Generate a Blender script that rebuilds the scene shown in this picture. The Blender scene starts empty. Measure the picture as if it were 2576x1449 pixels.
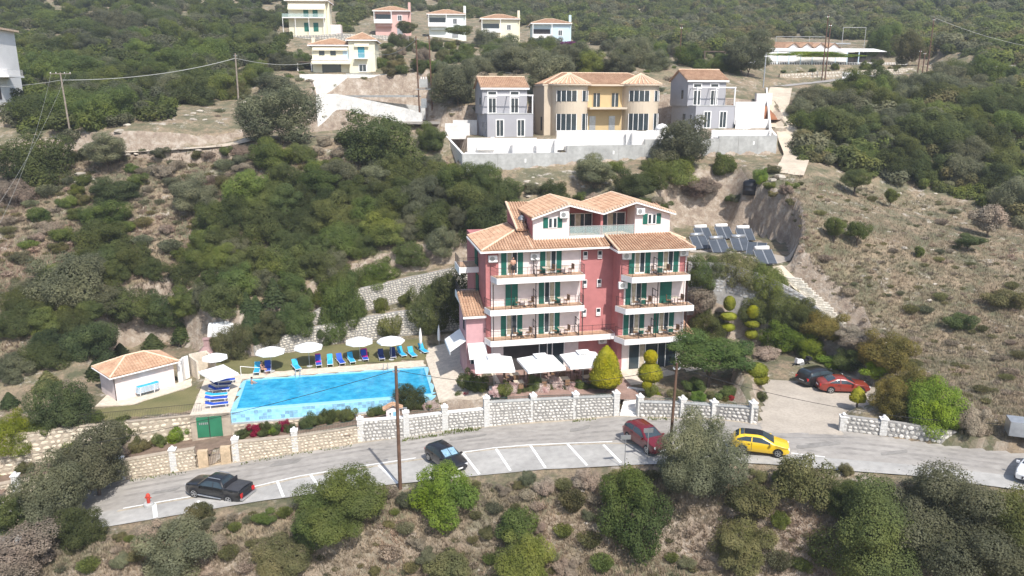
import bpy, math, random
import numpy as np
from mathutils import Vector, Matrix, Euler
R = math.radians
rnd = random.Random(7)
rng = np.random.default_rng(7)
scene = bpy.context.scene
COL = scene.collection

# ------------------------------------------------------------------ camera
FPX, PITCH, CAMZ = 1910.0, R(14.0), 30.0          # focal length in px of a 2576 px wide frame
cam_d = bpy.data.cameras.new("camera"); cam = bpy.data.objects.new("camera", cam_d); COL.objects.link(cam)
cam_d.sensor_width = 36.0; cam_d.lens = 36.0 * FPX / 2576.0
cam_d.clip_start = 0.5; cam_d.clip_end = 3000.0
cam.location = (0, 0, CAMZ); cam.rotation_euler = (R(90) - PITCH, 0, 0)
scene.camera = cam
# ------------------------------------------------------------------ sky and sun
SUN_EL = R(51.0); SUN_H = Vector((0.46, -0.888, 0)).normalized()
world = bpy.data.worlds.new("World"); scene.world = world; world.use_nodes = True
wn = world.node_tree; bg = wn.nodes["Background"]
sky = wn.nodes.new("ShaderNodeTexSky"); sky.sky_type = 'NISHITA'; sky.sun_disc = False
sky.sun_elevation = SUN_EL; sky.sun_rotation = math.atan2(SUN_H.x, SUN_H.y)
sky.air_density = 1.0; sky.dust_density = 1.6
wn.links.new(sky.outputs[0], bg.inputs[0]); bg.inputs[1].default_value = 0.13
sun_d = bpy.data.lights.new("sun", 'SUN'); sun_d.energy = 4.0; sun_d.angle = R(0.53); sun_d.color = (1.0, 0.965, 0.91)
sun = bpy.data.objects.new("sun", sun_d); COL.objects.link(sun)
to_sun = Vector((SUN_H.x * math.cos(SUN_EL), SUN_H.y * math.cos(SUN_EL), math.sin(SUN_EL)))
sun.rotation_euler = (-to_sun).to_track_quat('-Z', 'Y').to_euler(); sun.location = (40, -60, 120)
vs = scene.view_settings; vs.view_transform = 'Standard'; vs.look = 'None'; vs.gamma = 1.0; vs.use_curve_mapping = False
vs.exposure = 0.62
scene.cycles.max_bounces = 6; scene.cycles.transparent_max_bounces = 6
scene.cycles.use_denoising = True

# ------------------------------------------------------------------ picture point -> place in the world
CP, SP = math.cos(PITCH), math.sin(PITCH)
def ray(px, py):
    u = (px - 1288.0) / FPX; v = (724.5 - py) / FPX
    return Vector((u, CP + v * SP, -SP + v * CP))
def at_t(px, py, t):
    d = ray(px, py); return Vector((d.x * t, d.y * t, CAMZ + d.z * t))
def at_z(px, py, z):
    if callable(z):
        zz = 2.0
        for _ in range(14):
            p = at_z(px, py, zz); zz = z(p.x)
        return p
    d = ray(px, py); t = (z - CAMZ) / d.z
    return Vector((d.x * t, d.y * t, z))
def z_at_dist(y, px, py):
    d = ray(px, py); return CAMZ + d.z * y / d.y
def project(x, y, z):
    dz = z - CAMZ
    dep = y * CP - dz * SP; up = y * SP + dz * CP
    return 1288.0 + FPX * x / dep, 724.5 - FPX * up / dep, dep

# ------------------------------------------------------------------ mesh helpers
class MB:
    def __init__(s): s.v = []; s.f = []; s.m = []
    def add(s, verts, faces, mi=0):
        o = len(s.v); s.v.extend([tuple(p) for p in verts])
        for f in faces: s.f.append(tuple(o + i for i in f)); s.m.append(mi)
        return s
    def box(s, x0, x1, y0, y1, z0, z1, mi=0):
        return s.add([(x0,y0,z0),(x1,y0,z0),(x1,y1,z0),(x0,y1,z0),(x0,y0,z1),(x1,y0,z1),(x1,y1,z1),(x0,y1,z1)],
                     [(0,3,2,1),(4,5,6,7),(0,1,5,4),(1,2,6,5),(2,3,7,6),(3,0,4,7)], mi)
    def obox(s, c, size, m=None, mi=0):
        m = m or Matrix.Identity(3); c = Vector(c)
        hx, hy, hz = size[0]/2, size[1]/2, size[2]/2
        vs_ = [c + m @ Vector((x*hx, y*hy, z*hz)) for z in (-1,1) for (x,y) in ((-1,-1),(1,-1),(1,1),(-1,1))]
        return s.add(vs_, [(0,3,2,1),(4,5,6,7),(0,1,5,4),(1,2,6,5),(2,3,7,6),(3,0,4,7)], mi)
    def poly(s, pts, mi=0): return s.add(pts, [tuple(range(len(pts)))], mi)
    def slab(s, pts, d, mi=0):
        """polygon pts (3D) given thickness: copied along vector d"""
        n = len(pts); d = Vector(d); lo = [Vector(p) for p in pts]; hi = [p + d for p in lo]
        return s.add(lo + hi, [tuple(reversed(range(n))), tuple(range(n, 2*n))] + [(i, (i+1)%n, n+(i+1)%n, n+i) for i in range(n)], mi)
    def prism(s, xy, z0, z1, mi=0): return s.slab([(x,y,z0) for x,y in xy], (0,0,z1-z0), mi)
    def tube(s, p0, p1, r0, r1=None, n=6, mi=0, cap=True):
        p0, p1 = Vector(p0), Vector(p1); r1 = r0 if r1 is None else r1
        d = (p1 - p0).normalized(); a = d.orthogonal().normalized(); b = d.cross(a)
        vs_ = []
        for p, r in ((p0, r0), (p1, r1)):
            for i in range(n):
                q = 2*math.pi*i/n; vs_.append(p + a*(r*math.cos(q)) + b*(r*math.sin(q)))
        fs = [(i, (i+1)%n, n+(i+1)%n, n+i) for i in range(n)]
        if cap: fs += [tuple(reversed(range(n))), tuple(range(n, 2*n))]
        return s.add(vs_, fs, mi)
    def path(s, pts, r, n=5, mi=0):
        for a, b in zip(pts[:-1], pts[1:]): s.tube(a, b, r, r, n, mi)
        return s
    def lathe(s, prof, c=(0,0,0), n=12, mi=0):
        """prof: list of (radius, z)"""
        c = Vector(c); vs_ = []; k = len(prof)
        for r, z in prof:
            for i in range(n):
                q = 2*math.pi*i/n; vs_.append(c + Vector((r*math.cos(q), r*math.sin(q), z)))
        fs = []
        for j in range(k-1):
            for i in range(n): fs.append((j*n+i, j*n+(i+1)%n, (j+1)*n+(i+1)%n, (j+1)*n+i))
        fs.append(tuple(reversed(range(n)))); fs.append(tuple((k-1)*n+i for i in range(n)))
        return s.add(vs_, fs, mi)
    def grid(s, rows, mi=0):
        nr, nc = len(rows), len(rows[0]); vs_ = [p for r in rows for p in r]
        return s.add(vs_, [(i*nc+j, i*nc+j+1, (i+1)*nc+j+1, (i+1)*nc+j) for i in range(nr-1) for j in range(nc-1)], mi)
    def mesh(s, name, mats, smooth=False):
        me = bpy.data.meshes.new(name); me.from_pydata(s.v, [], s.f)
        for m in (mats if isinstance(mats, (list, tuple)) else [mats]): me.materials.append(m)
        if any(s.m): me.polygons.foreach_set('material_index', s.m)
        if smooth: me.polygons.foreach_set('use_smooth', [True]*len(s.f))
        me.update(); return me
    def build(s, name, mats, parent=None, smooth=False, loc=None, rotz=None, kind=None):
        o = bpy.data.objects.new(name, s.mesh(name, mats, smooth)); COL.objects.link(o)
        if parent: o.parent = parent
        if loc is not None: o.location = loc
        if rotz is not None: o.rotation_euler = (0,0,rotz)
        if kind: o['kind'] = kind
        return o
def tag(o, label, cat, group=None):
    o['label'] = label; o['category'] = cat
    if group: o['group'] = group
    return o
def thing(name, label, cat, loc=(0,0,0), rotz=0.0, group=None):
    o = bpy.data.objects.new(name, None); COL.objects.link(o); o.empty_display_size = 0.3
    o.location = loc; o.rotation_euler = (0,0,rotz); return tag(o, label, cat, group)
def dup(root, loc, rotz, label, group=None, scale=None):
    def cp(o, par):
        c = o.copy(); COL.objects.link(c)
        if par: c.parent = par
        for ch in o.children: cp(ch, c)
        return c
    r = cp(root, None); r.location = loc; r.rotation_euler = (0,0,rotz); r['label'] = label
    if group: r['group'] = group
    if scale: r.scale = (scale,)*3 if isinstance(scale, (int,float)) else scale
    return r
def inst(name, me, parent=None, loc=(0,0,0), rot=(0,0,0), scale=(1,1,1), mat=None):
    o = bpy.data.objects.new(name, me); COL.objects.link(o)
    if parent: o.parent = parent
    o.location = loc; o.rotation_euler = rot; o.scale = scale
    if mat is not None:
        o.material_slots[0].link = 'OBJECT'; o.material_slots[0].material = mat
    return o

# ------------------------------------------------------------------ materials
def mat(name, col, rough=0.8, var=0.12, scale=1.5, metal=0.0, spec=0.3, bump=0.0, bscale=20.0, col2=None, scale2=None, rnd_obj=0.0, coat=0.0, detail=5.0):
    m = bpy.data.materials.new(name); m.use_nodes = True; nt = m.node_tree; N = nt.nodes; L = nt.links
    b = N["Principled BSDF"]; b.inputs["Roughness"].default_value = rough; b.inputs["Metallic"].default_value = metal
    b.inputs["Specular IOR Level"].default_value = spec; b.inputs["Coat Weight"].default_value = coat
    geo = N.new("ShaderNodeNewGeometry")
    n1 = N.new("ShaderNodeTexNoise"); n1.inputs["Scale"].default_value = scale; n1.inputs["Detail"].default_value = detail
    L.new(geo.outputs["Position"], n1.inputs["Vector"])
    rp = N.new("ShaderNodeValToRGB"); c2 = col2 or tuple(min(1, c*(1+var)) for c in col); c1 = col if col2 else tuple(c*(1-var) for c in col)
    rp.color_ramp.elements[0].position = 0.33; rp.color_ramp.elements[1].position = 0.67
    rp.color_ramp.elements[0].color = (*c1, 1); rp.color_ramp.elements[1].color = (*c2, 1)
    L.new(n1.outputs[0], rp.inputs[0]); out = rp.outputs[0]
    if scale2:
        n2 = N.new("ShaderNodeTexNoise"); n2.inputs["Scale"].default_value = scale2; n2.inputs["Detail"].default_value = 3
        L.new(geo.outputs["Position"], n2.inputs["Vector"])
        mx = N.new("ShaderNodeMix"); mx.data_type = 'RGBA'; mx.blend_type = 'MULTIPLY'; mx.inputs[0].default_value = 1.0
        mr = N.new("ShaderNodeMapRange"); mr.inputs[1].default_value = 0.3; mr.inputs[2].default_value = 0.7; mr.inputs[3].default_value = 1-var; mr.inputs[4].default_value = 1+var*0.6
        L.new(n2.outputs[0], mr.inputs[0]); L.new(out, mx.inputs[6]); L.new(mr.outputs[0], mx.inputs[7]); out = mx.outputs[2]
    if rnd_obj:
        oi = N.new("ShaderNodeObjectInfo"); hs = N.new("ShaderNodeHueSaturation")
        mv = N.new("ShaderNodeMapRange"); mv.inputs[3].default_value = 1-rnd_obj; mv.inputs[4].default_value = 1+rnd_obj
        L.new(oi.outputs["Random"], mv.inputs[0]); L.new(mv.outputs[0], hs.inputs["Value"]); L.new(out, hs.inputs["Color"]); out = hs.outputs[0]
    L.new(out, b.inputs["Base Color"])
    if bump:
        n3 = N.new("ShaderNodeTexNoise"); n3.inputs["Scale"].default_value = bscale; n3.inputs["Detail"].default_value = 4
        L.new(geo.outputs["Position"], n3.inputs["Vector"])
        bp = N.new("ShaderNodeBump"); bp.inputs["Strength"].default_value = bump; bp.inputs["Distance"].default_value = 0.1
        L.new(n3.outputs[0], bp.inputs["Height"]); L.new(bp.outputs[0], b.inputs["Normal"])
    return m
def foliage(name, c_dark, c_lite, dry=None, trans=0.5):
    m = bpy.data.materials.new(name); m.use_nodes = True; nt = m.node_tree; N = nt.nodes; L = nt.links
    b = N["Principled BSDF"]; b.inputs["Roughness"].default_value = 0.7; b.inputs["Specular IOR Level"].default_value = 0.09
    geo = N.new("ShaderNodeNewGeometry"); oi = N.new("ShaderNodeObjectInfo")
    n1 = N.new("ShaderNodeTexNoise"); n1.inputs["Scale"].default_value = 0.9; n1.inputs["Detail"].default_value = 6; n1.inputs["Roughness"].default_value = 0.7
    L.new(geo.outputs["Position"], n1.inputs["Vector"])
    rp = N.new("ShaderNodeValToRGB"); e = rp.color_ramp.elements
    e[0].position = 0.36; e[1].position = 0.62; e[0].color = (*c_dark, 1); e[1].color = (*c_lite, 1)
    if dry:
        k = e.new(0.74); k.color = (*dry, 1)
    L.new(n1.outputs[0], rp.inputs[0])
    hs = N.new("ShaderNodeHueSaturation")
    mv = N.new("ShaderNodeMapRange"); mv.inputs[3].default_value = 0.75; mv.inputs[4].default_value = 1.3
    mh = N.new("ShaderNodeMapRange"); mh.inputs[3].default_value = 0.485; mh.inputs[4].default_value = 0.515
    ri = N.new("ShaderNodeMath"); ri.operation = 'FRACT'; mu = N.new("ShaderNodeMath"); mu.operation = 'MULTIPLY'; mu.inputs[1].default_value = 7.31
    L.new(oi.outputs["Random"], mv.inputs[0]); L.new(oi.outputs["Random"], mu.inputs[0]); L.new(mu.outputs[0], ri.inputs[0]); L.new(ri.outputs[0], mh.inputs[0])
    L.new(mv.outputs[0], hs.inputs["Value"]); L.new(mh.outputs[0], hs.inputs["Hue"]); L.new(rp.outputs[0], hs.inputs["Color"])
    n2 = N.new("ShaderNodeTexNoise"); n2.inputs["Scale"].default_value = 0.17; n2.inputs["Detail"].default_value = 4; n2.inputs["Roughness"].default_value = 0.65
    L.new(geo.outputs["Position"], n2.inputs["Vector"]); h2 = N.new("ShaderNodeHueSaturation"); m1 = N.new("ShaderNodeMapRange"); m2 = N.new("ShaderNodeMapRange"); m3 = N.new("ShaderNodeMapRange")
    for q, lo, hi in ((m1, .512, .466), (m2, .85, 1.5), (m3, .9, 1.15)):
        q.inputs[1].default_value = .3; q.inputs[2].default_value = .7; q.inputs[3].default_value = lo; q.inputs[4].default_value = hi; L.new(n2.outputs[0], q.inputs[0])
    L.new(m1.outputs[0], h2.inputs["Hue"]); L.new(m2.outputs[0], h2.inputs["Value"]); L.new(m3.outputs[0], h2.inputs["Saturation"]); L.new(hs.outputs[0], h2.inputs["Color"]); hs = h2
    L.new(hs.outputs[0], b.inputs["Base Color"])
    tr = N.new("ShaderNodeBsdfTranslucent"); L.new(hs.outputs[0], tr.inputs["Color"])
    mx = N.new("ShaderNodeMixShader"); mx.inputs[0].default_value = trans
    L.new(b.outputs[0], mx.inputs[1]); L.new(tr.outputs[0], mx.inputs[2]); L.new(mx.outputs[0], N["Material Output"].inputs["Surface"])
    return m
M = {}
M['white'] = mat('white_paint', (0.80,0.78,0.76), 0.7, 0.04, 0.6)
M['cream_wall'] = mat('pale_pink_render', (0.74,0.64,0.615), 0.85, 0.07, 0.4, scale2=1.6)
M['red_wall'] = mat('rose_red_render', (0.45,0.175,0.17), 0.85, 0.09, 0.35, scale2=1.7)
M['pink_bay'] = mat('dusty_pink_render', (0.52,0.30,0.31), 0.85, 0.08, 0.4, scale2=2.0)
M['tile'] = mat('terracotta_tile', (0.41,0.245,0.155), 0.85, 0.2, 1.3, scale2=9.0, col2=(0.56,0.37,0.245))
M['tile_ridge'] = mat('pale_ridge_mortar', (0.66,0.50,0.36), 0.9, 0.15, 3.0)
M['shutter'] = mat('green_shutter', (0.018,0.14,0.105), 0.5, 0.12, 2.0)
M['glass'] = mat('window_glass', (0.035,0.05,0.06), 0.06, 0.2, 0.8, spec=0.6)
M['curtain'] = mat('beige_curtain', (0.45,0.39,0.29), 0.9, 0.2, 3.0)
M['dark_in'] = mat('dark_interior', (0.05,0.045,0.045), 0.9, 0.3, 1.0)
M['rail'] = mat('dark_metal', (0.05,0.045,0.045), 0.45, 0.2, 3.0, metal=0.3)
M['steel'] = mat('grey_metal', (0.45,0.46,0.47), 0.35, 0.1, 3.0, metal=0.6)
M['terrace_tile'] = mat('orange_floor_tile', (0.50,0.33,0.22), 0.7, 0.12, 2.5)
M['concrete'] = mat('grey_concrete', (0.40,0.40,0.385), 0.9, 0.14, 0.5, scale2=2.2, bump=0.15, bscale=6)
M['concrete_w'] = mat('whitewashed_concrete', (0.74,0.72,0.69), 0.9, 0.08, 0.5, scale2=3.0)
M['asphalt'] = mat('sun_bleached_asphalt', (0.335,0.31,0.28), 0.9, 0.13, 0.22, scale2=1.6, bump=0.1, bscale=30)
M['parking'] = mat('pale_concrete_parking', (0.385,0.37,0.345), 0.9, 0.13, 0.35, scale2=2.0, bump=0.1, bscale=20)
M['paint'] = mat('white_road_paint', (0.82,0.81,0.78), 0.8, 0.1, 4.0)
M['paver'] = mat('tan_paving', (0.40,0.35,0.29), 0.9, 0.12, 0.5, scale2=5.0)
M['grey_render'] = mat('lilac_grey_render', (0.36,0.355,0.375), 0.9, 0.04, 0.6)
M['ochre'] = mat('ochre_render', (0.57,0.48,0.37), 0.9, 0.05, 0.6)
M['ochre_y'] = mat('yellow_ochre_render', (0.56,0.42,0.23), 0.9, 0.06, 0.6)
M['yellow_wall'] = mat('pale_yellow_render', (0.76,0.71,0.54), 0.9, 0.04, 0.6)
M['pink_wall'] = mat('soft_pink_render', (0.66,0.42,0.38), 0.9, 0.04, 0.6)
M['blue_wall'] = mat('pale_blue_render', (0.55,0.68,0.76), 0.9, 0.04, 0.6)
M['mint_wall'] = mat('pale_mint_render', (0.74,0.79,0.76), 0.9, 0.04, 0.6)
M['mortar'] = mat('grey_mortar', (0.30,0.285,0.265), 0.95, 0.15, 3.0, bump=0.3, bscale=15)
M['mortar_tan'] = mat('tan_mortar', (0.40,0.335,0.26), 0.95, 0.15, 2.0, bump=0.3, bscale=15)
M['stone_w'] = mat('white_limestone', (0.58,0.55,0.50), 0.9, 0.16, 3.0, rnd_obj=0.22, bump=0.25, bscale=12)
M['stone_t'] = mat('honey_limestone', (0.57,0.50,0.39), 0.9, 0.18, 3.0, rnd_obj=0.25, bump=0.25, bscale=12)
M['rock'] = mat('cut_rock', (0.34,0.28,0.22), 0.95, 0.25, 0.8, scale2=3.0, bump=0.5, bscale=3, col2=(0.52,0.47,0.40))
M['rubble'] = mat('pale_rubble', (0.40,0.355,0.295), 0.95, 0.2, 2.0, rnd_obj=0.2)
M['wood_pole'] = mat('brown_pole_wood', (0.13,0.075,0.05), 0.9, 0.25, 2.5)
M['wood_grey'] = mat('weathered_pole_wood', (0.25,0.21,0.17), 0.9, 0.25, 2.5)
M['cable'] = mat('black_cable', (0.03,0.03,0.03), 0.6, 0.1, 1)
M['cable_l'] = mat('pale_cable', (0.45,0.45,0.42), 0.6, 0.1, 1)
M['canvas'] = mat('white_canvas', (0.82,0.81,0.79), 0.85, 0.03, 1.5)
M['canvas_c'] = mat('cream_canvas', (0.78,0.72,0.55), 0.85, 0.03, 1.5)
M['black_plastic'] = mat('black_plastic', (0.025,0.025,0.03), 0.45, 0.2, 2.0)
M['rubber'] = mat('black_rubber', (0.02,0.02,0.02), 0.85, 0.2, 2.0)
M['chrome'] = mat('alloy', (0.55,0.56,0.57), 0.3, 0.1, 3.0, metal=0.8)
M['lamp_red'] = mat('red_lens', (0.45,0.02,0.02), 0.25, 0.1, 2.0, spec=0.5)
M['lamp_clear'] = mat('clear_lens', (0.7,0.7,0.7), 0.15, 0.1, 2.0, spec=0.6)
M['skin'] = mat('tanned_skin', (0.48,0.27,0.19), 0.6, 0.08, 4.0)
M['hair'] = mat('dark_hair', (0.035,0.022,0.015), 0.6, 0.2, 6.0)
M['bark'] = mat('tree_bark', (0.14,0.105,0.08), 0.95, 0.3, 5.0, bump=0.4, bscale=12)
M['soil_red'] = mat('red_earth', (0.26,0.11,0.055), 0.95, 0.2, 1.0, bump=0.3, bscale=4)
M['bark_dirt'] = mat('flowerbed_soil', (0.19,0.135,0.10), 0.95, 0.2, 2.0, bump=0.3, bscale=10)
# ------------------------------------------------------------------ terrain heights
def interp1(x, xs, ys): return float(np.interp(x, xs, ys))
RX = [-80,-60,-41,-22.6,-8.5,4,19,27,36,60,90]; RZ = [-4.0,-2.8,-1.6,0.0,1.15,2.25,3.9,4.3,4.7,5.3,6.0]
def zroad(x): return interp1(x, RX, RZ)
ctrl = [at_t(*p) for p in [
 (0,1449,56),(640,1449,54.5),(1288,1449,53),(1930,1449,52),(2576,1449,50),
 (60,930,76),(300,640,90),(0,640,86),(60,480,98),(440,375,105),(183,375,105),(0,330,112),(400,300,112),(300,250,132),(600,250,130),
 (600,170,152),(100,100,190),(300,30,240),(800,640,93),(800,740,88),(600,800,82),(1000,600,94),(1000,480,101),(850,400,104),(700,320,114),
 (1250,540,97),(1288,440,105),(1600,420,107),(1950,385,110),(1700,500,97),(1850,480,99),(1350,190,135),(1700,190,135),
 (1385,118,215),(870,185,150),(1000,95,212),(2050,165,165),(2000,215,142),(2400,170,160),(1288,0,330),(300,0,270),(2300,0,300),(2576,60,240),(0,60,220),
 (2000,575,83.5),(2085,670,81),(2180,830,75.5),(2300,700,80),(2300,500,105),(2500,300,121),(2300,350,115),(2000,430,103),(2500,900,69),(2540,1120,56),(2560,620,88),(2400,100,200)]]
ctrl += [Vector(p) for p in [(-45,25,-15),(0,25,-13),(45,25,-11),(-60,0,-30),(0,0,-28),(60,0,-26),
 (-20,53,0.1),(0,56,1.8),(15,57,3.4),(33,52,4.6),(-42,54,-1.8),(60,45,4.5),(-75,50,-4),
 (-130,110,24),(130,110,24),(-220,60,5),(220,60,8),(-300,250,80),(300,250,80),(-260,0,-30),(260,0,-28),(-250,500,150),(0,500,125),(250,500,150),(0,900,230),(-450,900,240),(450,900,240),(-450,300,90),(450,300,90)]]
CX = np.array([[p.x, p.y] for p in ctrl]); CZ = np.array([p.z for p in ctrl])
def tps_k(r2): return np.where(r2 > 1e-9, 0.5*r2*np.log(np.maximum(r2, 1e-9)), 0.0)
_S = 100.0
A_ = CX/_S; n_ = len(A_); d2 = ((A_[:,None,:]-A_[None,:,:])**2).sum(-1)
Kmat = np.zeros((n_+3, n_+3)); Kmat[:n_,:n_] = tps_k(d2) + np.eye(n_)*2e-4; Kmat[:n_,n_] = 1; Kmat[:n_,n_+1:] = A_; Kmat[n_,:n_] = 1; Kmat[n_+1:,:n_] = A_.T
COEF = np.linalg.solve(Kmat, np.concatenate([CZ, np.zeros(3)]))
def tps(x, y):
    x = np.asarray(x, float).ravel()/_S; y = np.asarray(y, float).ravel()/_S; out = COEF[n_] + COEF[n_+1]*x + COEF[n_+2]*y
    for i in range(n_): out = out + COEF[i]*tps_k((x-A_[i,0])**2 + (y-A_[i,1])**2)
    return out
_perm = rng.permutation(512)
def vnoise(x, y):
    xi = np.floor(x).astype(int); yi = np.floor(y).astype(int); fx = x-xi; fy = y-yi
    fx = fx*fx*(3-2*fx); fy = fy*fy*(3-2*fy)
    h = lambda a, b: _perm[(_perm[a & 511] + b) & 511]/511.0
    return (h(xi,yi)*(1-fx)+h(xi+1,yi)*fx)*(1-fy) + (h(xi,yi+1)*(1-fx)+h(xi+1,yi+1)*fx)*fy
def fbm(x, y, o=4):
    s = 0; a = 0.5
    for k in range(o): s = s + a*(vnoise(x*2**k+17*k, y*2**k+5*k)-0.5); a *= 0.5
    return s
def poly_dist(x, y, P):
    """distance outside polygon P (0 inside)"""
    x = np.asarray(x, float); y = np.asarray(y, float); n = len(P); ins = np.zeros(x.shape, bool); dm = np.full(x.shape, 1e18)
    for i in range(n):
        x0, y0 = P[i]; x1, y1 = P[(i+1)%n]; dx, dy = x1-x0, y1-y0
        t = np.clip(((x-x0)*dx+(y-y0)*dy)/max(dx*dx+dy*dy, 1e-12), 0, 1)
        dm = np.minimum(dm, (x-x0-t*dx)**2+(y-y0-t*dy)**2)
        c = ((y0 > y) != (y1 > y)); ins ^= c & (x < (x1-x0)*(y-y0)/((y1-y0) if y1 != y0 else 1e-9)+x0)
    return np.where(ins, 0.0, np.sqrt(dm))
OVER = []                                             # (polygon, height function or number, margin)
def level(P, z, m): OVER.append(([(p[0], p[1]) for p in P], z, m))
def H(x, y, rough=True):
    x = np.asarray(x, float); sh = x.shape; x = x.ravel(); y = np.asarray(y, float).ravel()
    h = tps(x, y); free = np.ones(x.shape)
    if rough:
        amp = np.clip((y-30)/120, 0.25, 1.6)
        h = h + amp*(1.5*fbm(x/9, y/9) + 0.45*fbm(x/2.3+50, y/2.3, 3))
    for P, z, m in OVER:
        xs_, ys_ = [p[0] for p in P], [p[1] for p in P]
        k = (x > min(xs_)-m) & (x < max(xs_)+m) & (y > min(ys_)-m) & (y < max(ys_)+m)
        if not k.any(): continue
        w = np.clip(1-poly_dist(x[k], y[k], P)/m, 0, 1); w = w*w*(3-2*w)
        zz = z(x[k], y[k]) if callable(z) else z
        h[k] = h[k]*(1-w) + zz*w
    return h.reshape(sh)
def Hs(x, y): return float(H(np.array([x]), np.array([y]))[0])
_ts = np.concatenate([np.arange(30, 130, 0.25), np.arange(130, 700, 1.5)])
def hit(px, py):
    d = ray(px, py); z = CAMZ + d.z*_ts; h = H(d.x*_ts, d.y*_ts); k = np.nonzero(z < h)[0]
    t = _ts[k[0]] if len(k) else 400.0
    return Vector((d.x*t, d.y*t, CAMZ + d.z*t))

# hotel frame: origin at the front left corner of the first balcony, u along the front, w into the hill
HO = Vector((-2.0, 67.7, 4.4)); HA = R(12.0)
UX = Vector((math.cos(HA), math.sin(HA), 0)); WX = Vector((-math.sin(HA), math.cos(HA), 0))
def hl(u, w, z=0.0): return HO + UX*u + WX*w + Vector((0,0,z))

zr_np = lambda x, y: np.interp(x, RX, RZ)
FAR = [(-420,1345),(-80,1275),(0,1262),(317,1207),(493,1180),(601,1162),(905,1114),(1116,1085),(1284,1068),(1556,1047),(1802,1055),(1903,1068),(2112,1085),(2368,1120),(2576,1142),(2760,1165),(3000,1195)]
NEAR = [(-420,1480),(-80,1392),(120,1358),(251,1330),(395,1306),(661,1261),(958,1223),(1206,1198),(1373,1182),(1618,1170),(1883,1167),(2037,1179),(2304,1199),(2576,1236),(2760,1262),(3000,1300)]
farW = [at_z(*p, zroad) for p in FAR]; nearW = [at_z(*p, zroad) for p in NEAR]
roadP = [p + Vector((0,0.5,0)) for p in farW[:-5]] + farW[-5:] + nearW[::-1]
# natural ledges first, made ground on top of them
level([at_z(x,y,2.7) for x,y in [(-120,1085),(0,1050),(120,1020),(225,985),(300,880),(420,862),(520,890),(620,905),(540,1010),(500,1085),(330,1110),(100,1150),(-120,1190)]], 2.7, 2.2)       # lawn by the hut
level([at_z(x,y,3.05) for x,y in [(505,935),(640,915),(760,880),(1000,850),(1100,835),(1190,840),(1190,1010),(1090,1030),(590,1045),(510,1040)]], 3.03, 1.3)                      # pool deck
level([hl(-5.7,-1.6),hl(-1.8,-2.7),hl(.5,-2.9),hl(.5,14),hl(-5.7,14)], lambda x, y: np.interp(.978*(x+2)+.208*(y-67.7), [-5.4,.3], [3.03,4.36]), .6)
level([hl(-.1,-3),hl(-.3,15.5),hl(6,14.5),hl(21,13),hl(23,4),hl(24,-2),hl(20.5,-8),hl(19,-13.3),hl(15.3,-9.1),hl(11.7,-7.5),hl(9,-6.6),hl(0.2,-5.4)], 4.36, .6) # hotel terrace
LAWN1 = [(p.x,p.y) for p in (hl(-27.4,9.6),hl(-5,10.4),hl(-4.6,15.8),hl(-14,16.8),hl(-22,15.2),hl(-27.4,13.2))]
level(LAWN1, lambda x, y: 3.05+np.clip(((y-67.7)*.978-.208*(x+2)-10.0),0,8)*.06, 0.8)
DRV = [at_z(x,y,4.4) for x,y in [(1903,1066),(1925,985),(1890,935),(1950,900),(2080,905),(2210,985),(2195,1030),(2114,1040),(2112,1083)]]
def zyard(x, y):
    yf = np.interp(x, [p.x for p in farW], [p.y for p in farW]); k = np.clip((y-yf-.3)/5.0, 0, 1)
    return np.interp(x, RX, RZ)*(1-k)+4.4*k
level(DRV, zyard, 1.2)
level([at_z(x,y,12.5) for x,y in [(1690,560),(1730,650),(1820,655),(1850,600),(1800,565)]], 12.5, 3.5)
level([at_z(x,y,4.9) for x,y in [(1742,905),(1748,872),(1850,868),(1960,880),(2040,905),(1990,920),(1890,915)]], 4.9, 4.0)
level([hl(19.2,-8),hl(22.5,-2),hl(23,3),hl(19.2,10)], 4.4, 1.5)
RAMP = [at_z(1955,668,12.5), at_z(2055,765,9.3), at_z(2140,850,6.6)]
_rs = []
for i in range(8):
    f = i/7*2; k = min(int(f), 1); a, b = RAMP[k], RAMP[k+1]; _rs.append(a.lerp(b, f-k))
level([at_z(x,y,12.5) for x,y in [(1735,640),(1800,655),(1960,680),(1995,655),(1980,615),(1880,585),(1740,590)]], 12.5, 1.0)
for p in _rs: level([(p.x-1.6,p.y-1.0),(p.x+0.9,p.y-1.0),(p.x+0.9,p.y+1.3),(p.x-1.6,p.y+1.3)], p.z, 0.9)
_tp = [at_t(60,395,106), at_t(190,392,105.5), at_t(330,382,105), at_t(470,374,105), at_t(560,368,106), at_t(650,352,110)]
for a, b in zip(_tp[:-1], _tp[1:]):
    for f in np.linspace(0,1,6): p = a.lerp(b,f); level([(p.x-1.2,p.y-1.4),(p.x+1.2,p.y-1.4),(p.x+1.2,p.y+2.6),(p.x-1.2,p.y+2.6)], p.z, 1.3)
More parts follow.
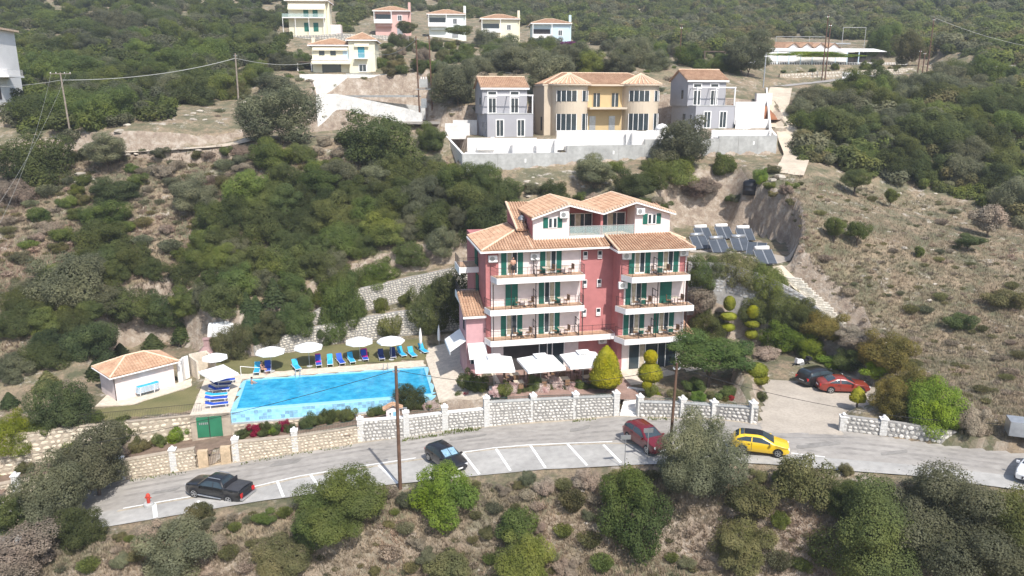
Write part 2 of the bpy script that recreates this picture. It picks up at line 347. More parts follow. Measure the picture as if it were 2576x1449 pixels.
# building plots up the hill
CW = [at_t(1163,437,104.5), at_t(1425,412,107), at_t(1620,398,109), at_t(1952,385,112.5)]
level([(p.x, p.y-.2) for p in CW]+[(p.x, p.y-3.5) for p in CW[::-1]], lambda x, y: np.interp(x, [p.x for p in CW], [p.z for p in CW])-.1-.25*np.clip(np.interp(x, [p.x for p in CW], [p.y for p in CW])-y,0,4), 5.0)
level([(CW[0].x-0.3,CW[0].y+0.5),(CW[1].x,CW[1].y+0.5),(CW[2].x,CW[2].y+0.5),(CW[3].x,CW[3].y+0.5),(CW[3].x+1,128),(CW[0].x-4,124)], lambda x, y: np.interp(x, [-7,6,9,19,21,42],[22.0,22.1,23.1,23.2,24.0,24.2]), 0.5)
level([(-6,113.2),(7.8,113.8),(8.2,127),(-8,125)], 24.45, 0.7)
level([(8,115),(22,117),(36,118.8),(42,119),(43,131),(8,129)], lambda x,y: np.interp(x,[8,22,28,42],[25.15,25.15,25.6,25.6]), 0.7)
level([(-38,112),(-10,112),(-13,124.6),(-33,125.6)], 24.6, 3.0)
level([(-32,127.7),(-14,126),(-16,150),(-37,148.5)], lambda x, y: np.interp(x,[-33,-14],[30.0,25.4]), .8)
level([at_z(*p) for p in [(752,192,34.6),(1040,192,34.6)]] + [(-14,165),(-44,165)], 34.5, 2.0)                        # yellow house
level([(-37.5,119.5),(-10,117.5),(-10,121.5),(-37,126)], 24.6, 1.2)
TV = at_t(2050,165,165)
level([(34,162),(98,166),(98,190),(34,190)], TV.z-0.1, 4.0)
UPR = [at_t(1955,222,139), at_t(2080,208,143), at_t(2230,190,148), at_t(2420,182,153), at_t(2600,160,158)]
for a, b in zip(UPR[:-1], UPR[1:]):
    for f in (0, .25, .5, .75):
        p = a.lerp(b, f); level([(p.x-4,p.y-2.6),(p.x+4,p.y-2.6),(p.x+4,p.y+2.6),(p.x-4,p.y+2.6)], p.z, 2.0)
# beds along the street wall
BED = [at_z(x,y,lambda X: zroad(X)+1.15) for x,y in [(-60,1240),(300,1165),(450,1140),(600,1120),(900,1078),(1215,1035)]]
rp = [at_z(x,y,lambda X: zroad(X)+1.1) for x,y in [(-120,1218),(60,1185),(200,1155),(330,1132),(430,1114),(512,1099)]]
BEDU = [hl(.2,-5.3), hl(-.5,-3.0), hl(-1.8,-2.8), hl(-5.7,-1.7), hl(-5.7,1.3), hl(-23.6,1.3), hl(-27.2,.3)] + [p+Vector((0,.6,0)) for p in rp[::-1]]
level([hl(PU, PW) for PU, PW in ((-23.0,.8),(-5.7,.8),(-5.7,7.7),(-23.0,7.7))], 1.5, 0.25)
level([p + Vector((0,-.3,0)) for p in BED]+BEDU, lambda x, y: np.interp(x, RX, RZ)+1.02, 0.3)
def up_pts(L_, t): return [(at_t(px,pb,tt), z_at_dist(at_t(px,pb,tt).y,px,pt)) for (px,pb,pt),tt in zip(L_,t)]
UPA = up_pts([(762,845,806),(870,795,735),(1010,757,703),(1190,722,664)],[87,89,90.5,91]); UPB = up_pts([(640,902,872),(760,885,830),(870,862,808),(1000,845,785),(1160,828,765)],[83,84.5,87,87.5,88])
for U in (UPA, UPB):
    X_ = [p.x for p, z in U]
    level([(p.x,p.y+.7) for p,z in U]+[(p.x,p.y+2.2) for p,z in U[::-1]], (lambda X_, ZT: lambda x, y: np.interp(x, X_, ZT)-.05)(X_, [z for p,z in U]), 1.6)
for U in (UPA, UPB):
    X_ = [p.x for p, z in U]
    level([(p.x,p.y+.5) for p,z in U]+[(p.x,p.y-1.3) for p,z in U[::-1]], (lambda X_, ZB: lambda x, y: np.interp(x, X_, ZB)-.1)(X_, [p.z for p,z in U]), .35)
VERGE = [p + Vector((0,-0.2,0)) for p in nearW] + [p + Vector((0,-1.6,0)) for p in nearW[::-1]]
level(VERGE, lambda x, y: np.interp(x, RX, RZ)-0.15, 5.0)
_sa, _sb = at_z(1558,1049,zroad), at_z(1603,1051,zroad)
for k in range(8): level([(_sa.x+.05,_sa.y+.1+k*.42),(_sb.x-.05,_sb.y+.1+k*.42),(_sb.x-.05,_sb.y+.55+k*.42),(_sa.x+.05,_sa.y+.55+k*.42)], 2.3+k*.2, .5)
level(roadP, zr_np, 0.35)

# ------------------------------------------------------------------ ground sheet
def axis(lo, hi, step, far, g): 
    a = list(np.arange(lo, hi+1e-6, step)); s = step
    while a[-1] < far: s *= g; a.append(a[-1]+s)
    return a
xs = axis(0, 52, 0.5, 480, 1.09); xs = np.array(sorted(set([-v for v in xs] + xs)))
ys = axis(40, 132, 0.5, 900, 1.035); lo_ = [40]; s_ = 0.6
while lo_[-1] > -30: s_ *= 1.12; lo_.append(lo_[-1]-s_)
ys = np.array(sorted(set(lo_[1:] + ys)))
GX, GY = np.meshgrid(xs, ys); GZ = H(GX, GY)
nx_, ny_ = len(xs), len(ys)
vv = np.stack([GX.ravel(), GY.ravel(), GZ.ravel()], 1)
ii = np.arange(ny_-1)[:,None]*nx_ + np.arange(nx_-1)[None,:]
ff = np.stack([ii, ii+1, ii+nx_+1, ii+nx_], -1).reshape(-1, 4)
def np_mesh(name, v, f, m, smooth=False):
    me = bpy.data.meshes.new(name); nv, nf, k = len(v), len(f), f.shape[1]
    me.vertices.add(nv); me.vertices.foreach_set('co', np.asarray(v, np.float32).ravel())
    me.loops.add(nf*k); me.loops.foreach_set('vertex_index', np.asarray(f, np.int32).ravel())
    me.polygons.add(nf); me.polygons.foreach_set('loop_start', np.arange(0, nf*k, k, dtype=np.int32))
    if smooth: me.polygons.foreach_set('use_smooth', np.ones(nf, bool))
    me.update(calc_edges=True)
    for q in (m if isinstance(m, (list, tuple)) else [m]): me.materials.append(q)
    return me
_fx = np.interp                                        # from here on heights are read off the sheet itself
def Hg(x, y):
    x = np.asarray(x, float); y = np.asarray(y, float)
    i = np.clip(np.searchsorted(xs, x)-1, 0, nx_-2); j = np.clip(np.searchsorted(ys, y)-1, 0, ny_-2)
    fx = np.clip((x-xs[i])/(xs[i+1]-xs[i]), 0, 1); fy = np.clip((y-ys[j])/(ys[j+1]-ys[j]), 0, 1)
    return (GZ[j,i]*(1-fx)+GZ[j,i+1]*fx)*(1-fy) + (GZ[j+1,i]*(1-fx)+GZ[j+1,i+1]*fx)*fy
MADE = np.full(GZ.shape, 1e3)                          # distance to made ground
for P, z, m in OVER:
    xs_, ys_ = [p[0] for p in P], [p[1] for p in P]
    i0, i1 = np.searchsorted(xs, [min(xs_)-6, max(xs_)+6]); j0, j1 = np.searchsorted(ys, [min(ys_)-6, max(ys_)+6])
    if i1 > i0 and j1 > j0:
        MADE[j0:j1,i0:i1] = np.minimum(MADE[j0:j1,i0:i1], poly_dist(GX[j0:j1,i0:i1], GY[j0:j1,i0:i1], P))
def made(x, y):
    i = np.clip(np.searchsorted(xs, x)-1, 0, nx_-2); j = np.clip(np.searchsorted(ys, y)-1, 0, ny_-2); return MADE[j, i]
H_exact = H
def H(x, y, rough=True): return Hg(x, y)
def ground_mat():
    m = bpy.data.materials.new('dry_hillside'); m.use_nodes = True; nt = m.node_tree; N = nt.nodes; L = nt.links
    b = N["Principled BSDF"]; b.inputs["Roughness"].default_value = 0.95; b.inputs["Specular IOR Level"].default_value = 0.1
    geo = N.new("ShaderNodeNewGeometry")
    def noise(sc, det=6, ro=0.6):
        n = N.new("ShaderNodeTexNoise"); n.inputs["Scale"].default_value = sc; n.inputs["Detail"].default_value = det; n.inputs["Roughness"].default_value = ro
        L.new(geo.outputs["Position"], n.inputs["Vector"]); return n.outputs[0]
    def ramp(s, stops):
        r = N.new("ShaderNodeValToRGB"); e = r.color_ramp.elements
        while len(e) < len(stops): e.new(0.5)
        for q, (p, c) in zip(e, stops): q.position = p; q.color = (*c, 1)
        L.new(s, r.inputs[0]); return r.outputs[0]
    def mix(f, a, c, bt='MIX'):
        x = N.new("ShaderNodeMix"); x.data_type = 'RGBA'; x.blend_type = bt
        if isinstance(f, float): x.inputs[0].default_value = f
        else: L.new(f, x.inputs[0])
        L.new(a, x.inputs[6]); L.new(c, x.inputs[7]); return x.outputs[2]
    grass = ramp(noise(0.12), [(0.32,(0.225,0.178,0.128)),(0.5,(0.31,0.248,0.178)),(0.68,(0.225,0.200,0.130))])
    fine = ramp(noise(2.6, 8, 0.75), [(0.3,(0.55,0.55,0.56)),(0.5,(1,0.97,0.93)),(0.72,(1.45,1.4,1.3))])
    g1 = mix(1.0, grass, fine, 'MULTIPLY')
    green = ramp(noise(0.5, 6, 0.7), [(0.4,(0.125,0.125,0.075)),(0.6,(0.17,0.16,0.10))])
    gm = ramp(noise(0.33, 7, 0.72), [(0.44,(0,0,0)),(0.58,(1,1,1))])
    g2 = mix(gm, g1, green)
    stone = ramp(noise(1.5, 6, 0.7), [(0.3,(0.36,0.31,0.255)),(0.7,(0.58,0.53,0.46))])
    sm = ramp(noise(0.42, 9, 0.78), [(0.565,(0,0,0)),(0.64,(1,1,1))])
    g3 = mix(sm, g2, stone)
    # bare rock where the ground is steep
    sx = N.new("ShaderNodeSeparateXYZ"); L.new(geo.outputs["True Normal"], sx.inputs[0])
    sl = ramp(sx.outputs[2], [(0.55,(1,1,1)),(0.74,(0,0,0))])
    rock = ramp(noise(0.9, 9, 0.75), [(0.3,(0.20,0.15,0.12)),(0.5,(0.36,0.29,0.225)),(0.7,(0.54,0.48,0.41))])
    g4 = mix(sl, g3, rock)
    L.new(g4, b.inputs["Base Color"])
    bp = N.new("ShaderNodeBump"); bp.inputs["Strength"].default_value = 0.9; bp.inputs["Distance"].default_value = 0.35
    L.new(noise(2.2, 8, 0.75), bp.inputs["Height"]); L.new(bp.outputs[0], b.inputs["Normal"])
    return m
M['ground'] = ground_mat()
ground = bpy.data.objects.new('hillside_ground', np_mesh('hillside_ground', vv, ff, M['ground'], True)); COL.objects.link(ground); ground['kind'] = 'structure'

# ------------------------------------------------------------------ road, parking strip, yard
def lerp_poly(P, n):
    """resample an open polyline of vectors to n points by arc length (in x, y)"""
    d = [0]
    for a, b in zip(P[:-1], P[1:]): d.append(d[-1] + (b-a).length)
    out = []
    for i in range(n):
        s = d[-1]*i/(n-1); k = max(0, min(len(P)-2, int(np.searchsorted(d, s))-1)); f = (s-d[k])/max(d[k+1]-d[k], 1e-9)
        out.append(P[k].lerp(P[k+1], f))
    return out
SEAM = [(-420,1425),(-80,1340),(120,1314),(300,1283),(440,1257),(640,1226),(751,1200),(1000,1162),(1160,1138),(1240,1128),(1380,1118),(1520,1113),(1640,1115),(1800,1125),(1930,1138),(2050,1152),(2304,1172),(2576,1202),(2760,1225),(3000,1260)]
seamW = [at_z(*p, zroad) for p in SEAM]
NS = 150
def sheet(name, A, B, m, dz, nw=4):
    A = lerp_poly(A, NS); B = lerp_poly(B, NS); rows = []
    for a, b in zip(A, B):
        r = []
        for j in range(nw+1):
            p = a.lerp(b, j/nw); r.append((p.x, p.y, zroad(p.x)+dz))
        rows.append(r)
    o = MB().grid(rows).build(name, m); o['kind'] = 'structure'; return o
sheet('road', seamW, [p + Vector((0,0.25,0)) for p in farW], M['asphalt'], 0.06)
sheet('parking_strip', nearW, seamW, M['parking'], 0.07)
M['wear'] = mat('tyre_worn_asphalt', (0.305,0.283,0.257), 0.85, 0.14, .5, scale2=2.0)
M['dust'] = mat('tan_road_dust', (0.40,0.345,0.27), 0.95, 0.2, 1.2, scale2=5.0)
sheet('dusty_seam', [p+Vector((0,-.42,0)) for p in seamW[3:14]], [p+Vector((0,-.14,0)) for p in seamW[3:14]], M['dust'], 0.076, 1)
sheet('dusty_verge', [p+Vector((0,-.25,0)) for p in farW[2:12]], [p+Vector((0,.2,0)) for p in farW[2:12]], M['dust'], 0.066, 1)
# painted line along the strip and the bay lines
def stripe(mb, a, b, w, dz=0.082):
    n = max(2, int((b-a).length/1.0)); d = (b-a).normalized(); s = Vector((-d.y, d.x, 0))*(w/2); rows = []
    for i in range(n+1):
        p = a.lerp(b, i/n)
        q0, q1 = p-s, p+s; rows.append([(q0.x,q0.y,zroad(q0.x)+dz),(q1.x,q1.y,zroad(q1.x)+dz)])
    mb.grid(rows)
LINE = [(310,1281),(440,1258),(640,1226),(751,1200),(905,1175),(1046,1154)]
LINE2 = [(1165,1140),(1240,1129),(1332,1121),(1430,1117),(1540,1113)]
mb = MB()
for L_ in (LINE, LINE2):
    w_ = [at_z(*p, zroad) for p in L_]
    for a, b in zip(w_[:-1], w_[1:]): stripe(mb, a, b, 0.13)
w_ = [at_z(*p, zroad) for p in [(1990,1142),(2075,1152)]]; stripe(mb, w_[0], w_[1], 0.13)
o = mb.build('edge_line', M['paint']); o['kind'] = 'structure'
for a, b in [((388,1270),(392,1304)),((498,1262),(510,1278)),((697,1211),(713,1252)),((782,1197),(800,1225)),((953,1172),(1000,1218)),((1165,1142),(1206,1195)),((1248,1131),(1284,1186)),((1334,1122),(1372,1179)),((1426,1117),(1477,1173)),((1518,1121),(1562,1166))]:
    mb = MB(); stripe(mb, at_z(*a, zroad), at_z(*b, zroad), 0.2 if a[0] > 400 else 0.3)
    o = mb.build('bay_line', M['paint']); o['kind'] = 'structure'
def flat(name, P, z, m, dz=0.03, zf=None):
    o = MB().poly([(p[0], p[1], (zf(p[0],p[1]) if zf else z)+dz) for p in P]).build(name, m); o['kind'] = 'structure'; return o
def strip3(name, P, w0, m, dz=0.05, kind='structure'):
    P = lerp_poly([Vector(p) for p in P], 40); rows = []
    for i, p in enumerate(P):
        d = (P[min(i+1,39)]-P[max(i-1,0)]).normalized(); s = Vector((-d.y, d.x, 0))*(w0/2)
        a, b = p-s, p+s
        rows.append([(q.x,q.y,max(Hs(q.x,q.y), p.z-0.1)+dz) for q in (a, a.lerp(b,.33), a.lerp(b,.67), b)])
    o = MB().grid(rows).build(name, m); o['kind'] = kind; return o
strip3('upper_road', UPR, 4.6, M['asphalt'], 0.08)
M['dirt_track'] = mat('pale_dirt', (0.52,0.44,0.34), 0.95, 0.12, 0.6, scale2=4.0, bump=0.3, bscale=6)
trk = [hit(*p) for p in [(1965,225),(1955,265),(1952,300),(1985,345),(2005,390),(1985,440)]]
trk = [Vector((p.x,p.y,Hs(p.x,p.y))) for p in trk]
strip3('dirt_track', trk, 3.8, M['dirt_track'], 0.1)
lp = [hit(*p) for p in [(190,392),(330,382),(470,374),(560,368),(640,350)]]
strip3('rocky_track', [Vector((p.x,p.y,Hs(p.x,p.y))) for p in lp], 2.4, M['dirt_track'], 0.1)
strip3('solar_terrace', [at_z(x,y,12.5) for x,y in [(1738,625),(1800,628),(1880,640),(1975,660)]], 5.0, M['paver'], 0.05)
strip3('hill_path', RAMP, 2.0, M['dirt_track'], 0.06)

M['crazy_t'] = mat('honey_render', (0.50,0.38,0.25), 0.9, 0.15, 2.0, scale2=7.0)
# ------------------------------------------------------------------ walls of stones
STONES = []
for k in range(9):
    r_ = random.Random(k); n = r_.choice([6,7,7,8]); ring = []
    for i in range(n):
        q = 2*math.pi*(i+r_.uniform(-.25,.25))/n; e = 0.5*r_.uniform(.86,1.05)
        c, s = math.cos(q), math.sin(q); sup = (abs(c)**3+abs(s)**3)**(-1/3)*0.96
        ring.append((c*e*sup, s*e*sup))
    mb = MB(); v0 = [(x,0.0,z) for x,z in ring] + [(x*.82,-0.75,z*.82) for x,z in ring] + [(r_.uniform(-.08,.08),-1.0,r_.uniform(-.08,.08))]
    fs = [(i,(i+1)%n,n+(i+1)%n,n+i) for i in range(n)] + [(n+i,n+(i+1)%n,2*n) for i in range(n)]
    mb.add(v0, fs); STONES.append(mb.mesh('stone', M['stone_w']))
def stone_wall(name, label, pts, thick, mortar, stone, size=(0.36,0.28), maxn=300, gap=0.07, coping=None, group=None, pieces=True, cat='wall', bury=0.6):
    """pts: (x, y, z foot, z top) along the wall, camera side on the right of travel"""
    root = thing(name, label, cat, (0,0,0), 0, group)
    mb = MB(); P = [Vector((p[0],p[1],0)) for p in pts]; n = len(P); ns = []
    for i in range(n):
        d = (P[min(i+1,n-1)]-P[max(i-1,0)]).normalized(); ns.append(Vector((d.y,-d.x,0)))
    rows = []
    for p, q, nn in zip(P, pts, ns):
        b = p - nn*thick
        rows.append([(p.x,p.y,q[2]-bury),(p.x,p.y,q[3]),(b.x,b.y,q[3]),(b.x,b.y,q[2]-bury)])
    for a, b in zip(rows[:-1], rows[1:]):
        mb.add(a+b, [(0,4,5,1),(1,5,6,2),(2,6,7,3)])
    mb.add(rows[0], [(0,1,2,3)]); mb.add(rows[-1], [(3,2,1,0)])
    mb.build('core', mortar, root)
    if coping:
        mb = MB()
        for i in range(n-1):
            a, b = P[i], P[i+1]; na, nb = ns[i], ns[i+1]; za, zb = pts[i][3], pts[i+1][3]; e = 0.05
            lo = [a+na*e, b+nb*e, b-nb*(thick+e), a-na*(thick+e)]; zz = [za,zb,zb,za]
            mb.slab([(p.x,p.y,z+0.003) for p, z in zip(lo, zz)], (0,0,0.09))
        mb.build('coping', coping, root)
    cells = []
    for i in range(n-1):
        a, b = P[i], P[i+1]; L_ = (b-a).length; d = (b-a)/L_; nn = Vector((d.y,-d.x,0)); s0 = 0.0; ang = math.atan2(d.y, d.x)
        hmax = max(pts[i][3]-pts[i][2], pts[i+1][3]-pts[i+1][2]); nr = max(1, int(hmax/size[1]))
        for r in range(nr):
            s = rnd.uniform(0, size[0]*.6)
            while s < L_:
                w = size[0]*rnd.uniform(.65,1.35); c = s+w/2
                if c > L_: break
                f = c/L_; zb = pts[i][2]*(1-f)+pts[i+1][2]*f; zt = pts[i][3]*(1-f)+pts[i+1][3]*f
                hh = (zt-zb)/nr; z = zb+hh*(r+.5)+rnd.uniform(-.12,.12)*hh
                p = a+d*c; cells.append((p.x, p.y, z, w-gap*rnd.uniform(.7,1.3), hh*rnd.uniform(.8,1.08)-gap, ang, nn))
                s += w
    cells.sort(key=lambda c: -c[3]*c[4])
    def put(c):
        return (c[0],c[1],c[2]), (0, rnd.uniform(-.2,.2), c[5]), (max(c[3],.1), rnd.uniform(.035,.07), max(c[4],.1))
    rest = MB()
    for k, c in enumerate(cells):
        l, r, s = put(c)
        if pieces and k < maxn: inst('stone', rnd.choice(STONES), root, l, r, s, stone)
        else:
            me = STONES[k % 9]; mt = Matrix.LocRotScale(Vector(l), Euler(r), Vector(s))
            rest.add([mt @ v.co for v in me.vertices], [tuple(q.vertices) for q in me.polygons])
    if rest.v: rest.build('stonework', stone, root, kind='stuff')
    return root
def pillar(root, p, zb, zt, w=0.5, rz=0.0):
    mb = MB(); m3 = Matrix.Rotation(rz, 3, 'Z'); n = max(2, int((zt-zb)/0.24)); h = (zt-zb)/n
    for k in range(n):
        e = rnd.uniform(-.025,.025)
        mb.obox((p.x,p.y,zb+h*(k+.5)), (w+e, w+e, h-0.025), m3)
    mb.obox((p.x,p.y,(zb+zt)/2), (w-.06,w-.06,zt-zb-.02), m3)
    a = mb.build('pillar', M['pillar'], root)
    c = MB(); c.obox((p.x,p.y,zt+.035),(w+.1,w+.1,.07),m3); c.lathe([(0.02,.07),(.1,.1),(.14,.2),(.1,.3),(.02,.34)],(p.x,p.y,zt),8)
    c.build('cap', M['white'], a)
M['pillar'] = mat('whitewashed_stone', (0.56,0.545,0.515), 0.9, 0.14, 6.0, bump=0.3, bscale=15)
def rail_between(root, a, b, za, zb, h, m, step=0.13):
    mb = MB(); d = b-a; n = max(2, int(d.length/step))
    for hh in (0.08, h): mb.tube((a.x,a.y,za+hh),(b.x,b.y,zb+hh),.018,.018,4)
    for i in range(n+1):
        p = a.lerp(b, i/n); z = za+(zb-za)*i/n; mb.tube((p.x,p.y,z+.02),(p.x,p.y,z+h),.011,.011,3,0,False)
    mb.build('railing', m, root)
M['green_rail'] = mat('green_railing', (0.03,0.075,0.055), 0.5, 0.1, 2)
def wall_pts(L_):
    out = []
    for px, pb, ptp in L_:
        p = at_z(px, pb, zroad); out.append((p.x, p.y, p.z, z_at_dist(p.y, px, ptp)))
    return out
WL = wall_pts([(-420,1345,1300),(-80,1275,1236),(0,1262,1222),(150,1235,1195),(317,1207,1161),(437,1188,1140),(493,1180,1131)])
WMa = wall_pts([(585,1165,1121),(601,1162,1115),(751,1138,1099),(905,1114,1076)])
WMb = wall_pts([(907,1113,1061),(1015,1102,1053),(1116,1086,1041),(1220,1075,1031)])
WMc = wall_pts([(1224,1075,1014),(1338,1063,1008),(1445,1056,1003),(1556,1047,998)])
WR1 = wall_pts([(1604,1050,1013),(1716,1052,1016),(1802,1055,1022),(1903,1068,1029)])
WR2 = wall_pts([(2112,1085,1046),(2222,1098,1060),(2340,1114,1077),(2368,1119,1084),(2400,1110,1084)])
wl = stone_wall('stone_wall','low honey stone street wall left of the iron gate', WL, 0.4, M['mortar_tan'], M['stone_t'], coping=M['mortar_tan'], maxn=290)
wma = stone_wall('stone_wall','low honey stone street wall below the swimming pool', WMa, 0.4, M['mortar_tan'], M['stone_t'], coping=M['mortar_tan'], maxn=290)
wmb = stone_wall('stone_wall','pale stone street wall behind the tall brown pole', WMb, 0.4, M['mortar'], M['stone_w'], coping=M['concrete_w'], maxn=290)
wmc = stone_wall('stone_wall','tall white stone street wall below the square canopies', WMc, 0.4, M['mortar'], M['stone_w'], coping=M['concrete'], maxn=290)
wr1 = stone_wall('stone_wall','white stone street wall between steps and yard entrance', WR1, 0.4, M['mortar'], M['stone_w'], coping=M['concrete'], maxn=290)
wr2 = stone_wall('stone_wall','white stone street wall right of the yard entrance', WR2, 0.4, M['mortar'], M['stone_w'], maxn=290, size=(0.42,0.32))
for root, LL in ((wl, [(44,1258,1185),(172,1232,1162),(305,1209,1142),(437,1188,1120)]), (wma, [(594,1163,1093),(742,1139,1072),(907,1113,1043)]), (wmb, [(1022,1101,1026),(1119,1086,1013)]),
                 (wmc, [(1224,1075,990),(1341,1062,984),(1447,1055,980),(1549,1048,978)]), (wr1, [(1609,1049,987),(1716,1052,992),(1795,1055,1000),(1893,1066,1002)]), (wr2, [(2121,1086,1036),(2222,1098,1042),(2352,1114,1072)])):
    prev = None
    for px, pb, pt in LL:
        p = at_z(px, pb, zroad); p = p + Vector((0,0.2,0)); zt = z_at_dist(p.y, px, pt)-.38
        pillar(root, p, p.z-.2, zt, 0.52, HA if px < 1900 else -HA)
        if prev and root not in (wr2,) and px not in (172,305,437,742):
            dz = 0.62; rail_between(root, prev[0], p, prev[1]-dz, zt-dz, 0.55, M['green_rail'] if px > 900 else M['rail'])
        prev = (p, zt)

gt = thing('gate', 'small iron gate between beige posts in the street wall below the green door', 'gate')
a = at_z(493,1180,zroad)+Vector((.25,.2,0)); b = at_z(585,1166,zroad)+Vector((-.2,.2,0)); d_ = (b-a).normalized()
for p_, w_ in ((a+d_*.35,.8),(b-d_*.35,.8)): MB().obox((p_.x,p_.y,p_.z+.55),(w_,.45,2.0),Matrix.Rotation(math.atan2(d_.y,d_.x),3,'Z')).build('post', M['crazy_t'], gt)
rail_between(gt, a+d_*.8, b-d_*.8, a.z+.1, b.z+.1, 1.35, M['rail'])
mb = MB(); p_ = a+d_*.8; q_ = b-d_*.8; n_up = Vector((-d_.y,d_.x,0))
mb.slab([(p_.x,p_.y,a.z-.6),(q_.x,q_.y,b.z-.6),(q_.x+n_up.x*3,q_.y+n_up.y*3,b.z-.6),(p_.x+n_up.x*3,p_.y+n_up.y*3,a.z-.6)],(0,0,.75)); mb.build('path', M['crazy_t'], gt)

for f in (.22, .40, .62, .80):
    A_l, B_l = lerp_poly(seamW, NS), lerp_poly(farW, NS); c_ = [a.lerp(b, f+.02*math.sin(i*.21)) for i,(a,b) in enumerate(zip(A_l,B_l))]
    sheet('tyre_wear', [p+Vector((0,-.2,0)) for p in c_], [p+Vector((0,.2,0)) for p in c_], M['wear'], 0.0665+.001*f, 1)
M['patch'] = mat('asphalt_patch', (0.25,0.235,0.215), .9, .12, 1.0, scale2=4.0)
for k,(px,py,w_,l_) in enumerate([(720,1165,.9,2.2),(1180,1100,.7,3.0),(1460,1078,1.0,1.6),(2060,1120,.8,3.4),(420,1235,.7,1.8),(2250,1140,.6,2.0)]):
    p = at_z(px,py,zroad); o = MB().poly([(p.x+l_*.5*q[0]+.15*q[1], p.y+w_*.5*q[1]+.12*l_*q[0]*.5, zroad(p.x+l_*.5*q[0])+.071) for q in ((-1,-1),(-.2,-1.15),(1,-.9),(1.05,.2),(.9,1),(-.1,.9),(-1,1.1),(-1.1,.1))]).build('asphalt_patch', M['patch']); o['kind'] = 'structure'
# ------------------------------------------------------------------ roof tiles
def tiles(poly, down, pitch=0.27, rad=0.105, course=0.42, lift=0.02):
    """rows of barrel tiles over a planar polygon, running along the direction 'down'"""
    P = [Vector(p) for p in poly]; n = (P[1]-P[0]).cross(P[2]-P[0]).normalized()
    if n.z < 0: n = -n
    d = Vector(down); d = (d - n*d.dot(n)).normalized(); e = n.cross(d).normalized(); O = P[0]
    q = [((p-O).dot(e), (p-O).dot(d)) for p in P]; mb = MB()
    a0, a1 = min(a for a,_ in q), max(a for a,_ in q); k = max(1, int((a1-a0)/pitch)); st = (a1-a0)/k
    for i in range(k):
        c = a0+st*(i+.5); s = []
        for j in range(len(q)):
            (x0,y0),(x1,y1) = q[j], q[(j+1)%len(q)]
            if (x0 <= c < x1) or (x1 <= c < x0): s.append(y0+(y1-y0)*(c-x0)/(x1-x0))
        s.sort()
        for s0, s1 in zip(s[::2], s[1::2]):
            m = max(1, int(round((s1-s0)/course))); L_ = (s1-s0)/m
            for j in range(m):
                z0, z1 = s0+L_*j, s0+L_*(j+1); vs_ = []
                for sv, r, up in ((z0, rad*.84, 0.0), (z1, rad, 0.025)):
                    for th in (0, 50, 90, 130, 180):
                        t = R(th); vs_.append(O + e*(c-r*math.cos(t)) + d*sv + n*(r*math.sin(t)+up+lift))
                mb.add(vs_, [(t, t+1, t+6, t+5) for t in range(4)] + [(5,6,7,8,9)])
    return mb
def roof_plane(root, poly, down, thick=0.12, tile=True, base=None, pitch=0.27, rad=0.105, course=0.42):
    P = [Vector(p) for p in poly]; n = (P[1]-P[0]).cross(P[2]-P[0]).normalized()
    if n.z < 0: n = -n
    r = MB().slab([p - n*thick for p in P], n*thick).build('roof', base or M['tile'], root)
    if tile: tiles(poly, down, pitch, rad, course).build('roof_tiles', M['tile'], r, kind='stuff')
    return r
def ridge(parent, a, b, r=0.11, m=None, step=0.4):
    a, b = Vector(a), Vector(b); L_ = (b-a).length; n = max(1, int(L_/step)); mb = MB()
    for i in range(n):
        p, q = a.lerp(b, i/n), a.lerp(b, (i+1.08)/n); mb.tube(p, q, r, r*.9, 7)
    return mb.build('ridge_caps', m or M['tile_ridge'], parent)

# ------------------------------------------------------------------ hotel
hotel = thing('hotel', 'five storey pink and red hotel with terracotta roofs and white balconies', 'hotel', HO, HA)
Z = [0.0, 3.55, 6.55, 9.55, 12.1]                      # floor levels above the terrace
def wallbox(x0,x1,y0,y1,z0,z1,m,name='wall'): return MB().box(x0,x1,y0,y1,z0,z1).build(name, m, hotel)
# bodies
wallbox(-0.15,12.3,1.46,13.0,-0.6,12.0,M['red_wall']); wallbox(12.3,19.0,-0.62,13.0,-0.6,12.0,M['red_wall'])
# pale rendered panels of the facade, a little proud
wallbox(0.42,9.0,1.4,1.457,0.0,9.0,M['cream_wall'],'facade_panel'); wallbox(1.05,9.0,1.4,1.457,9.0,11.9,M['cream_wall'],'facade_panel')
wallbox(12.75,18.98,-0.68,-0.623,0.0,9.0,M['cream_wall'],'facade_panel'); wallbox(13.3,18.25,-0.68,-0.623,9.0,11.9,M['cream_wall'],'facade_panel')
wallbox(9.0,12.25,1.43,1.458,0.0,2.95,M['red_wall'],'facade_panel')
# penthouse
PW = 2.4
pent_prof = [(4.6,12.3),(18.4,12.3),(18.4,14.72),(14.7,15.85),(11.4,14.86),(8.0,15.75),(4.6,14.62)]
def front_piece(pts, y0, d, m, name): return MB().slab([(u,y0,z) for u,z in pts], (0,d,0)).build(name, m, hotel)
front_piece([(4.6,12.3),(8.15,12.3),(8.15,15.75),(8.0,15.75),(4.6,14.62)], PW, 0.3, M['cream_wall'], 'penthouse_wall')
front_piece([(14.75,12.3),(18.4,12.3),(18.4,14.72),(14.75,15.84)], PW, 0.3, M['cream_wall'], 'penthouse_wall')
front_piece([(8.15,12.3),(14.75,12.3),(14.75,12.82),(8.15,12.82)], PW, 0.3, M['white'], 'parapet')
front_piece([(4.6,12.2),(8.0,12.2),(8.0,15.5),(4.6,14.5)], 4.6, 4.8, M['red_wall'], 'penthouse_wall')
front_piece([(8.0,12.2),(14.8,12.2),(14.8,15.6),(11.4,14.7),(8.0,15.5)], 4.6, 4.8, M['red_wall'], 'penthouse_wall')
front_piece([(14.8,12.2),(18.4,12.2),(18.4,14.6),(14.8,15.6)], 4.6, 4.8, M['red_wall'], 'penthouse_wall')
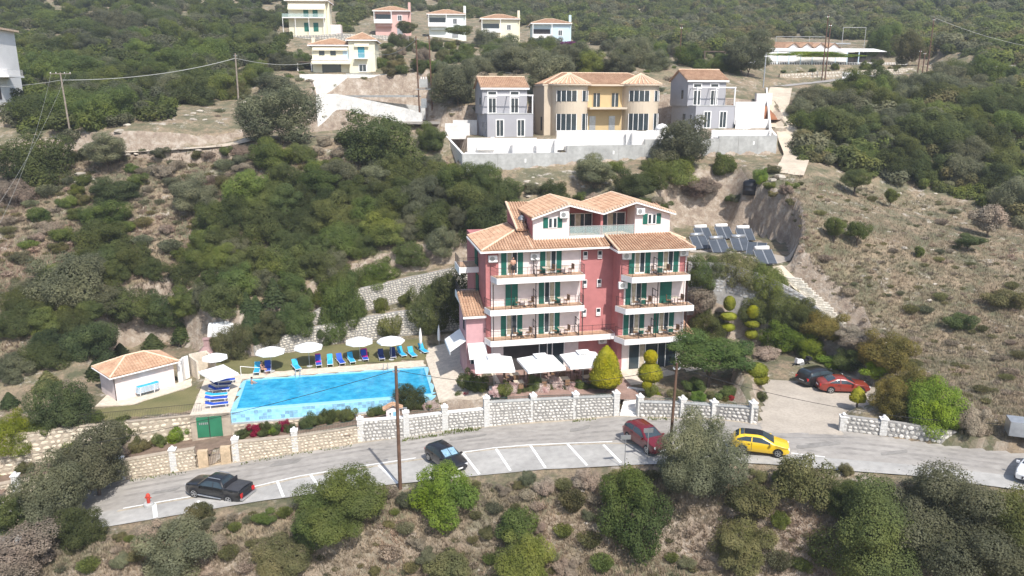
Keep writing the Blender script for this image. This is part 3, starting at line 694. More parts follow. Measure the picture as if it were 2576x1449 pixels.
for u0,u1 in ((4.6,4.8),(7.95,8.15),(14.75,14.95),(18.2,18.4)):
    MB().box(u0,u1,PW+.3,4.6,12.2,14.55 if u0 in (4.6,18.2) else 15.5).build('penthouse_wall', M['red_wall'] if u0 != 14.75 else M['cream_wall'], hotel)
MB().box(11.28,11.52,PW+.05,4.59,12.82,14.85).build('dividing_wall', M['red_wall'], hotel)
MB().box(8.15,14.75,PW+.3,4.6,12.2,12.8).build('terrace_floor', M['terrace_tile'], hotel)
# penthouse glazing
for u0, u1 in ((8.35,11.1),(11.7,14.55)):
    g = MB().box(u0,u1,4.52,4.58,12.82,14.7).build('sliding_door', M['glass'], hotel)
    f = MB()
    for u in (u0, u0+.95, u0+1.9, u1-.06): f.box(u,u+.07,4.47,4.515,12.82,14.7)
    f.box(u0,u1,4.47,4.515,14.62,14.7); f.build('door_frame', M['white'], g)
    MB().box(u0+1.0,u0+1.55,4.488,4.518,12.84,14.6).build('curtain', M['curtain'], g)
    MB().box(u0,u0+.5,4.43,4.468,12.82,14.7).build('shutter', M['shutter'], g)
gl = MB().box(8.2,14.7,PW+.02,PW+.04,12.83,13.72); glr = gl.build('glass_railing', None or M['glass'], hotel)
glr.data.materials[0] = None
mg = bpy.data.materials.new('clear_glass'); mg.use_nodes = True; b_ = mg.node_tree.nodes["Principled BSDF"]; b_.inputs["Base Color"].default_value = (.55,.7,.68,1); b_.inputs["Alpha"].default_value = 0.28; b_.inputs["Roughness"].default_value = 0.05
M['clear_glass'] = mg; glr.data.materials[0] = mg
t_ = MB(); t_.tube((8.15,PW+.03,13.74),(14.75,PW+.03,13.74),.03,.03,6)
for u in (8.2,9.8,11.4,13.0,14.7): t_.tube((u,PW+.03,12.8),(u,PW+.03,13.74),.025,.025,5)
t_.build('top_rail', M['steel'], glr)
# roofs: penthouse gables
e0, v0, k1, k2, e1 = (4.35,14.75), (11.4,15.05), (8.0,15.95), (14.7,16.05), (18.8,14.8)
Y0, Y1 = 1.95, 9.3
def gp(a, b, y0=Y0, y1=Y1): return [(a[0],y0,a[1]),(b[0],y0,b[1]),(b[0],y1,b[1]),(a[0],y1,a[1])]
for a, b, dn in ((e0,k1,-1),(k1,v0,1),(v0,k2,-1),(k2,e1,1)):
    s = (b[1]-a[1])/(b[0]-a[0]); rf = roof_plane(hotel, gp(a,b), (dn,0,dn*s))
    MB().slab([(a[0],Y0-.05,a[1]-.2),(b[0],Y0-.05,b[1]-.2),(b[0],Y0-.05,b[1]-.02),(a[0],Y0-.05,a[1]-.02)], (0,.05,0)).build('fascia', M['white'], rf)
    mb = MB(); L_ = math.hypot(b[0]-a[0], b[1]-a[1]); n = int(L_/.28)
    for i in range(n):
        f = (i+.5)/n; mb.tube((a[0]+(b[0]-a[0])*f, Y0-.1, a[1]+(b[1]-a[1])*f+.06),(a[0]+(b[0]-a[0])*f, Y0+.32, a[1]+(b[1]-a[1])*f+.10),.105,.09,6)
    mb.build('verge_tiles', M['tile_ridge'], rf, kind='stuff')
    if dn == -1:
        ridge(rf, (b[0],Y0,b[1]+.03),(b[0],Y1,b[1]+.03),.13)
    ridge(rf, (a[0],Y1,a[1]+.05),(b[0],Y1,b[1]+.05),.11)
rs = roof_plane(hotel, [(3.4,9.3,15.3),(3.4,3.9,13.35),(4.3,3.9,13.35),(4.7,7.2,14.5),(5.6,9.3,15.3)], (0,-1,-.36))
ridge(rs, (3.38,3.9,13.4),(3.38,9.3,15.35),.12)
MB().box(3.5,3.7,4.6,9.2,12.0,13.4).build('penthouse_wall', M['red_wall'], hotel)
MB().slab([(3.5,4.6,13.2),(3.5,9.2,13.2),(3.5,9.2,15.1),(3.5,4.6,13.5)], (.2,0,0)).build('penthouse_wall', M['red_wall'], hotel)
MB().box(3.72,4.55,8.6,9.2,12.0,15.0).build('penthouse_wall', M['red_wall'], hotel)
# main roof
ZE = 12.05; FL = 0.6; FR = -1.6
rl = roof_plane(hotel, [(-.7,FL,ZE),(-.7,8.9,ZE),(3.5,8.9,ZE+1.15),(3.5,4.8,ZE+1.15)], (-1,0,-.27))
rfl = roof_plane(hotel, [(-.7,FL,ZE),(3.5,4.8,ZE+1.15),(4.6,4.8,ZE+1.15),(4.6,PW,ZE+.5),(11.75,PW,ZE+.5),(11.75,FL,ZE)], (0,-1,-.27))
rfr = roof_plane(hotel, [(11.75,FR,ZE-.05),(11.75,PW,ZE+.75),(18.3,PW,ZE+.75),(19.3,FR,ZE-.05)], (0,-1,-.2))
rrr = roof_plane(hotel, [(19.3,FR,ZE-.05),(18.3,PW,ZE+.75),(18.3,8.9,ZE+.75),(20.3,8.9,ZE-.05),(20.3,2.6,ZE-.05)], (1,0,-.4))
ridge(rl, (-.7,FL,ZE+.05),(3.4,4.7,ZE+1.2),.12); ridge(rl, (-.7,8.9,ZE+.05),(3.5,8.9,ZE+1.2),.12)
ridge(rfl, (4.15,FL,ZE+.05),(4.15,4.6,ZE+1.1),.07); ridge(rfl, (10.9,FL,ZE+.05),(10.9,PW,ZE+.55),.07)
ridge(rfr, (11.78,FR,ZE),(11.78,PW,ZE+.8),.1); ridge(rfr, (19.3,FR,ZE),(18.3,PW,ZE+.8),.11); ridge(rrr, (18.35,PW,ZE+.8),(20.3,2.9,ZE+.02),.12)
g = MB()
g.box(-.8,11.7,FL-.1,FL+.02,ZE-.2,ZE-.04); g.box(11.65,19.35,FR-.1,FR+.02,ZE-.25,ZE-.09); g.box(11.63,11.73,FR+.02,FL-.1,ZE-.24,ZE-.06); g.box(-.82,-.7,FL+.02,8.9,ZE-.2,ZE-.04)
g.build('gutter', M['white'], hotel)
MB().box(-.68,12.3,FL+.03,1.4,ZE-.16,ZE-.1).build('soffit', M['cream_wall'], hotel); MB().box(11.76,19.25,FR+.03,-.69,ZE-.21,ZE-.15).build('soffit', M['cream_wall'], hotel)
# right annex seen over the roof
MB().box(18.42,19.8,6.2,9.5,11.6,14.0).build('annex_wall', M['red_wall'], hotel)
ra = roof_plane(hotel, [(18.42,5.9,13.9),(20.0,5.9,13.9),(20.0,9.6,14.7),(18.42,9.6,14.7)], (0,-1,-.22))
# balconies
def railing(parent, pts, z0, h=0.95, step=0.14, m=None, posts=True):
    mb = MB()
    for a, b in zip(pts[:-1], pts[1:]):
        a, b = Vector((a[0],a[1],0)), Vector((b[0],b[1],0)); L_ = (b-a).length; n = max(1, int(L_/step))
        for hh, r in ((h,.022),(h*.62,.01),(.1,.012)): mb.tube((a.x,a.y,z0+hh),(b.x,b.y,z0+hh),r,r,4)
        for i in range(n+1):
            p = a.lerp(b, i/n); r = .024 if i % 10 == 0 else .008
            mb.tube((p.x,p.y,z0),(p.x,p.y,z0+h),r,r,3,0,False)
    return mb.build('railing', m or M['rail'], parent)
def balcony(outline, zb, front_rail, dividers=(), h=0.55, mat_=None):
    s = MB().slab([(x,y,zb) for x,y in outline], (0,0,h)).build('balcony', mat_ or M['white'], hotel)
    n = len(outline); cx = sum(p[0] for p in outline)/n; cy = sum(p[1] for p in outline)/n
    MB().poly([(cx+(x-cx)*.985, cy+(y-cy)*.93, zb+h+.004) for x,y in outline]).build('balcony_floor', M['terrace_tile'], s)
    railing(s, front_rail, zb+h)
    for u, w0, w1 in dividers:
        d = MB()
        for z in (.08,.9,1.55): d.tube((u,w0,zb+h+z),(u,w1,zb+h+z),.035,.035,4)
        d.tube((u,w0,zb+h),(u,w0,zb+h+1.2),.035,.035,4); d.tube((u,w1,zb+h),(u,w1,zb+h+1.6),.035,.035,4); d.tube((u,(w0+w1)/2,zb+h),(u,(w0+w1)/2,zb+h+1.5),.02,.02,4)
        d.build('divider', M['rail'], s)
    return s
BL = []
for k, zb in enumerate((3.0, 6.0, 9.0)):
    u0 = 0.0 if k < 2 else 0.62; u1 = 12.28 if k == 0 else 9.08
    BL.append(balcony([(u0,0),(u1,0),(u1,1.39),(u0-.35,1.39)], zb, [(u0-.33,1.36),(u0+.05,.06),(u1-.06,.06)] + ([(u1-.06,1.3)] if k else []), [(4.4,.1,1.3)] + ([(8.6,.1,1.3)] if k == 0 else [])))
    BL.append(balcony([(12.45 if k < 2 else 12.95,-2.1),(19.3 if k == 1 else 18.75,-2.1),(19.3 if k == 1 else 18.75,-.69),(11.9 if k < 2 else 12.4,-.69)], zb,
              [(12.0 if k < 2 else 12.45,-.72),(12.5 if k < 2 else 13.0,-2.04),(18.7 if k != 1 else 19.24,-2.04),(18.7 if k != 1 else 19.24,-.72)], [(15.6,-2.0,-.75)]))
for u in (0.3, 2.0, 4.35, 8.95): MB().tube((u,.1,3.56),(u,.1,9.0),.045,.045,6).build('balcony_post', M['rail'], hotel)
for u in (13.9, 15.6, 18.6): MB().tube((u,-1.98,3.56),(u,-1.98,9.0),.045,.045,6).build('balcony_post', M['rail'], hotel)
MB().tube((18.85,-.75,0),(18.85,-.75,11.8),.05,.05,6).build('downpipe', M['white'], hotel); MB().tube((8.98,1.33,3.0),(8.98,1.33,11.8),.045,.045,6).build('downpipe', M['white'], hotel)
MB().tube((.36,1.33,0.),(.36,1.33,9.0),.05,.05,6).build('downpipe', M['white'], hotel)
# side balconies on the left flank
for zb, w0, w1 in ((9.0,5.4,8.4),(6.0,4.9,8.6)):
    s = balcony([(-2.1,w0),(-.16,w0),(-.16,w1),(-2.1,w1)], zb, [(-.2,w0+.05),(-2.05,w0+.05),(-2.05,w1-.05)])
    MB().box(-2.12,-2.0,w0-.3,w1,zb-.1,zb+.6).build('fascia', M['white'], s)
    d = MB().box(-.21,-.155,w0+.5,w0+1.7,zb+.56,zb+2.7).build('door', M['glass'], hotel)
    MB().box(-.24,-.212,w0+.45,w0+.95,zb+.56,zb+2.7).build('shutter', M['shutter'], d); MB().box(-.24,-.212,w0+1.3,w0+2.0,zb+.56,zb+2.7).build('shutter', M['shutter'], d)
# doors with shutters
def shutter_leaf(u, w, z0, z1, wd, parent):
    mb = MB().box(u-wd/2,u+wd/2,w-.045,w-.004,z0,z1); n = int((z1-z0)/.12)
    for i in range(n):
        z = z0+.06+(z1-z0-.12)*i/n
        mb.add([(u-wd/2+.05,w-.047,z),(u+wd/2-.05,w-.047,z),(u+wd/2-.05,w-.068,z+.05),(u-wd/2+.05,w-.068,z+.05)], [(0,1,2,3)])
    return mb.build('shutter', M['shutter'], parent)
def door(u, w, z0, h=2.18, closed=False, wd=1.05, curt=True):
    d = MB().box(u-wd/2,u+wd/2,w-.03,w-.003,z0,z0+h).build('door', M['glass'], hotel)
    if closed:
        shutter_leaf(u-.3,w-.03,z0,z0+h,.58,d); shutter_leaf(u+.3,w-.03,z0,z0+h,.58,d); return d
    f = MB()
    for x in (-wd/2, -.04, wd/2-.07): f.box(u+x,u+x+.075,w-.05,w-.032,z0,z0+h)
    f.box(u-wd/2,u+wd/2,w-.05,w-.032,z0+h-.08,z0+h); f.box(u-wd/2,u+wd/2,w-.05,w-.032,z0,z0+.14); f.build('door_frame', M['white'], d)
    if curt:
        c = MB(); s = rnd.choice((-1,1))
        for i in range(5): x = u+s*.06+s*i*.075; c.box(min(x,x+s*.07),max(x,x+s*.07),w-.036-.006*(i%2),w-.031,z0+.1,z0+h-.1)
        c.build('curtain', M['curtain'], d)
    shutter_leaf(u-wd/2-.27,w,z0,z0+h,.5,d); shutter_leaf(u+wd/2+.27,w,z0,z0+h,.5,d)
    return d
for z0, L_, Rr in ((9.56,((2.35,0),(6.1,0)),((14.2,0),(17.05,0))), (6.56,((2.3,1),(6.0,0)),((13.95,0),(16.95,1))), (3.56,((2.3,0),(6.0,0)),((13.85,0),(16.9,0)))):
    for u, c in L_: door(u, 1.4, z0, closed=bool(c))
    for u, c in Rr: door(u, -.68, z0, closed=bool(c))
# penthouse windows
for u, z0 in ((6.5,13.75),(16.5,13.8)):
    d = MB().box(u-.42,u+.42,PW-.03,PW-.003,z0,z0+.88).build('window', M['glass'], hotel)
    f = MB()
    for x in (-.45,-.09,.37): f.box(u+x,u+x+(.18 if x == -.09 else .08),PW-.06,PW-.032,z0-.03,z0+.91)
    f.box(u-.45,u+.45,PW-.06,PW-.032,z0-.1,z0-.03); f.box(u-.45,u+.45,PW-.06,PW-.032,z0+.85,z0+.95); f.build('window_frame', M['white'], d)
    shutter_leaf(u-.7,PW,z0-.06,z0+.95,.46,d); shutter_leaf(u+.7,PW,z0-.06,z0+.95,.46,d)
# small windows of the red shaft
for u in (9.5,10.95):
    for z0 in (10.85,8.05,5.15):
        d = MB().box(u-.17,u+.17,1.40,1.456,z0,z0+.6).build('window', M['glass'], hotel)
        f = MB(); f.box(u-.22,u-.17,1.34,1.457,z0-.05,z0+.6); f.box(u+.17,u+.22,1.34,1.457,z0-.05,z0+.6); f.box(u-.22,u+.22,1.34,1.457,z0-.12,z0-.05); f.box(u-.22,u+.22,1.34,1.457,z0+.6,z0+.65)
        f.build('window_frame', M['white'], d); MB().box(u-.17,u+.17,1.385,1.398,z0,z0+.24).build('pane', M['white'], d)
# air conditioners
def aircon(u, w, z):
    a = MB().box(u-.42,u+.42,w-.34,w-.02,z-.3,z+.3).build('air_conditioner', M['white'], hotel)
    f = MB(); f.add([(u-.08+.24*math.cos(q*R(30)), w-.345, z+.24*math.sin(q*R(30))) for q in range(12)], [tuple(range(12))]); f.build('fan_grille', M['steel'], a)
    MB().box(u-.4,u+.4,w-.33,w,z-.36,z-.305).build('bracket', M['steel'], a)
for a in ((.5,1.44,11.2),(4.5,1.4,11.25),(7.55,2.4,14.95),(15.2,2.4,15.05),(12.85,-.63,11.35),(18.55,-.63,11.45),(12.55,-.63,8.55),(11.4,1.4,2.55)): aircon(*a)
# satellite dish
ds = MB().lathe([(0.02,0),(.2,.03),(.36,.1),(.42,.16)],(0,0,0),14).build('satellite_dish', M['steel'], hotel, True); ds.location = (4.2,5.4,14.1); ds.rotation_euler = (R(70),0,R(-40))
MB().tube((0,0,0),(.1,0,-.6),.03,.03,5).build('mast', M['steel'], ds)
# two storey porch on the left with lean-to roof
MB().box(-2.05,-.16,1.62,6.2,-.6,5.9).build('porch_wall', M['pink_bay'], hotel)
pr = roof_plane(hotel, [(-2.35,1.15,5.75),(-.16,1.15,5.75),(-.16,5.4,7.1),(-2.35,5.4,7.1)], (0,-1,-.32))
MB().box(-2.4,-.17,1.08,1.14,5.56,5.76).build('fascia', M['white'], pr)
w_ = MB().box(-2.09,-2.055,2.6,3.4,4.0,5.3).build('window', M['dark_in'], hotel)
w_ = MB().box(-1.7,-.4,1.585,1.618,.9,2.2).build('window', M['glass'], hotel); f = MB()
for u in (-1.7,-1.25,-.8,-.45): f.box(u,u+.06,1.56,1.583,.9,2.2)
f.build('window_frame', M['white'], w_)
aw = MB().slab([(-1.95,1.6,2.95),(-.2,1.6,2.95),(-.2,.55,1.95),(-1.95,.55,1.95)], (0,0,.03)).build('awning', M['canvas'], hotel); MB().box(-1.95,-.2,.53,.55,1.7,1.96).build('valance', M['canvas'], aw)
aw = MB().slab([(-2.08,5.8,3.2),(-2.08,1.7,3.2),(-3.6,1.7,2.2),(-3.6,5.8,2.2)], (0,0,.03)).build('awning', M['canvas'], hotel); MB().box(-3.63,-3.6,1.7,5.8,1.9,2.2).build('valance', M['canvas'], aw)
# ground floor openings
d = MB().box(1.5,5.0,1.37,1.396,.05,2.5).build('shop_front', M['dark_in'], hotel); MB().box(1.44,5.06,1.352,1.368,2.5,2.58).build('lintel', M['white'], d)
d = MB().box(5.0,7.6,1.372,1.397,.05,2.55).build('sliding_door', M['glass'], hotel); f = MB()
for u in (5.0,5.8,6.3,7.5): f.box(u,u+.09,1.34,1.371,.05,2.55)
f.build('door_frame', M['white'], d)
d = MB().box(13.4,18.4,-.71,-.683,.05,2.6).build('sliding_door', M['glass'], hotel); f = MB()
for u in (13.4,14.5,15.1,16.4,17.2,18.3): f.box(u,u+.07,-.735,-.712,.05,2.6)
f.build('door_frame', M['white'], d); MB().box(14.6,15.05,-.732,-.713,.1,2.5).build('curtain', M['curtain'], d)
MB().box(19.02,20.6,1.0,3.2,2.6,2.75).build('porch_canopy', M['white'], hotel); roof_plane(hotel, [(19.02,.8,2.78),(20.9,.8,2.78),(20.9,3.6,3.5),(19.02,3.6,3.5)], (0,-1,-.25))

# paved terraces round the hotel and pool
def plat(name, pts, z, m, th=0.5):
    o = MB().slab([(p[0],p[1],z-th) for p in pts], (0,0,th)).build(name, m); o['kind'] = 'structure'; return o
M['crazy'] = mat('cream_crazy_paving', (0.60,0.52,0.42), 0.9, 0.12, 2.2, scale2=7.0)
M['red_pave'] = mat('brown_red_pavers', (0.30,0.20,0.165), 0.9, 0.15, 1.2, scale2=6.0)
plat('dining_terrace', [hl(.6,-4.9),hl(9.2,-6.2),hl(11.4,-6.8),hl(12.2,-6.9),hl(12.2,1.3),hl(.6,1.3)], 4.42, M['red_pave'])
o = MB().slab([(p.x,p.y,z-.5) for p, z in ((hl(-5.15,-1.55),3.1),(hl(-1.8,-2.65),3.86),(hl(.59,-2.9),4.41),(hl(.59,1.3),4.41),(hl(-.1,1.5),4.25),(hl(-.2,13),4.25),(hl(-5.15,13.5),3.1))], (0,0,.53)).build('entrance_terrace', M['crazy']); o['kind'] = 'structure'
plat('garden_path', [hl(12.25,-4.6),hl(14.2,-4.6),hl(14.6,-3.6),hl(22,-1.6),hl(22,-.2),hl(12.3,-.75)], 4.43, M['crazy'])
# entrance steps through the street wall
st = thing('steps', 'pale stone steps climbing through the street wall opening beside the round topiary', 'steps')
a = at_z(1558,1049,zroad); b = at_z(1603,1051,zroad); d_ = (b-a).normalized(); nn = Vector((-d_.y,d_.x,0)); zr0 = (a.z+b.z)/2
for i in range(8):
    z = zr0+(4.44-zr0)*(i+1)/8; p = [a+nn*(.1+i*.42), b+nn*(.1+i*.42), b+nn*(.1+(i+1)*.42), a+nn*(.1+(i+1)*.42)]
    MB().slab([(q.x,q.y,zr0-.6) for q in p], (0,0,z-zr0+.6)).build('step', M['concrete_w'], st)
ga = thing('gate', 'dark open gate leaf at the right side of the stone steps', 'gate'); p = b+nn*.1
rail_between(ga, p, p+nn*1.3, zr0+.1, zr0+.3, 1.3, M['rail'])
# ------------------------------------------------------------------ swimming pool and lawns
M['water'] = mat('pool_blue_water', (0.016,0.27,0.49), 0.07, 0.16, 1.1, col2=(0.055,0.41,0.63), spec=0.5, scale2=3.2, bump=0.22, bscale=4)  # lighter patches are caustic light painted into the water colour
M['pool_tile'] = mat('pale_blue_pool_tile', (0.30,0.60,0.78), 0.35, 0.1, 3.0, rnd_obj=0.12)
M['pool_tile_d'] = mat('grey_blue_pool_tile', (0.22,0.40,0.55), 0.35, 0.2, 6.0, rnd_obj=0.15)
M['lawn'] = mat('mown_lawn', (0.125,0.125,0.05), 0.95, 0.15, 0.35, col2=(0.20,0.175,0.08), scale2=9.0, bump=0.3, bscale=30)
PU0, PU1, PW0, PW1, PZ = -23.1, -5.6, .7, 7.85, -1.45
pool = thing('swimming_pool', 'long rectangular blue swimming pool with a tiled overflow front', 'swimming pool', HO, HA)
cp = MB()
for b in ((PU0-.45,PU1+.45,PW1,PW1+.4),(PU1,PU1+.45,PW0,PW1),(PU0-.45,PU0,PW0,PW1),(PU0,PU1,PW0-.3,PW0)):
    cp.box(b[0],b[1],b[2],b[3],-3.2,PZ+.06 if b[3] > PW0 else PZ+.03)
cp.build('coping', M['pool_tile'], pool)
MB().box(PU0-.45,PU1+.45,PW0-.5,PW0-.305,-3.9,PZ-.05).build('overflow_wall', M['pool_tile'], pool)
tl = MB().box(-.5,.5,-.5,0,-.5,.5).mesh('tile', M['pool_tile']); nT = 48
for i in range(nT):
    for j in range(3):
        w_ = (PU1-PU0+.8)/nT
        inst('tile', tl, pool, (PU0-.4+w_*(i+.5), PW0-.5, PZ-.21-.31*j), (0,0,0), (w_-.02,.03,.29), M['pool_tile_d'] if rnd.random() < .28 else M['pool_tile'])
MB().box(PU0-.45,PU1+.45,PW0-1.0,PW0-.55,-3.9,PZ-1.05).build('ledge', M['concrete'], pool)
sw = MB().box(PU0,PU1,PW0,PW1,-2.4,PZ).build('pool_water', M['water'], None, loc=HO, rotz=HA); sw['kind'] = 'structure'
for u in (-18.2,-9.5):
    l = MB()
    for du in (-.22,.22):
        l.path([(u+du,PW1+.35,PZ+.05),(u+du,PW1+.35,PZ+.7),(u+du,PW1-.05,PZ+.72),(u+du,PW1-.1,PZ-.05)], .025, 5)
    l.build('ladder', M['steel'], pool)
# filter house under the deck with green door
fh = thing('pump_room', 'beige pump room under the pool deck corner with a tall green door', 'pump room', HO, HA)
MB().box(-26.9,PU0-.46,PW0-.9,PW0+2.5,-4.4,-1.38).build('wall', M['mortar_tan'], fh)
dr = MB().box(-26.4,-24.3,PW0-.97,PW0-.91,-3.5,-1.6).build('door', mat('dark_green_paint', (0.03,0.17,0.09), 0.5, 0.1, 1), fh)
MB().box(-25.4,-25.34,PW0-1.0,PW0-.975,-3.5,-1.6).build('door_frame', M['rail'], dr)
for i in range(5): MB().box(-26.2+i*.16,-26.09+i*.16,PW0-.985,PW0-.972,-2.3,-2.1).build('letter', M['steel'], dr)
sr = stone_wall('retaining_wall', 'rough beige retaining wall between the pool overflow and the flowerbed', [hl(PU0-.45,PW0-1.05)[:2]+(zroad(-24)+.9, 1.9), hl((PU0+PU1)/2,PW0-1.05)[:2]+(zroad(-16)+.9,1.9), hl(PU1+.5,PW0-1.05)[:2]+(zroad(-7)+.9,1.9)], .3, M['mortar_tan'], M['stone_t'], (0.5,0.32), maxn=150)
# decks
plat('pool_deck', [hl(-26.9,PW0-.9),hl(PU0-.45,PW0-.9),hl(PU0-.45,9.8),hl(-27.2,9.6)], 3.05, M['crazy'])
plat('pool_deck', [hl(PU0-.45,PW1+.4),hl(PU1+.45,PW1+.4),hl(PU1+.45,10.4),hl(PU0-.45,9.8)], 3.05, M['crazy'])
plat('pool_deck', [hl(PU1+.45,-1.0),hl(-5.0,-1.0),hl(-5.0,10.4),hl(PU1+.45,10.4)], 3.055, M['crazy'])
def drape(name, P, m, dz, step=0.9, th=None, zf=None):
    """flat-ish sheet following the ground inside polygon P"""
    X0,X1 = min(p[0] for p in P), max(p[0] for p in P); Y0_,Y1_ = min(p[1] for p in P), max(p[1] for p in P)
    nx = int((X1-X0)/step)+2; ny = int((Y1_-Y0_)/step)+2
    gx, gy = np.meshgrid(np.linspace(X0,X1,nx), np.linspace(Y0_,Y1_,ny)); d = poly_dist(gx, gy, P); h = zf(gx, gy)+dz if zf else H(gx, gy, True)+dz
    h = np.where(d > 0.01, h-0.25*np.minimum(d,1), h); keep = d < step*.8
    v = np.stack([gx.ravel(),gy.ravel(),h.ravel()],1); i = np.arange(ny-1)[:,None]*nx+np.arange(nx-1)[None]
    f = np.stack([i,i+1,i+nx+1,i+nx],-1).reshape(-1,4); k = keep.ravel()[f].all(1)
    o = bpy.data.objects.new(name, np_mesh(name, v, f[k], m, True)); COL.objects.link(o); o['kind'] = 'structure'; return o
drape('lawn', LAWN1, M['lawn'], 0.06)
DRVP = [(p.x, p.y-(.8 if k in (0, len(DRV)-1) else 0)) for k, p in enumerate(DRV)]
drape('parking_yard', DRVP, M['paver'], 0.075, .5, zf=zyard)
LAWN2 = [(p.x,p.y) for p in [at_z(x,y,2.7) for x,y in [(-100,1098),(0,1092),(110,1055),(240,1030),(330,1020),(505,968),(512,1040),(495,1072),(330,1090),(100,1128),(-100,1160)]]]
drape('lawn', LAWN2, M['lawn'], 0.05)
BEDP = [(p.x,p.y) for p in BED+BEDU]; drape('flowerbed', BEDP, M['bark_dirt'], 0.04, zf=lambda x, y: np.interp(x, RX, RZ)+1.04)
# lawn retaining wall with railing
lw = stone_wall('retaining_wall', 'weathered beige retaining wall below the lawn left of the pool', [(p.x,p.y,p.z-.2,2.75) for p in rp], .35, M['mortar_tan'], M['stone_t'], (0.6,0.4), maxn=150, coping=M['mortar_tan'])
for a, b in zip(rp[2:-1], rp[3:]): rail_between(lw, a+Vector((0,.2,0)), b+Vector((0,.2,0)), 2.85, 2.85, .95, M['rail'])
# stepped stone walls above the pool lawn
def up_wall(L_, t):
    out = []
    for (px, pb, ptp), tt in zip(L_, t):
        a = at_t(px, pb, tt); out.append((a.x, a.y, a.z, z_at_dist(a.y, px, ptp)))
    return out
M['stone_fill'] = mat('pale_rubble_stone', (0.50,0.45,0.37), 0.95, 0.2, 3.0, scale2=6.0, bump=0.3, bscale=10, col2=(0.68,0.64,0.56))
stone_wall('garden_wall', 'upper white stone retaining wall climbing the slope left of the hotel', up_wall([(762,845,806),(870,795,735),(1010,757,703),(1190,722,664)],[87,89,90.5,91]), .4, M['mortar'], M['stone_fill'], (0.34,0.28), maxn=300, bury=1.2)
stone_wall('garden_wall', 'lower stone terrace wall behind the hedges at the back of the pool lawn', up_wall([(640,902,872),(760,885,830),(870,862,808),(1000,845,785),(1160,828,765)],[83,84.5,87,87.5,88]), .4, M['mortar'], M['stone_fill'], (0.4,0.3), maxn=250, bury=1.0)
# ------------------------------------------------------------------ pool hut
hut = thing('pool_hut', 'small pale pink hut with a hipped terracotta roof on the lawn', 'hut', at_z(293,1010,2.72), R(47))
MB().box(0,5.5,0,3.6,-.4,2.45).build('wall', M['cream_wall'], hut)
ev, ht = .45, 3.55
c4 = [(-ev,-ev,2.5),(5.5+ev,-ev,2.5),(5.5+ev,3.6+ev,2.5),(-ev,3.6+ev,2.5)]; r1, r2 = (1.9,1.8,ht), (3.6,1.8,ht)
for pl, dn in (([c4[0],c4[1],r2,r1],(0,-1,0)),([c4[1],c4[2],r2],(1,0,0)),([c4[2],c4[3],r1,r2],(0,1,0)),([c4[3],c4[0],r1],(-1,0,0))):
    a = sum((Vector(p) for p in pl), Vector())/len(pl); e = Vector(dn); rf = roof_plane(hut, pl, (e.x,e.y,-.5))
for a, b in ((c4[0],r1),(c4[1],r2),(c4[2],r2),(c4[3],r1),(r1,r2)): ridge(rf, Vector(a)+Vector((0,0,.06)), Vector(b)+Vector((0,0,.06)), .1)
g = MB()
for a, b in ((c4[0],c4[1]),(c4[3],c4[0])): g.tube(Vector(a)+Vector((0,0,-.08)),Vector(b)+Vector((0,0,-.08)),.07,.07,6)
g.build('gutter', M['white'], hut); MB().tube((.0,-.06,0),(.0,-.06,2.4),.04,.04,6).build('downpipe', M['rail'], hut)
for x in (.8,4.8): MB().lathe([(.02,-.1),(.09,-.06),(.1,.03),(.03,.1)],(x,-.12,2.05),8).build('wall_lamp', M['white'], hut)
plat('hut_path', [at_z(x,y,2.76) for x,y in [(240,1022),(273,990),(293,1003),(440,965),(512,945),(512,962),(330,1018)]], 2.79, M['crazy'])
# shower screen and stone box beside the hut
sc = thing('shower', 'white curved shower screen with a beige stone basin right of the hut', 'shower', at_z(452,963,2.75), R(40))
mb = MB(); pts = [(0,0),(.5,.25),(.8,.7),(1.3,.9)]
for a, b in zip(pts[:-1], pts[1:]): mb.slab([(a[0],a[1],-.3),(b[0],b[1],-.3),(b[0],b[1],2.3),(a[0],a[1],2.3)], (-.08,.12,0))
mb.build('screen', M['white'], sc)
mb = MB(); mb.box(1.5,1.7,-.9,1.2,-.3,2.1); mb.box(1.5,3.3,1.2,1.4,-.3,2.3); mb.box(3.2,3.4,-.9,1.4,-.3,2.1); mb.box(1.7,3.2,-.9,1.2,-.3,.12)
mb.build('basin', M['crazy'], sc)
MB().path([(.4,.0,0),(.4,0,2.2),(.2,-.2,2.25)],.03,5).build('shower_pipe', M['steel'], sc)
bq = thing('barbecue', 'brick barbecue with a tapered pink chimney hood beside the round hedge', 'barbecue', at_z(527,915,3.05), R(15))
MB().box(-.9,.9,-.5,.5,-.4,.9).build('base', M['mortar_tan'], bq); mb = MB(); mb.add([(-1.0,-.6,1.3),(1.0,-.6,1.3),(1.0,.6,1.3),(-1.0,.6,1.3),(-.35,-.3,2.0),(.35,-.3,2.0),(.35,.3,2.0),(-.35,.3,2.0)],[(0,1,5,4),(1,2,6,5),(2,3,7,6),(3,0,4,7),(0,3,2,1)]); mb.box(-.34,.34,-.29,.29,2.0,2.7); mb.box(-.42,.42,-.36,.36,2.7,2.8)
mb.build('hood', mat('mauve_brick',(0.34,0.22,0.21),.9,.15,4.0), bq); mb = MB(); mb.box(-.9,-.7,-.5,.5,.9,1.3); mb.box(.7,.9,-.5,.5,.9,1.3); mb.box(-.7,.7,.3,.5,.9,1.3); mb.build('firebox', M['mortar_tan'], bq)
p = hit(560,852)
cv = thing('covered_trailer', 'white tarpaulin covered trailer under the conifers above the lawn', 'trailer', p, R(20))
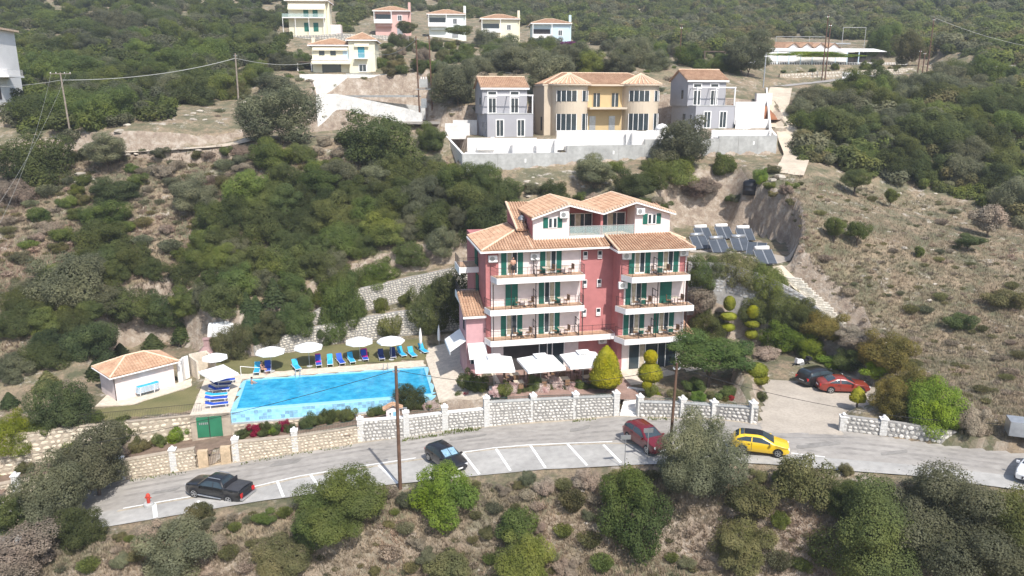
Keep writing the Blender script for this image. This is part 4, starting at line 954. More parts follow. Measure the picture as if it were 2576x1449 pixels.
mb = MB(); mb.add([(-1.5,-.8,.5),(1.5,-.8,.5),(1.5,.8,.5),(-1.5,.8,.5),(-1.35,-.75,1.7),(1.3,-.75,1.7),(1.3,.75,1.7),(-1.35,.75,1.7),(-1.2,0,1.95),(1.15,0,1.95)],[(0,1,5,4),(1,2,6,9,5),(2,3,7,6),(3,0,4,8,7),(4,5,9,8),(8,9,6,7),(0,3,2,1)])
mb.build('cover', M['canvas'], cv); mb = MB()
for x in (-.9,-.3,.3,.9): mb.path([(x,-.82,.5),(x,-.77,1.7),(x,0,1.97)],.02,4)
mb.build('strap', M['rail'], cv)
for y in (-.75,.75): MB().tube((0,y-.08,.28),(0,y+.08,.28),.3,.3,12).build('wheel', M['rubber'], cv)
# little shrine-like notice box with tiled roof on the wall
p = at_z(987,1060,lambda X: zroad(X)+1.2); p.y += .5
nb = thing('notice_box', 'small white notice cabinet with a tiled gable roof above the street wall', 'notice board', p, HA)
MB().box(-.6,.6,-.2,.2,-.6,1.15).build('cabinet', M['cream_wall'], nb)
bp_ = MB().box(-.42,.48,-.225,-.202,.1,.85).build('board', M['white'], nb); MB().box(.0,.42,-.235,-.226,.18,.78).build('poster', M['pool_tile'], bp_)
for q in ((-.25,.62),(-.25,.36)): MB().box(q[0]-.07,q[0]+.07,-.235,-.226,q[1]-.08,q[1]+.08).build('notice', M['rail'], bp_)
for s in (-1,1): roof_plane(nb, [(s*.85,-.4,1.05),(0,-.4,1.5),(0,.4,1.5),(s*.85,.4,1.05)], (s,0,-.5), .05)
# ------------------------------------------------------------------ building plots up the hill: concrete wall and courts
def zc(x, y): return Hs(x, y)
cw = thing('concrete_wall', 'long stained concrete retaining wall below the grey and ochre villas', 'wall')
tops = [((1163,387),(1425,384)),((1425,365),(1620,365)),((1620,350),(1806,349)),((1806,343),(1952,340))]
bots = [((1163,440),(1425,413)),((1425,413),(1620,399)),((1620,399),(1806,392)),((1806,392),(1952,386))]
tt = [104.5,107,109,111,112.5]; zs_ = []
for k, (tp, bt) in enumerate(zip(tops, bots)):
    a, b = at_t(*bt[0], tt[k]), at_t(*bt[1], tt[k+1]); za, zb_ = z_at_dist(a.y,*tp[0]), z_at_dist(b.y,*tp[1]); zt = (za+zb_)/2; zs_.append((a,b,zt))
    d = (b-a); d.z = 0; d.normalize(); nn = Vector((-d.y,d.x,0))*.35
    MB().slab([(a.x,a.y,a.z-1.5),(b.x,b.y,b.z-1.5),(b.x,b.y,zt),(a.x,a.y,zt)], nn).build('panel', M['concrete'], cw)
    for f in (.0,.33,.66):
        q = a.lerp(b,f); MB().slab([(q.x+.05,q.y-.012,q.z-.8),(q.x+.08,q.y-.012,q.z-.8),(q.x+.08,q.y-.012,zt),(q.x+.05,q.y-.012,zt)],(0,.01,0)).build('joint', M['mortar'], cw)
    q = a.lerp(b,.6); MB().slab([(q.x-.12,q.y-.03,zt-1.3),(q.x+.12,q.y-.03,zt-1.3),(q.x+.12,q.y-.03,zt-.8),(q.x-.12,q.y-.03,zt-.8)],(0,.02,0)).build('junction_box', M['white'], cw)
a = zs_[0][0]; lft = at_t(1122,400,112); ztl = z_at_dist(lft.y,1122,342)
MB().slab([(a.x,a.y,a.z-1.5),(lft.x,lft.y,a.z-1.0),(lft.x,lft.y,ztl),(a.x,a.y,zs_[0][2])], (.3,.1,0)).build('panel', M['concrete_w'], cw)
b = zs_[-1][1]; MB().slab([(b.x,b.y,b.z-1.5),(b.x+1.2,b.y+9,b.z-1),(b.x+1.2,b.y+9,zs_[-1][2]+1.5),(b.x,b.y,zs_[-1][2])], (-.3,0,0)).build('panel', M['concrete_w'], cw)
# court floors
for k, (a, b, zt) in enumerate(zs_):
    plat('court_floor', [a+Vector((0.02,.3,0)), b+Vector((-0.02,.3,0)), b+Vector((0,9,0)), a+Vector((0,9,0))], zt-.25+.004*k, M['concrete_w'], 2.5)
# white inner retaining walls between courts and house plots
iw = thing('white_wall', 'white court walls stepping in front of the grey and ochre villas', 'wall')
def seg(px0,px1,yt,yb,t,th=.3,m='concrete_w'):
    a, b = at_t(px0,yb,t), at_t(px1,yb,t); zt = z_at_dist(a.y,(px0+px1)/2,yt)
    MB().slab([(a.x,a.y,a.z-.6),(b.x,b.y,a.z-.6),(b.x,b.y,zt),(a.x,a.y,zt)],(0,th,0)).build('panel', M[m], iw)
seg(1176,1350,347,378,110); seg(1350,1400,350,380,109); seg(1400,1600,328,367,110.5); seg(1575,1625,330,362,109.8); seg(1625,1760,328,348,111.2); seg(1790,1935,327,343,113.5)
seg(1120,1182,310,340,118,.25); seg(1140,1200,302,335,120,.25)
mb = MB(); a = at_t(1200,350,109.6)
for i in range(5): mb.box(a.x+i*.5,a.x+(i+1)*.5,a.y-.6,a.y-.02,a.z-1.5,a.z-.9+i*.3)
mb.build('steps', M['concrete_w'], iw)
for px0,px1,yt,yb,t in ((1395,1402,352,380,108),(1590,1596,335,367,108.6),(1290,1296,352,385,107.5)): seg(px0,px1,yt,yb,t,2.0)
# right hand white walls and red earth
rw = thing('white_wall', 'white roadside walls beside the dirt track right of the grey villa', 'wall')
for (x0,y0,x1,y1,hh,t0,t1) in ((1848,296,1922,296,40,118,121),(1850,322,1930,320,22,116,117)):
    a, b = at_t(x0,y0,t0), at_t(x1,y1,t1); z = z_at_dist(a.y,x0,y0-hh)
    MB().slab([(a.x,a.y,a.z-1),(b.x,b.y,b.z-1),(b.x,b.y,z),(a.x,a.y,z)],(0,.3,0)).build('panel', M['concrete_w'], rw)
a, b = at_t(1940,345,113), at_t(1930,232,134); MB().slab([(a.x,a.y,a.z-1.2),(b.x,b.y,b.z-1),(b.x,b.y,b.z+.8),(a.x,a.y,a.z+.9)],(-.3,0,0)).build('panel', M['concrete_w'], rw)
MB().obox(at_t(1920,252,127),(2.6,1,2.2)).build('gatepost', M['concrete_w'], rw)
eh = at_t(1880,262,124); mb = MB(); rows = []
for i in range(9):
    r = []
    for j in range(13):
        x, y = (j/12-.5)*10, (i/8-.5)*7; hgt = max(0, 1-(x/5)**2-(y/3.5)**2)**.7*2.6*(.75+.5*vnoise(np.array([j*.7+3.]),np.array([i*.7+9.]))[0]); r.append((eh.x+x,eh.y+y,eh.z-2.4+hgt))
    rows.append(r)
tag(mb.grid(rows).build('earth_heap', M['soil_red'], None, True), 'heap of red earth behind the white wall right of the grey villa', 'earth heap')

# ------------------------------------------------------------------ villas
def window(root, u, w, z, wd, h, frame=0.1, m='white', glass='glass', bars=1, proud=.03):
    g = MB().box(u-wd/2,u+wd/2,w-.03,w-.004,z,z+h).build('window', M[glass], root); f = MB()
    f.box(u-wd/2-frame,u-wd/2,w-.05-proud,w-.004,z-frame,z+h+frame); f.box(u+wd/2,u+wd/2+frame,w-.05-proud,w-.004,z-frame,z+h+frame)
    f.box(u-wd/2,u+wd/2,w-.05-proud,w-.004,z+h,z+h+frame); f.box(u-wd/2,u+wd/2,w-.05-proud,w-.004,z-frame,z)
    f.build('window_frame', M[m], g)
    if bars:
        b = MB()
        for i in range(bars): x = u-wd/2+wd*(i+1)/(bars+1); b.box(x-.04,x+.04,w-.05,w-.031,z,z+h)
        b.build('glazing_bar', M['white'], g)
    return g
def gable_x(root, x0, x1, y0, y1, z, rise, over=.3, wallm='grey_render'):
    """ridge along x"""
    ym = (y0+y1)/2; s = rise/((y1-y0)/2); zo = z-s*over
    a = roof_plane(root, [(x0-over,y0-over,zo),(x1+over,y0-over,zo),(x1+over,ym,z+rise),(x0-over,ym,z+rise)], (0,-1,-s), .15)
    roof_plane(root, [(x0-over,y1+over,zo),(x0-over,ym,z+rise),(x1+over,ym,z+rise),(x1+over,y1+over,zo)], (0,1,-s), .15)
    ridge(a, (x0-over,ym,z+rise+.04),(x1+over,ym,z+rise+.04),.11)
    MB().box(x0-over,x1+over,y0-over-.06,y0-over,zo-.28,zo-.02).build('fascia', M['white'], a)
    for x in (x0, x1-.2): MB().slab([(x,y0,z-.02),(x,y1,z-.02),(x,ym,z+rise-.16)],(.2,0,0)).build('gable', M[wallm], root)
def hip(root, x0, x1, y0, y1, z, rise, over=.4, fascia='white', tile=True):
    x0-=over; x1+=over; y0-=over; y1+=over; h = min((x1-x0),(y1-y0))/2; ym = (y0+y1)/2
    if x1-x0 > y1-y0: r1, r2 = (x0+h,ym,z+rise), (x1-h,ym,z+rise)
    else: r1, r2 = ((x0+x1)/2,y0+h,z+rise), ((x0+x1)/2,y1-h,z+rise)
    A,B,C,D = (x0,y0,z),(x1,y0,z),(x1,y1,z),(x0,y1,z); s = rise/h
    ew = x1-x0 > y1-y0
    pls = [([A,B,r2,r1] if ew else [A,B,r1],(0,-1,-s)),([B,C,r2] if ew else [B,C,r2,r1],(1,0,-s)),([C,D,r1,r2] if ew else [C,D,r2],(0,1,-s)),([D,A,r1] if ew else [D,A,r1,r2],(-1,0,-s))]
    for pl, dn in pls: rf = roof_plane(root, pl, dn, .12, tile)
    for a, b in ((A,r1),(B,r2 if ew else r1),(C,r2),(D,r1 if ew else r2),(r1,r2)): ridge(rf, Vector(a)+Vector((0,0,.05)), Vector(b)+Vector((0,0,.05)), .1, None, .6)
    f = MB(); f.box(x0-.05,x1+.05,y0-.06,y0,z-.25,z-.02); f.box(x0-.06,x0,y0,y1,z-.25,z-.02); f.box(x1,x1+.06,y0,y1,z-.25,z-.02); f.box(x0,x1,y1,y1+.05,z-.25,z-.02); f.build('fascia', M[fascia], rf)
    return rf
def grey_villa(p, wd, label, flip):
    r = thing('villa', label, 'villa', p, R(12))
    MB().box(0,wd,0,9,-1.2,3.3).build('wall', M['grey_render'], r)
    MB().box(-.25,wd-.35,2.6,9.2,3.3,7.3).build('wall', M['grey_render'], r)
    gable_x(r, -.25, wd-.35, 2.6, 9.2, 7.3, 1.5)
    MB().box(-.03,wd+.03,-.04,2.6,3.302,3.42).build('terrace_floor', M['concrete'], r)
    for u in (1.7+.2, wd-1.9): window(r, u, 0, .15, 1.0, 2.3, .14, bars=1)
    for u in (1.25, wd-2.3): window(r, u, 2.6, 3.5, 1.05, 2.1, .1, bars=1); window(r, u, 2.6, 6.0, 1.2, .55, .16, bars=0)
    for w, z in ((1.2,.9),(3.6,0.0)):
        d = MB().box(-.03,-.002,w,w+(.6 if z else .9),z,z+(1.1 if z else 2.1)).build('window', M['glass'], r); MB().box(-.05,-.031,w-.12,w+.02,z-.12,z+1.3).build('window_frame', M['white'], d)
    d = MB().box(-.28,-.252,4.2,4.9,4.4,5.7).build('window', M['glass'], r)
    pg = MB(); 
    for u in (.15, wd/2, wd-.1): pg.box(u-.08,u+.08,.05,.21,3.42,6.0); pg.box(u-.06,u+.06,.21,2.57,5.86,5.98)
    pg.box(.0,wd+.05,.05,.21,6.0,6.14); pg.box(.0,wd+.05,1.2,1.3,6.0,6.1); pg.build('pergola', M['white'], r)
    rl_ = MB(); rl_.tube((wd-.05,.1,4.3),(wd-.05,2.6,4.3),.03,.03,4)
    for i in range(16): rl_.tube((wd-.05,.1+i*.16,3.42),(wd-.05,.1+i*.16,4.3),.012,.012,3)
    rl_.build('railing', M['rail'], r)
    return r
gv1 = at_t(1226,343,113); gv1.z = 24.45
grey_villa(gv1, 7.0, 'left lilac grey villa with white window frames and a terracotta gable roof', 0)
gv2 = at_t(1748,321,115.3); gv2.z = 25.6
grey_villa(gv2, 6.4, 'right lilac grey villa beside the red earth heap with white window frames', 1)
# ochre double villa with round bays
p = at_t(1402,326,115.6); p.z = 25.15
ov = thing('villa', 'ochre villa pair with two round bays under fan shaped tiled roofs', 'villa', p, R(11))
W_ = 17.0
MB().box(-1.4,W_+.2,3.0,11,-1,7.0).build('wall', M['ochre'], ov); MB().box(5.6,11.2,2.95,2.998,-.4,7.0).build('wall', M['ochre_y'], ov)
MB().box(5.4,11.4,1.0,3.0,3.25,3.55).build('balcony', M['ochre'], ov)
bayg = M['glass']
for cx in (2.6, 14.2):
    rad, n = 2.85, 18; cyl = [(cx+rad*math.cos(R(-180+i*180/n)), 3.0+rad*math.sin(R(-180+i*180/n))*1.0) for i in range(n+1)]
    MB().prism(cyl, -1.0, 7.0).build('bay', M['ochre'], ov)
    for z0, h in ((.05,2.55),(4.45,1.6)):
        for a0, a1, bars in ((-146,-82,4),(-62,-24,2)):
            g = MB(); k = 8
            for i in range(k):
                q0, q1 = R(a0+(a1-a0)*i/k), R(a0+(a1-a0)*(i+1)/k)
                g.add([(cx+(rad+.03)*math.cos(q),3+(rad+.03)*math.sin(q),z) for q,z in ((q0,z0),(q1,z0),(q1,z0+h),(q0,z0+h))],[(0,1,2,3)])
            g = g.build('window', bayg, ov); f = MB()
            for i in range(bars+1):
                q = R(a0+(a1-a0)*i/bars); c = Vector((cx+(rad+.06)*math.cos(q),3+(rad+.06)*math.sin(q),0)); f.tube(c+Vector((0,0,z0)),c+Vector((0,0,z0+h)),.06,.06,4)
            f.build('window_frame', M['white'], g)
    n = 16; rr = rad+.5; cone = MB(); rib = MB()
    for i in range(n):
        q0, q1 = R(-190+i*200/n), R(-190+(i+1)*200/n); a = (cx+rr*math.cos(q0),3+rr*math.sin(q0),7.02); b = (cx+rr*math.cos(q1),3+rr*math.sin(q1),7.02)
        cone.add([a,b,(cx,3.2,8.7)],[(0,1,2)]); rib.tube(Vector(a)+Vector((0,0,.04)),(cx,3.2,8.75),.1,.06,5)
    rf = cone.build('roof', M['tile'], ov); rib.build('ridge_caps', M['tile_ridge'], rf)
    MB().prism([(cx+(rr+.02)*math.cos(R(-180+i*10)),3+(rr+.02)*math.sin(R(-180+i*10))) for i in range(19)], 6.82, 7.0).build('cornice', M['ochre'], rf)
hip(ov, -1.2, W_, 3.4, 10.6, 7.05, 1.75, .4, 'ochre'); MB().box(5.4,11.4,1.9,3.0,6.75,6.95).build('canopy', M['ochre'], ov)
for u in (7.0, 10.0): window(ov, u, 2.95, 3.6, 1.1, 2.1, .08, 'ochre_y', bars=1)
for u in (6.4, 9.6): MB().box(u-.5,u+.5,2.9,2.947,.0,2.2).build('door', M['steel'], ov)
window(ov, -1.4, 3.0, .1, .01, .01, .01, bars=0)
MB().box(-1.44,-1.402,4.2,5.1,.0,2.1).build('door', M['dark_in'], ov)
mb = MB(); mb.lathe([(.05,0),(1.1,0),(.95,.5),(.55,.85),(.05,1.0)],(0,0,0),9); tag(mb.build('sand_pile', M['canvas'], None, True, at_t(1665,328,113.2)), 'white sacked rubble pile beside the right round bay', 'rubble pile')
# ------------------------------------------------------------------ houses above
def awning(root, u0, u1, w, z, proj, drop, m='canvas_c'):
    a = MB().slab([(u0,w,z),(u1,w,z),(u1,w-proj,z-drop),(u0,w-proj,z-drop)],(0,0,.04)).build('awning', M[m], root); MB().box(u0,u1,w-proj-.02,w-proj,z-drop-.3,z-drop+.03).build('valance', M[m], a)
yh = thing('house', 'pale yellow two storey house with cream awnings above white stone ramps', 'house', at_t(788,186,150), R(4)); yh.location.z = 34.55
MB().box(0,7.2,0,7,-.8,5.6).build('wall', M['yellow_wall'], yh); MB().box(7.2,12.3,-.6,7,-.8,6.6).build('wall', M['yellow_wall'], yh)
hip(yh, -.2, 7.6, 0, 7, 5.7, 1.4, .5); hip(yh, 7.2, 12.3, -.6, 7, 6.65, 1.5, .45)
MB().box(-.3,.3,2,2.7,5.5,7.2).build('chimney', M['yellow_wall'], yh)
awning(yh, .2, 7.0, 0, 5.5, .5, .6); awning(yh, .0, 7.6, -.1, 2.9, 1.4, .6)
for u in (1.9, 4.1): window(yh, u, 0, 3.7, 1.1, 1.2, .05, 'yellow_wall', bars=0)
d = MB().box(6.0,7.15,-.03,-.003,2.95,5.0).build('door', M['blue_wall'], yh); MB().box(0,7.2,-.9,-.004,2.75,2.95).build('balcony', M['white'], yh)
d = MB().box(1.8,5.5,-.03,-.003,.0,2.3).build('sliding_door', M['glass'], yh)
MB().box(8.3,10.9,-1.6,-.604,3.0,3.2).build('balcony', M['white'], yh); d = MB().box(9.0,10.3,-.64,-.603,3.25,5.6).build('door', mat('teal_paint', (0.05,0.25,0.33),.5), yh)
rr_ = MB(); 
for x in np.linspace(8.35,10.85,14): rr_.tube((x,-1.55,3.2),(x,-1.55,4.1),.02,.02,3)
rr_.tube((8.3,-1.55,4.1),(10.9,-1.55,4.1),.03,.03,4); rr_.build('railing', M['white'], yh)
window(yh, 9.8, -.6, .7, 1.3, 1.2, .15, bars=1); awning(yh, 8.4, 11.2, -.6, 6.0, .4, .4)
MB().box(-3.2,0,.2,5,2.4,2.55).build('carport_roof', M['bark'], yh); 
for u in (-3.0,-.3): MB().box(u-.1,u+.1,.3,.5,-.8,2.4).build('carport_post', M['white'], yh)
# white stone ramps under the yellow house
yw = thing('white_wall', 'whitewashed stone ramp walls zigzagging below the pale yellow house', 'wall')
M['rubble_w'] = mat('whitewashed_rubble', (0.72,0.70,0.66), 0.95, 0.12, 1.2, scale2=5.0, bump=0.4, bscale=5)
def ramp(L_, m='rubble_w', th=.4, name='panel'):
    for (x0,yb0,yt0,t0),(x1,yb1,yt1,t1) in zip(L_[:-1], L_[1:]):
        a, b = at_t(x0,yb0,t0), at_t(x1,yb1,t1)
        MB().slab([(a.x,a.y,a.z-.8),(b.x,b.y,b.z-.8),(b.x,b.y,z_at_dist(b.y,x1,yt1)),(a.x,a.y,z_at_dist(a.y,x0,yt0))],(0,th,0)).build(name, M[m], yw)
ramp([(757,245,187,143),(800,238,186,144),(870,232,187,145),(945,225,188,146),(1019,208,184,147)])
ramp([(800,330,238,124),(850,325,236,124.5),(930,316,252,124),(1020,300,272,123),(1062,292,285,122)])
ramp([(838,246,236,131),(960,268,256,130),(1070,290,268,128)])
plat('ramp_road', [at_t(775,236,139),at_t(850,234,138),at_t(990,268,130),at_t(1060,290,126),at_t(1020,282,125),at_t(900,250,128),at_t(800,244,131)], at_t(850,240,132).z, M['concrete'], .3)
plat('ramp_road', [at_t(870,186,147),at_t(945,186,147),at_t(1010,185,150),at_t(985,158,160),at_t(950,155,162),at_t(945,180,152)], 34.75, M['concrete'], .4)
plat('ramp_road', [at_t(1000,318,122),at_t(1130,318,122),at_t(1130,295,126),at_t(1040,295,127)], at_t(1060,305,124).z, M['asphalt'], .4)
def small_house(px, py, t, wd, dp, h, m, label, rot, balc=True, mirror=False):
    q = at_t(px, py, t); r = thing('house', label, 'house', q, R(rot))
    MB().box(0,wd,0,dp,-2,h).build('wall', M[m], r); hip(r, -.1, wd+.1, -.1, dp, h+.02, 1.5, .5)
    MB().box(wd+.02,wd+.7,1.5,2.3,-1.5,h+2.4).build('chimney', M[m], r)
    w0 = wd*.5
    bl = MB().box(-.2,w0+.2,-1.6,-.004,2.7,2.9); bl.box(-.2,w0+.2,-1.6,-1.45,2.9,3.8); bl.box(-.2,-.05,-1.45,-.01,2.9,3.8); bl.box(w0+.05,w0+.2,-1.45,-.01,2.9,3.8); bl.build('balcony', M['white'], r)
    MB().box(.2,w0-.2,-.05,-.006,2.95,5.2).build('sliding_door', M['dark_in'] if mirror else M['glass'], r)
    for u in (-.1, w0+.05): MB().box(u-.08,u+.1,-1.58,-1.4,3.8,h-.2).build('balcony_post', M['white'], r)
    MB().box(-.2,w0+.2,-1.6,-.01,h-.35,h-.1).build('canopy', M['white'], r)
    MB().box(.5,w0+.1,-.9,-.006,1.9,2.68).build('awning_box', M[m], r)
    window(r, wd*.75, 0, 3.6, 1.0, 1.3, .15, bars=1); d = MB().box(wd*.66,wd*.84,-.04,-.005,-.2,2.0).build('door', M['steel'], r)
    return r
small_house(945,85,214,9.2,8,6.2,'pink_wall','soft pink house with white balcony among the trees at the top',4)
small_house(1080,93,216,9.8,8,6.2,'mint_wall','pale mint white house with white balcony between pink and cream houses',4)
small_house(1213,108,217,10.2,8,6.6,'yellow_wall','pale cream house with white balcony left of the light blue house',4)
small_house(1340,122,215,10.4,8,6.8,'blue_wall','light blue house with white balcony above the purple flowers',4,True,True)
ap = at_t(728,80,200); r = thing('house', 'tall cream house with long white balconies and a cream awning at the top edge', 'house', ap, R(3))
MB().box(0,9.8,0,8,-2.5,7.8).build('wall', M['yellow_wall'], r); hip(r,-.2,10,-.2,8,7.85,2,.5); MB().box(9.82,10.5,1,1.8,-2,10).build('chimney', M['yellow_wall'], r)
MB().box(-1.3,9.6,-1.6,-.01,3.3,3.55).build('balcony', M['white'], r); awning(r,.2,9.7,-.01,7.2,1.3,1.5)
for z in (.1,3.6):
    for u in (4.6,7.0): MB().box(u-.65,u+.65,-.05,-.006,z,z+2.2).build('door', M['shutter'], r)
for u in (-1.2,2,5.5,9.4): MB().tube((u,-1.5,-1.5),(u,-1.5,3.3),.08,.08,6).build('balcony_post', M['white'], r)
g_ = MB().box(-1.3,9.6,-1.58,-1.55,3.56,4.4).build('glass_railing', M['clear_glass'], r); MB().box(10.5,13.2,1.5,4,-2,2.0).build('annex', M['cream_wall'], r)
stone_wall('stone_wall','rough stone terrace wall below the tall cream house', up_wall([(722,112,90),(800,110,88),(860,108,84),(1028,110,92)],[199,198,198,199]), .5, M['mortar'], M['stone_fill'], (0.7,0.5), maxn=60)
# white building cut by the left edge
q = at_t(-128,240,118); lb = thing('apartment_building', 'tall white apartment building cut off by the left edge of the view', 'building', q, R(8)); 
MB().box(-6,6.3,0,10,-3,10.2).build('wall', M['white'], lb); MB().box(-6.4,6.9,-.6,10.4,10.2,10.5).build('roof', M['tile_ridge'], lb)
for u in (3.4,4.4,5.4): MB().box(u-.12,u+.12,-.2,-.003,-2,10.1).build('pilaster', M['white'], lb)
for z in (2.8,): 
    s = MB().box(6.31,8.6,1,6,z,z+.25).build('balcony', M['white'], lb); f = MB()
    for y in np.linspace(1.05,5.9,18): f.tube((8.5,y,z+.25),(8.5,y,z+1.2),.02,.02,3)
    for x in np.linspace(6.4,8.5,9): f.tube((x,1.05,z+.25),(x,1.05,z+1.2),.02,.02,3)
    f.tube((8.5,1.05,z+1.2),(8.5,5.9,z+1.2),.03,.03,4); f.tube((6.4,1.05,z+1.2),(8.5,1.05,z+1.2),.03,.03,4); f.build('railing', M['white'], s)
MB().box(6.31,6.34,1.6,2.6,-.6,2.2).build('door', M['dark_in'], lb)
for u in (.5,2.2): window(lb, u, 0, 5, .9, 1.3, .05, bars=0)
# ------------------------------------------------------------------ tavern
q = at_t(1925,162,163); tv = thing('tavern', 'long low tavern with zigzag tiled gables, white blinds and a green vine', 'tavern', q, R(5)); q2 = Hs(q.x+10,q.y+4); tv.location.z = q.z
MB().box(0,23,6,16,-2.5,3.6).build('wall', M['white'], tv); 
rf = roof_plane(tv, [(-1,5.4,3.6),(20,5.4,3.6),(20,12,5.4),(-1,12,5.4)], (0,-1,-.3))
for i in range(4):
    c = 8.4+i*3.1
    for s in (-1,1):
        a = roof_plane(tv, [(c+s*1.5,5.0,3.75),(c,5.0,4.75),(c,8.5,4.75),(c+s*1.5,8.5,3.75)], (s,0,-.66), .08); MB().slab([(c+s*1.55,4.95,3.6),(c,4.95,4.68),(c,4.95,4.86),(c+s*1.55,4.95,3.78)],(0,.08,0)).build('fascia', M['bark'], a)
    MB().slab([(c-1.4,5.3,3.62),(c+1.4,5.3,3.62),(c,5.3,4.6)],(0,.1,0)).build('gable', M['white'], tv)
MB().slab([(0,0,2.7),(27,0,2.7),(27,5.3,3.6),(0,5.3,3.6)],(0,0,.1)).build('terrace_roof', M['concrete_w'], tv)
for i in range(9): MB().box(i*2.6-.1,i*2.6+.1,0,.2,-2.4,2.7).build('post', M['blue_wall'], tv)
for i in range(7): MB().box(i*2.6+.12,i*2.6+2.48,.05,.12,.6,2.6).build('blind', M['white'], tv)
MB().box(0,23,1.0,1.05,-.8,2.6).build('painted_shade', M['dark_in'], tv)  # dark sheet standing in for the shade under the terrace roof
f = MB(); f.tube((-9,-.3,.4),(32,-.3,.4),.05,.05,4); f.tube((-9,-.3,-.6),(32,-.3,-.6),.05,.05,4)
for i in range(110): f.box(-9+i*.373,-8.86+i*.373,-.33,-.28,-.7,.5)
f.build('picket_railing', M['white'], tv)
fr = MB(); fr.path([(8,14,4.5),(8,14,6.8),(20,14,6.8),(20,14,4.5)],.06,5); fr.tube((12,14,4.5),(12,14,6.8),.05,.05,5); fr.tube((16,14,4.5),(16,14,6.8),.05,.05,5); fr.path([(24.5,15,3),(24.5,15,9),(30,15,9),(30,15,3)],.07,5); fr.build('roof_frame', M['concrete'], tv)
MB().box(15.5,24.5,11,14.5,5.0,5.3).build('solar_canopy', M['steel'], tv)
pg = MB()
for i in range(7): pg.box(-13.5+i*2,-13.36+i*2,0,4,2.4,2.55)
for u in (-13.4,-9,-4.5): pg.box(u-.1,u+.1,0,.2,-2.4,2.4); pg.box(u-.1,u+.1,3.8,4,-2.4,2.4)
pg.box(-13.6,-1,0,.15,2.55,2.7); pg.build('pergola', M['bark'], tv)
stone_wall('stone_wall','tan roadside stone wall below the tavern hedge', up_wall([(1960,212,186),(2060,206,180),(2130,200,178),(2320,182,170)],[148,149,150,158]), .5, M['mortar_tan'], M['stone_fill'], (0.7,0.5), maxn=120)
sg = thing('signboard', 'white roadside signboard with faint grey script below the tavern', 'sign', at_t(2139,206,146), R(4))
MB().box(-1.7,1.7,-.05,.05,.3,1.75).build('board', M['white'], sg)
for x in (-1.4,1.4): MB().box(x-.06,x+.06,.05,.17,-1.2,1.5).build('post', M['steel'], sg)
s_ = MB(); s_.path([(-1.45,-.06,.6),(-1.3,-.06,1.0),(-1.2,-.06,.7),(-1.05,-.06,1.1)],.03,4); x = -.9
for i in range(11): s_.path([(x,-.06,1.0),(x+.06,-.06,1.0+.2*rnd.random()),(x+.12,-.06,.95),(x+.18,-.06,1.05)],.02,4); x += .2
s_.build('lettering', M['steel'], sg)
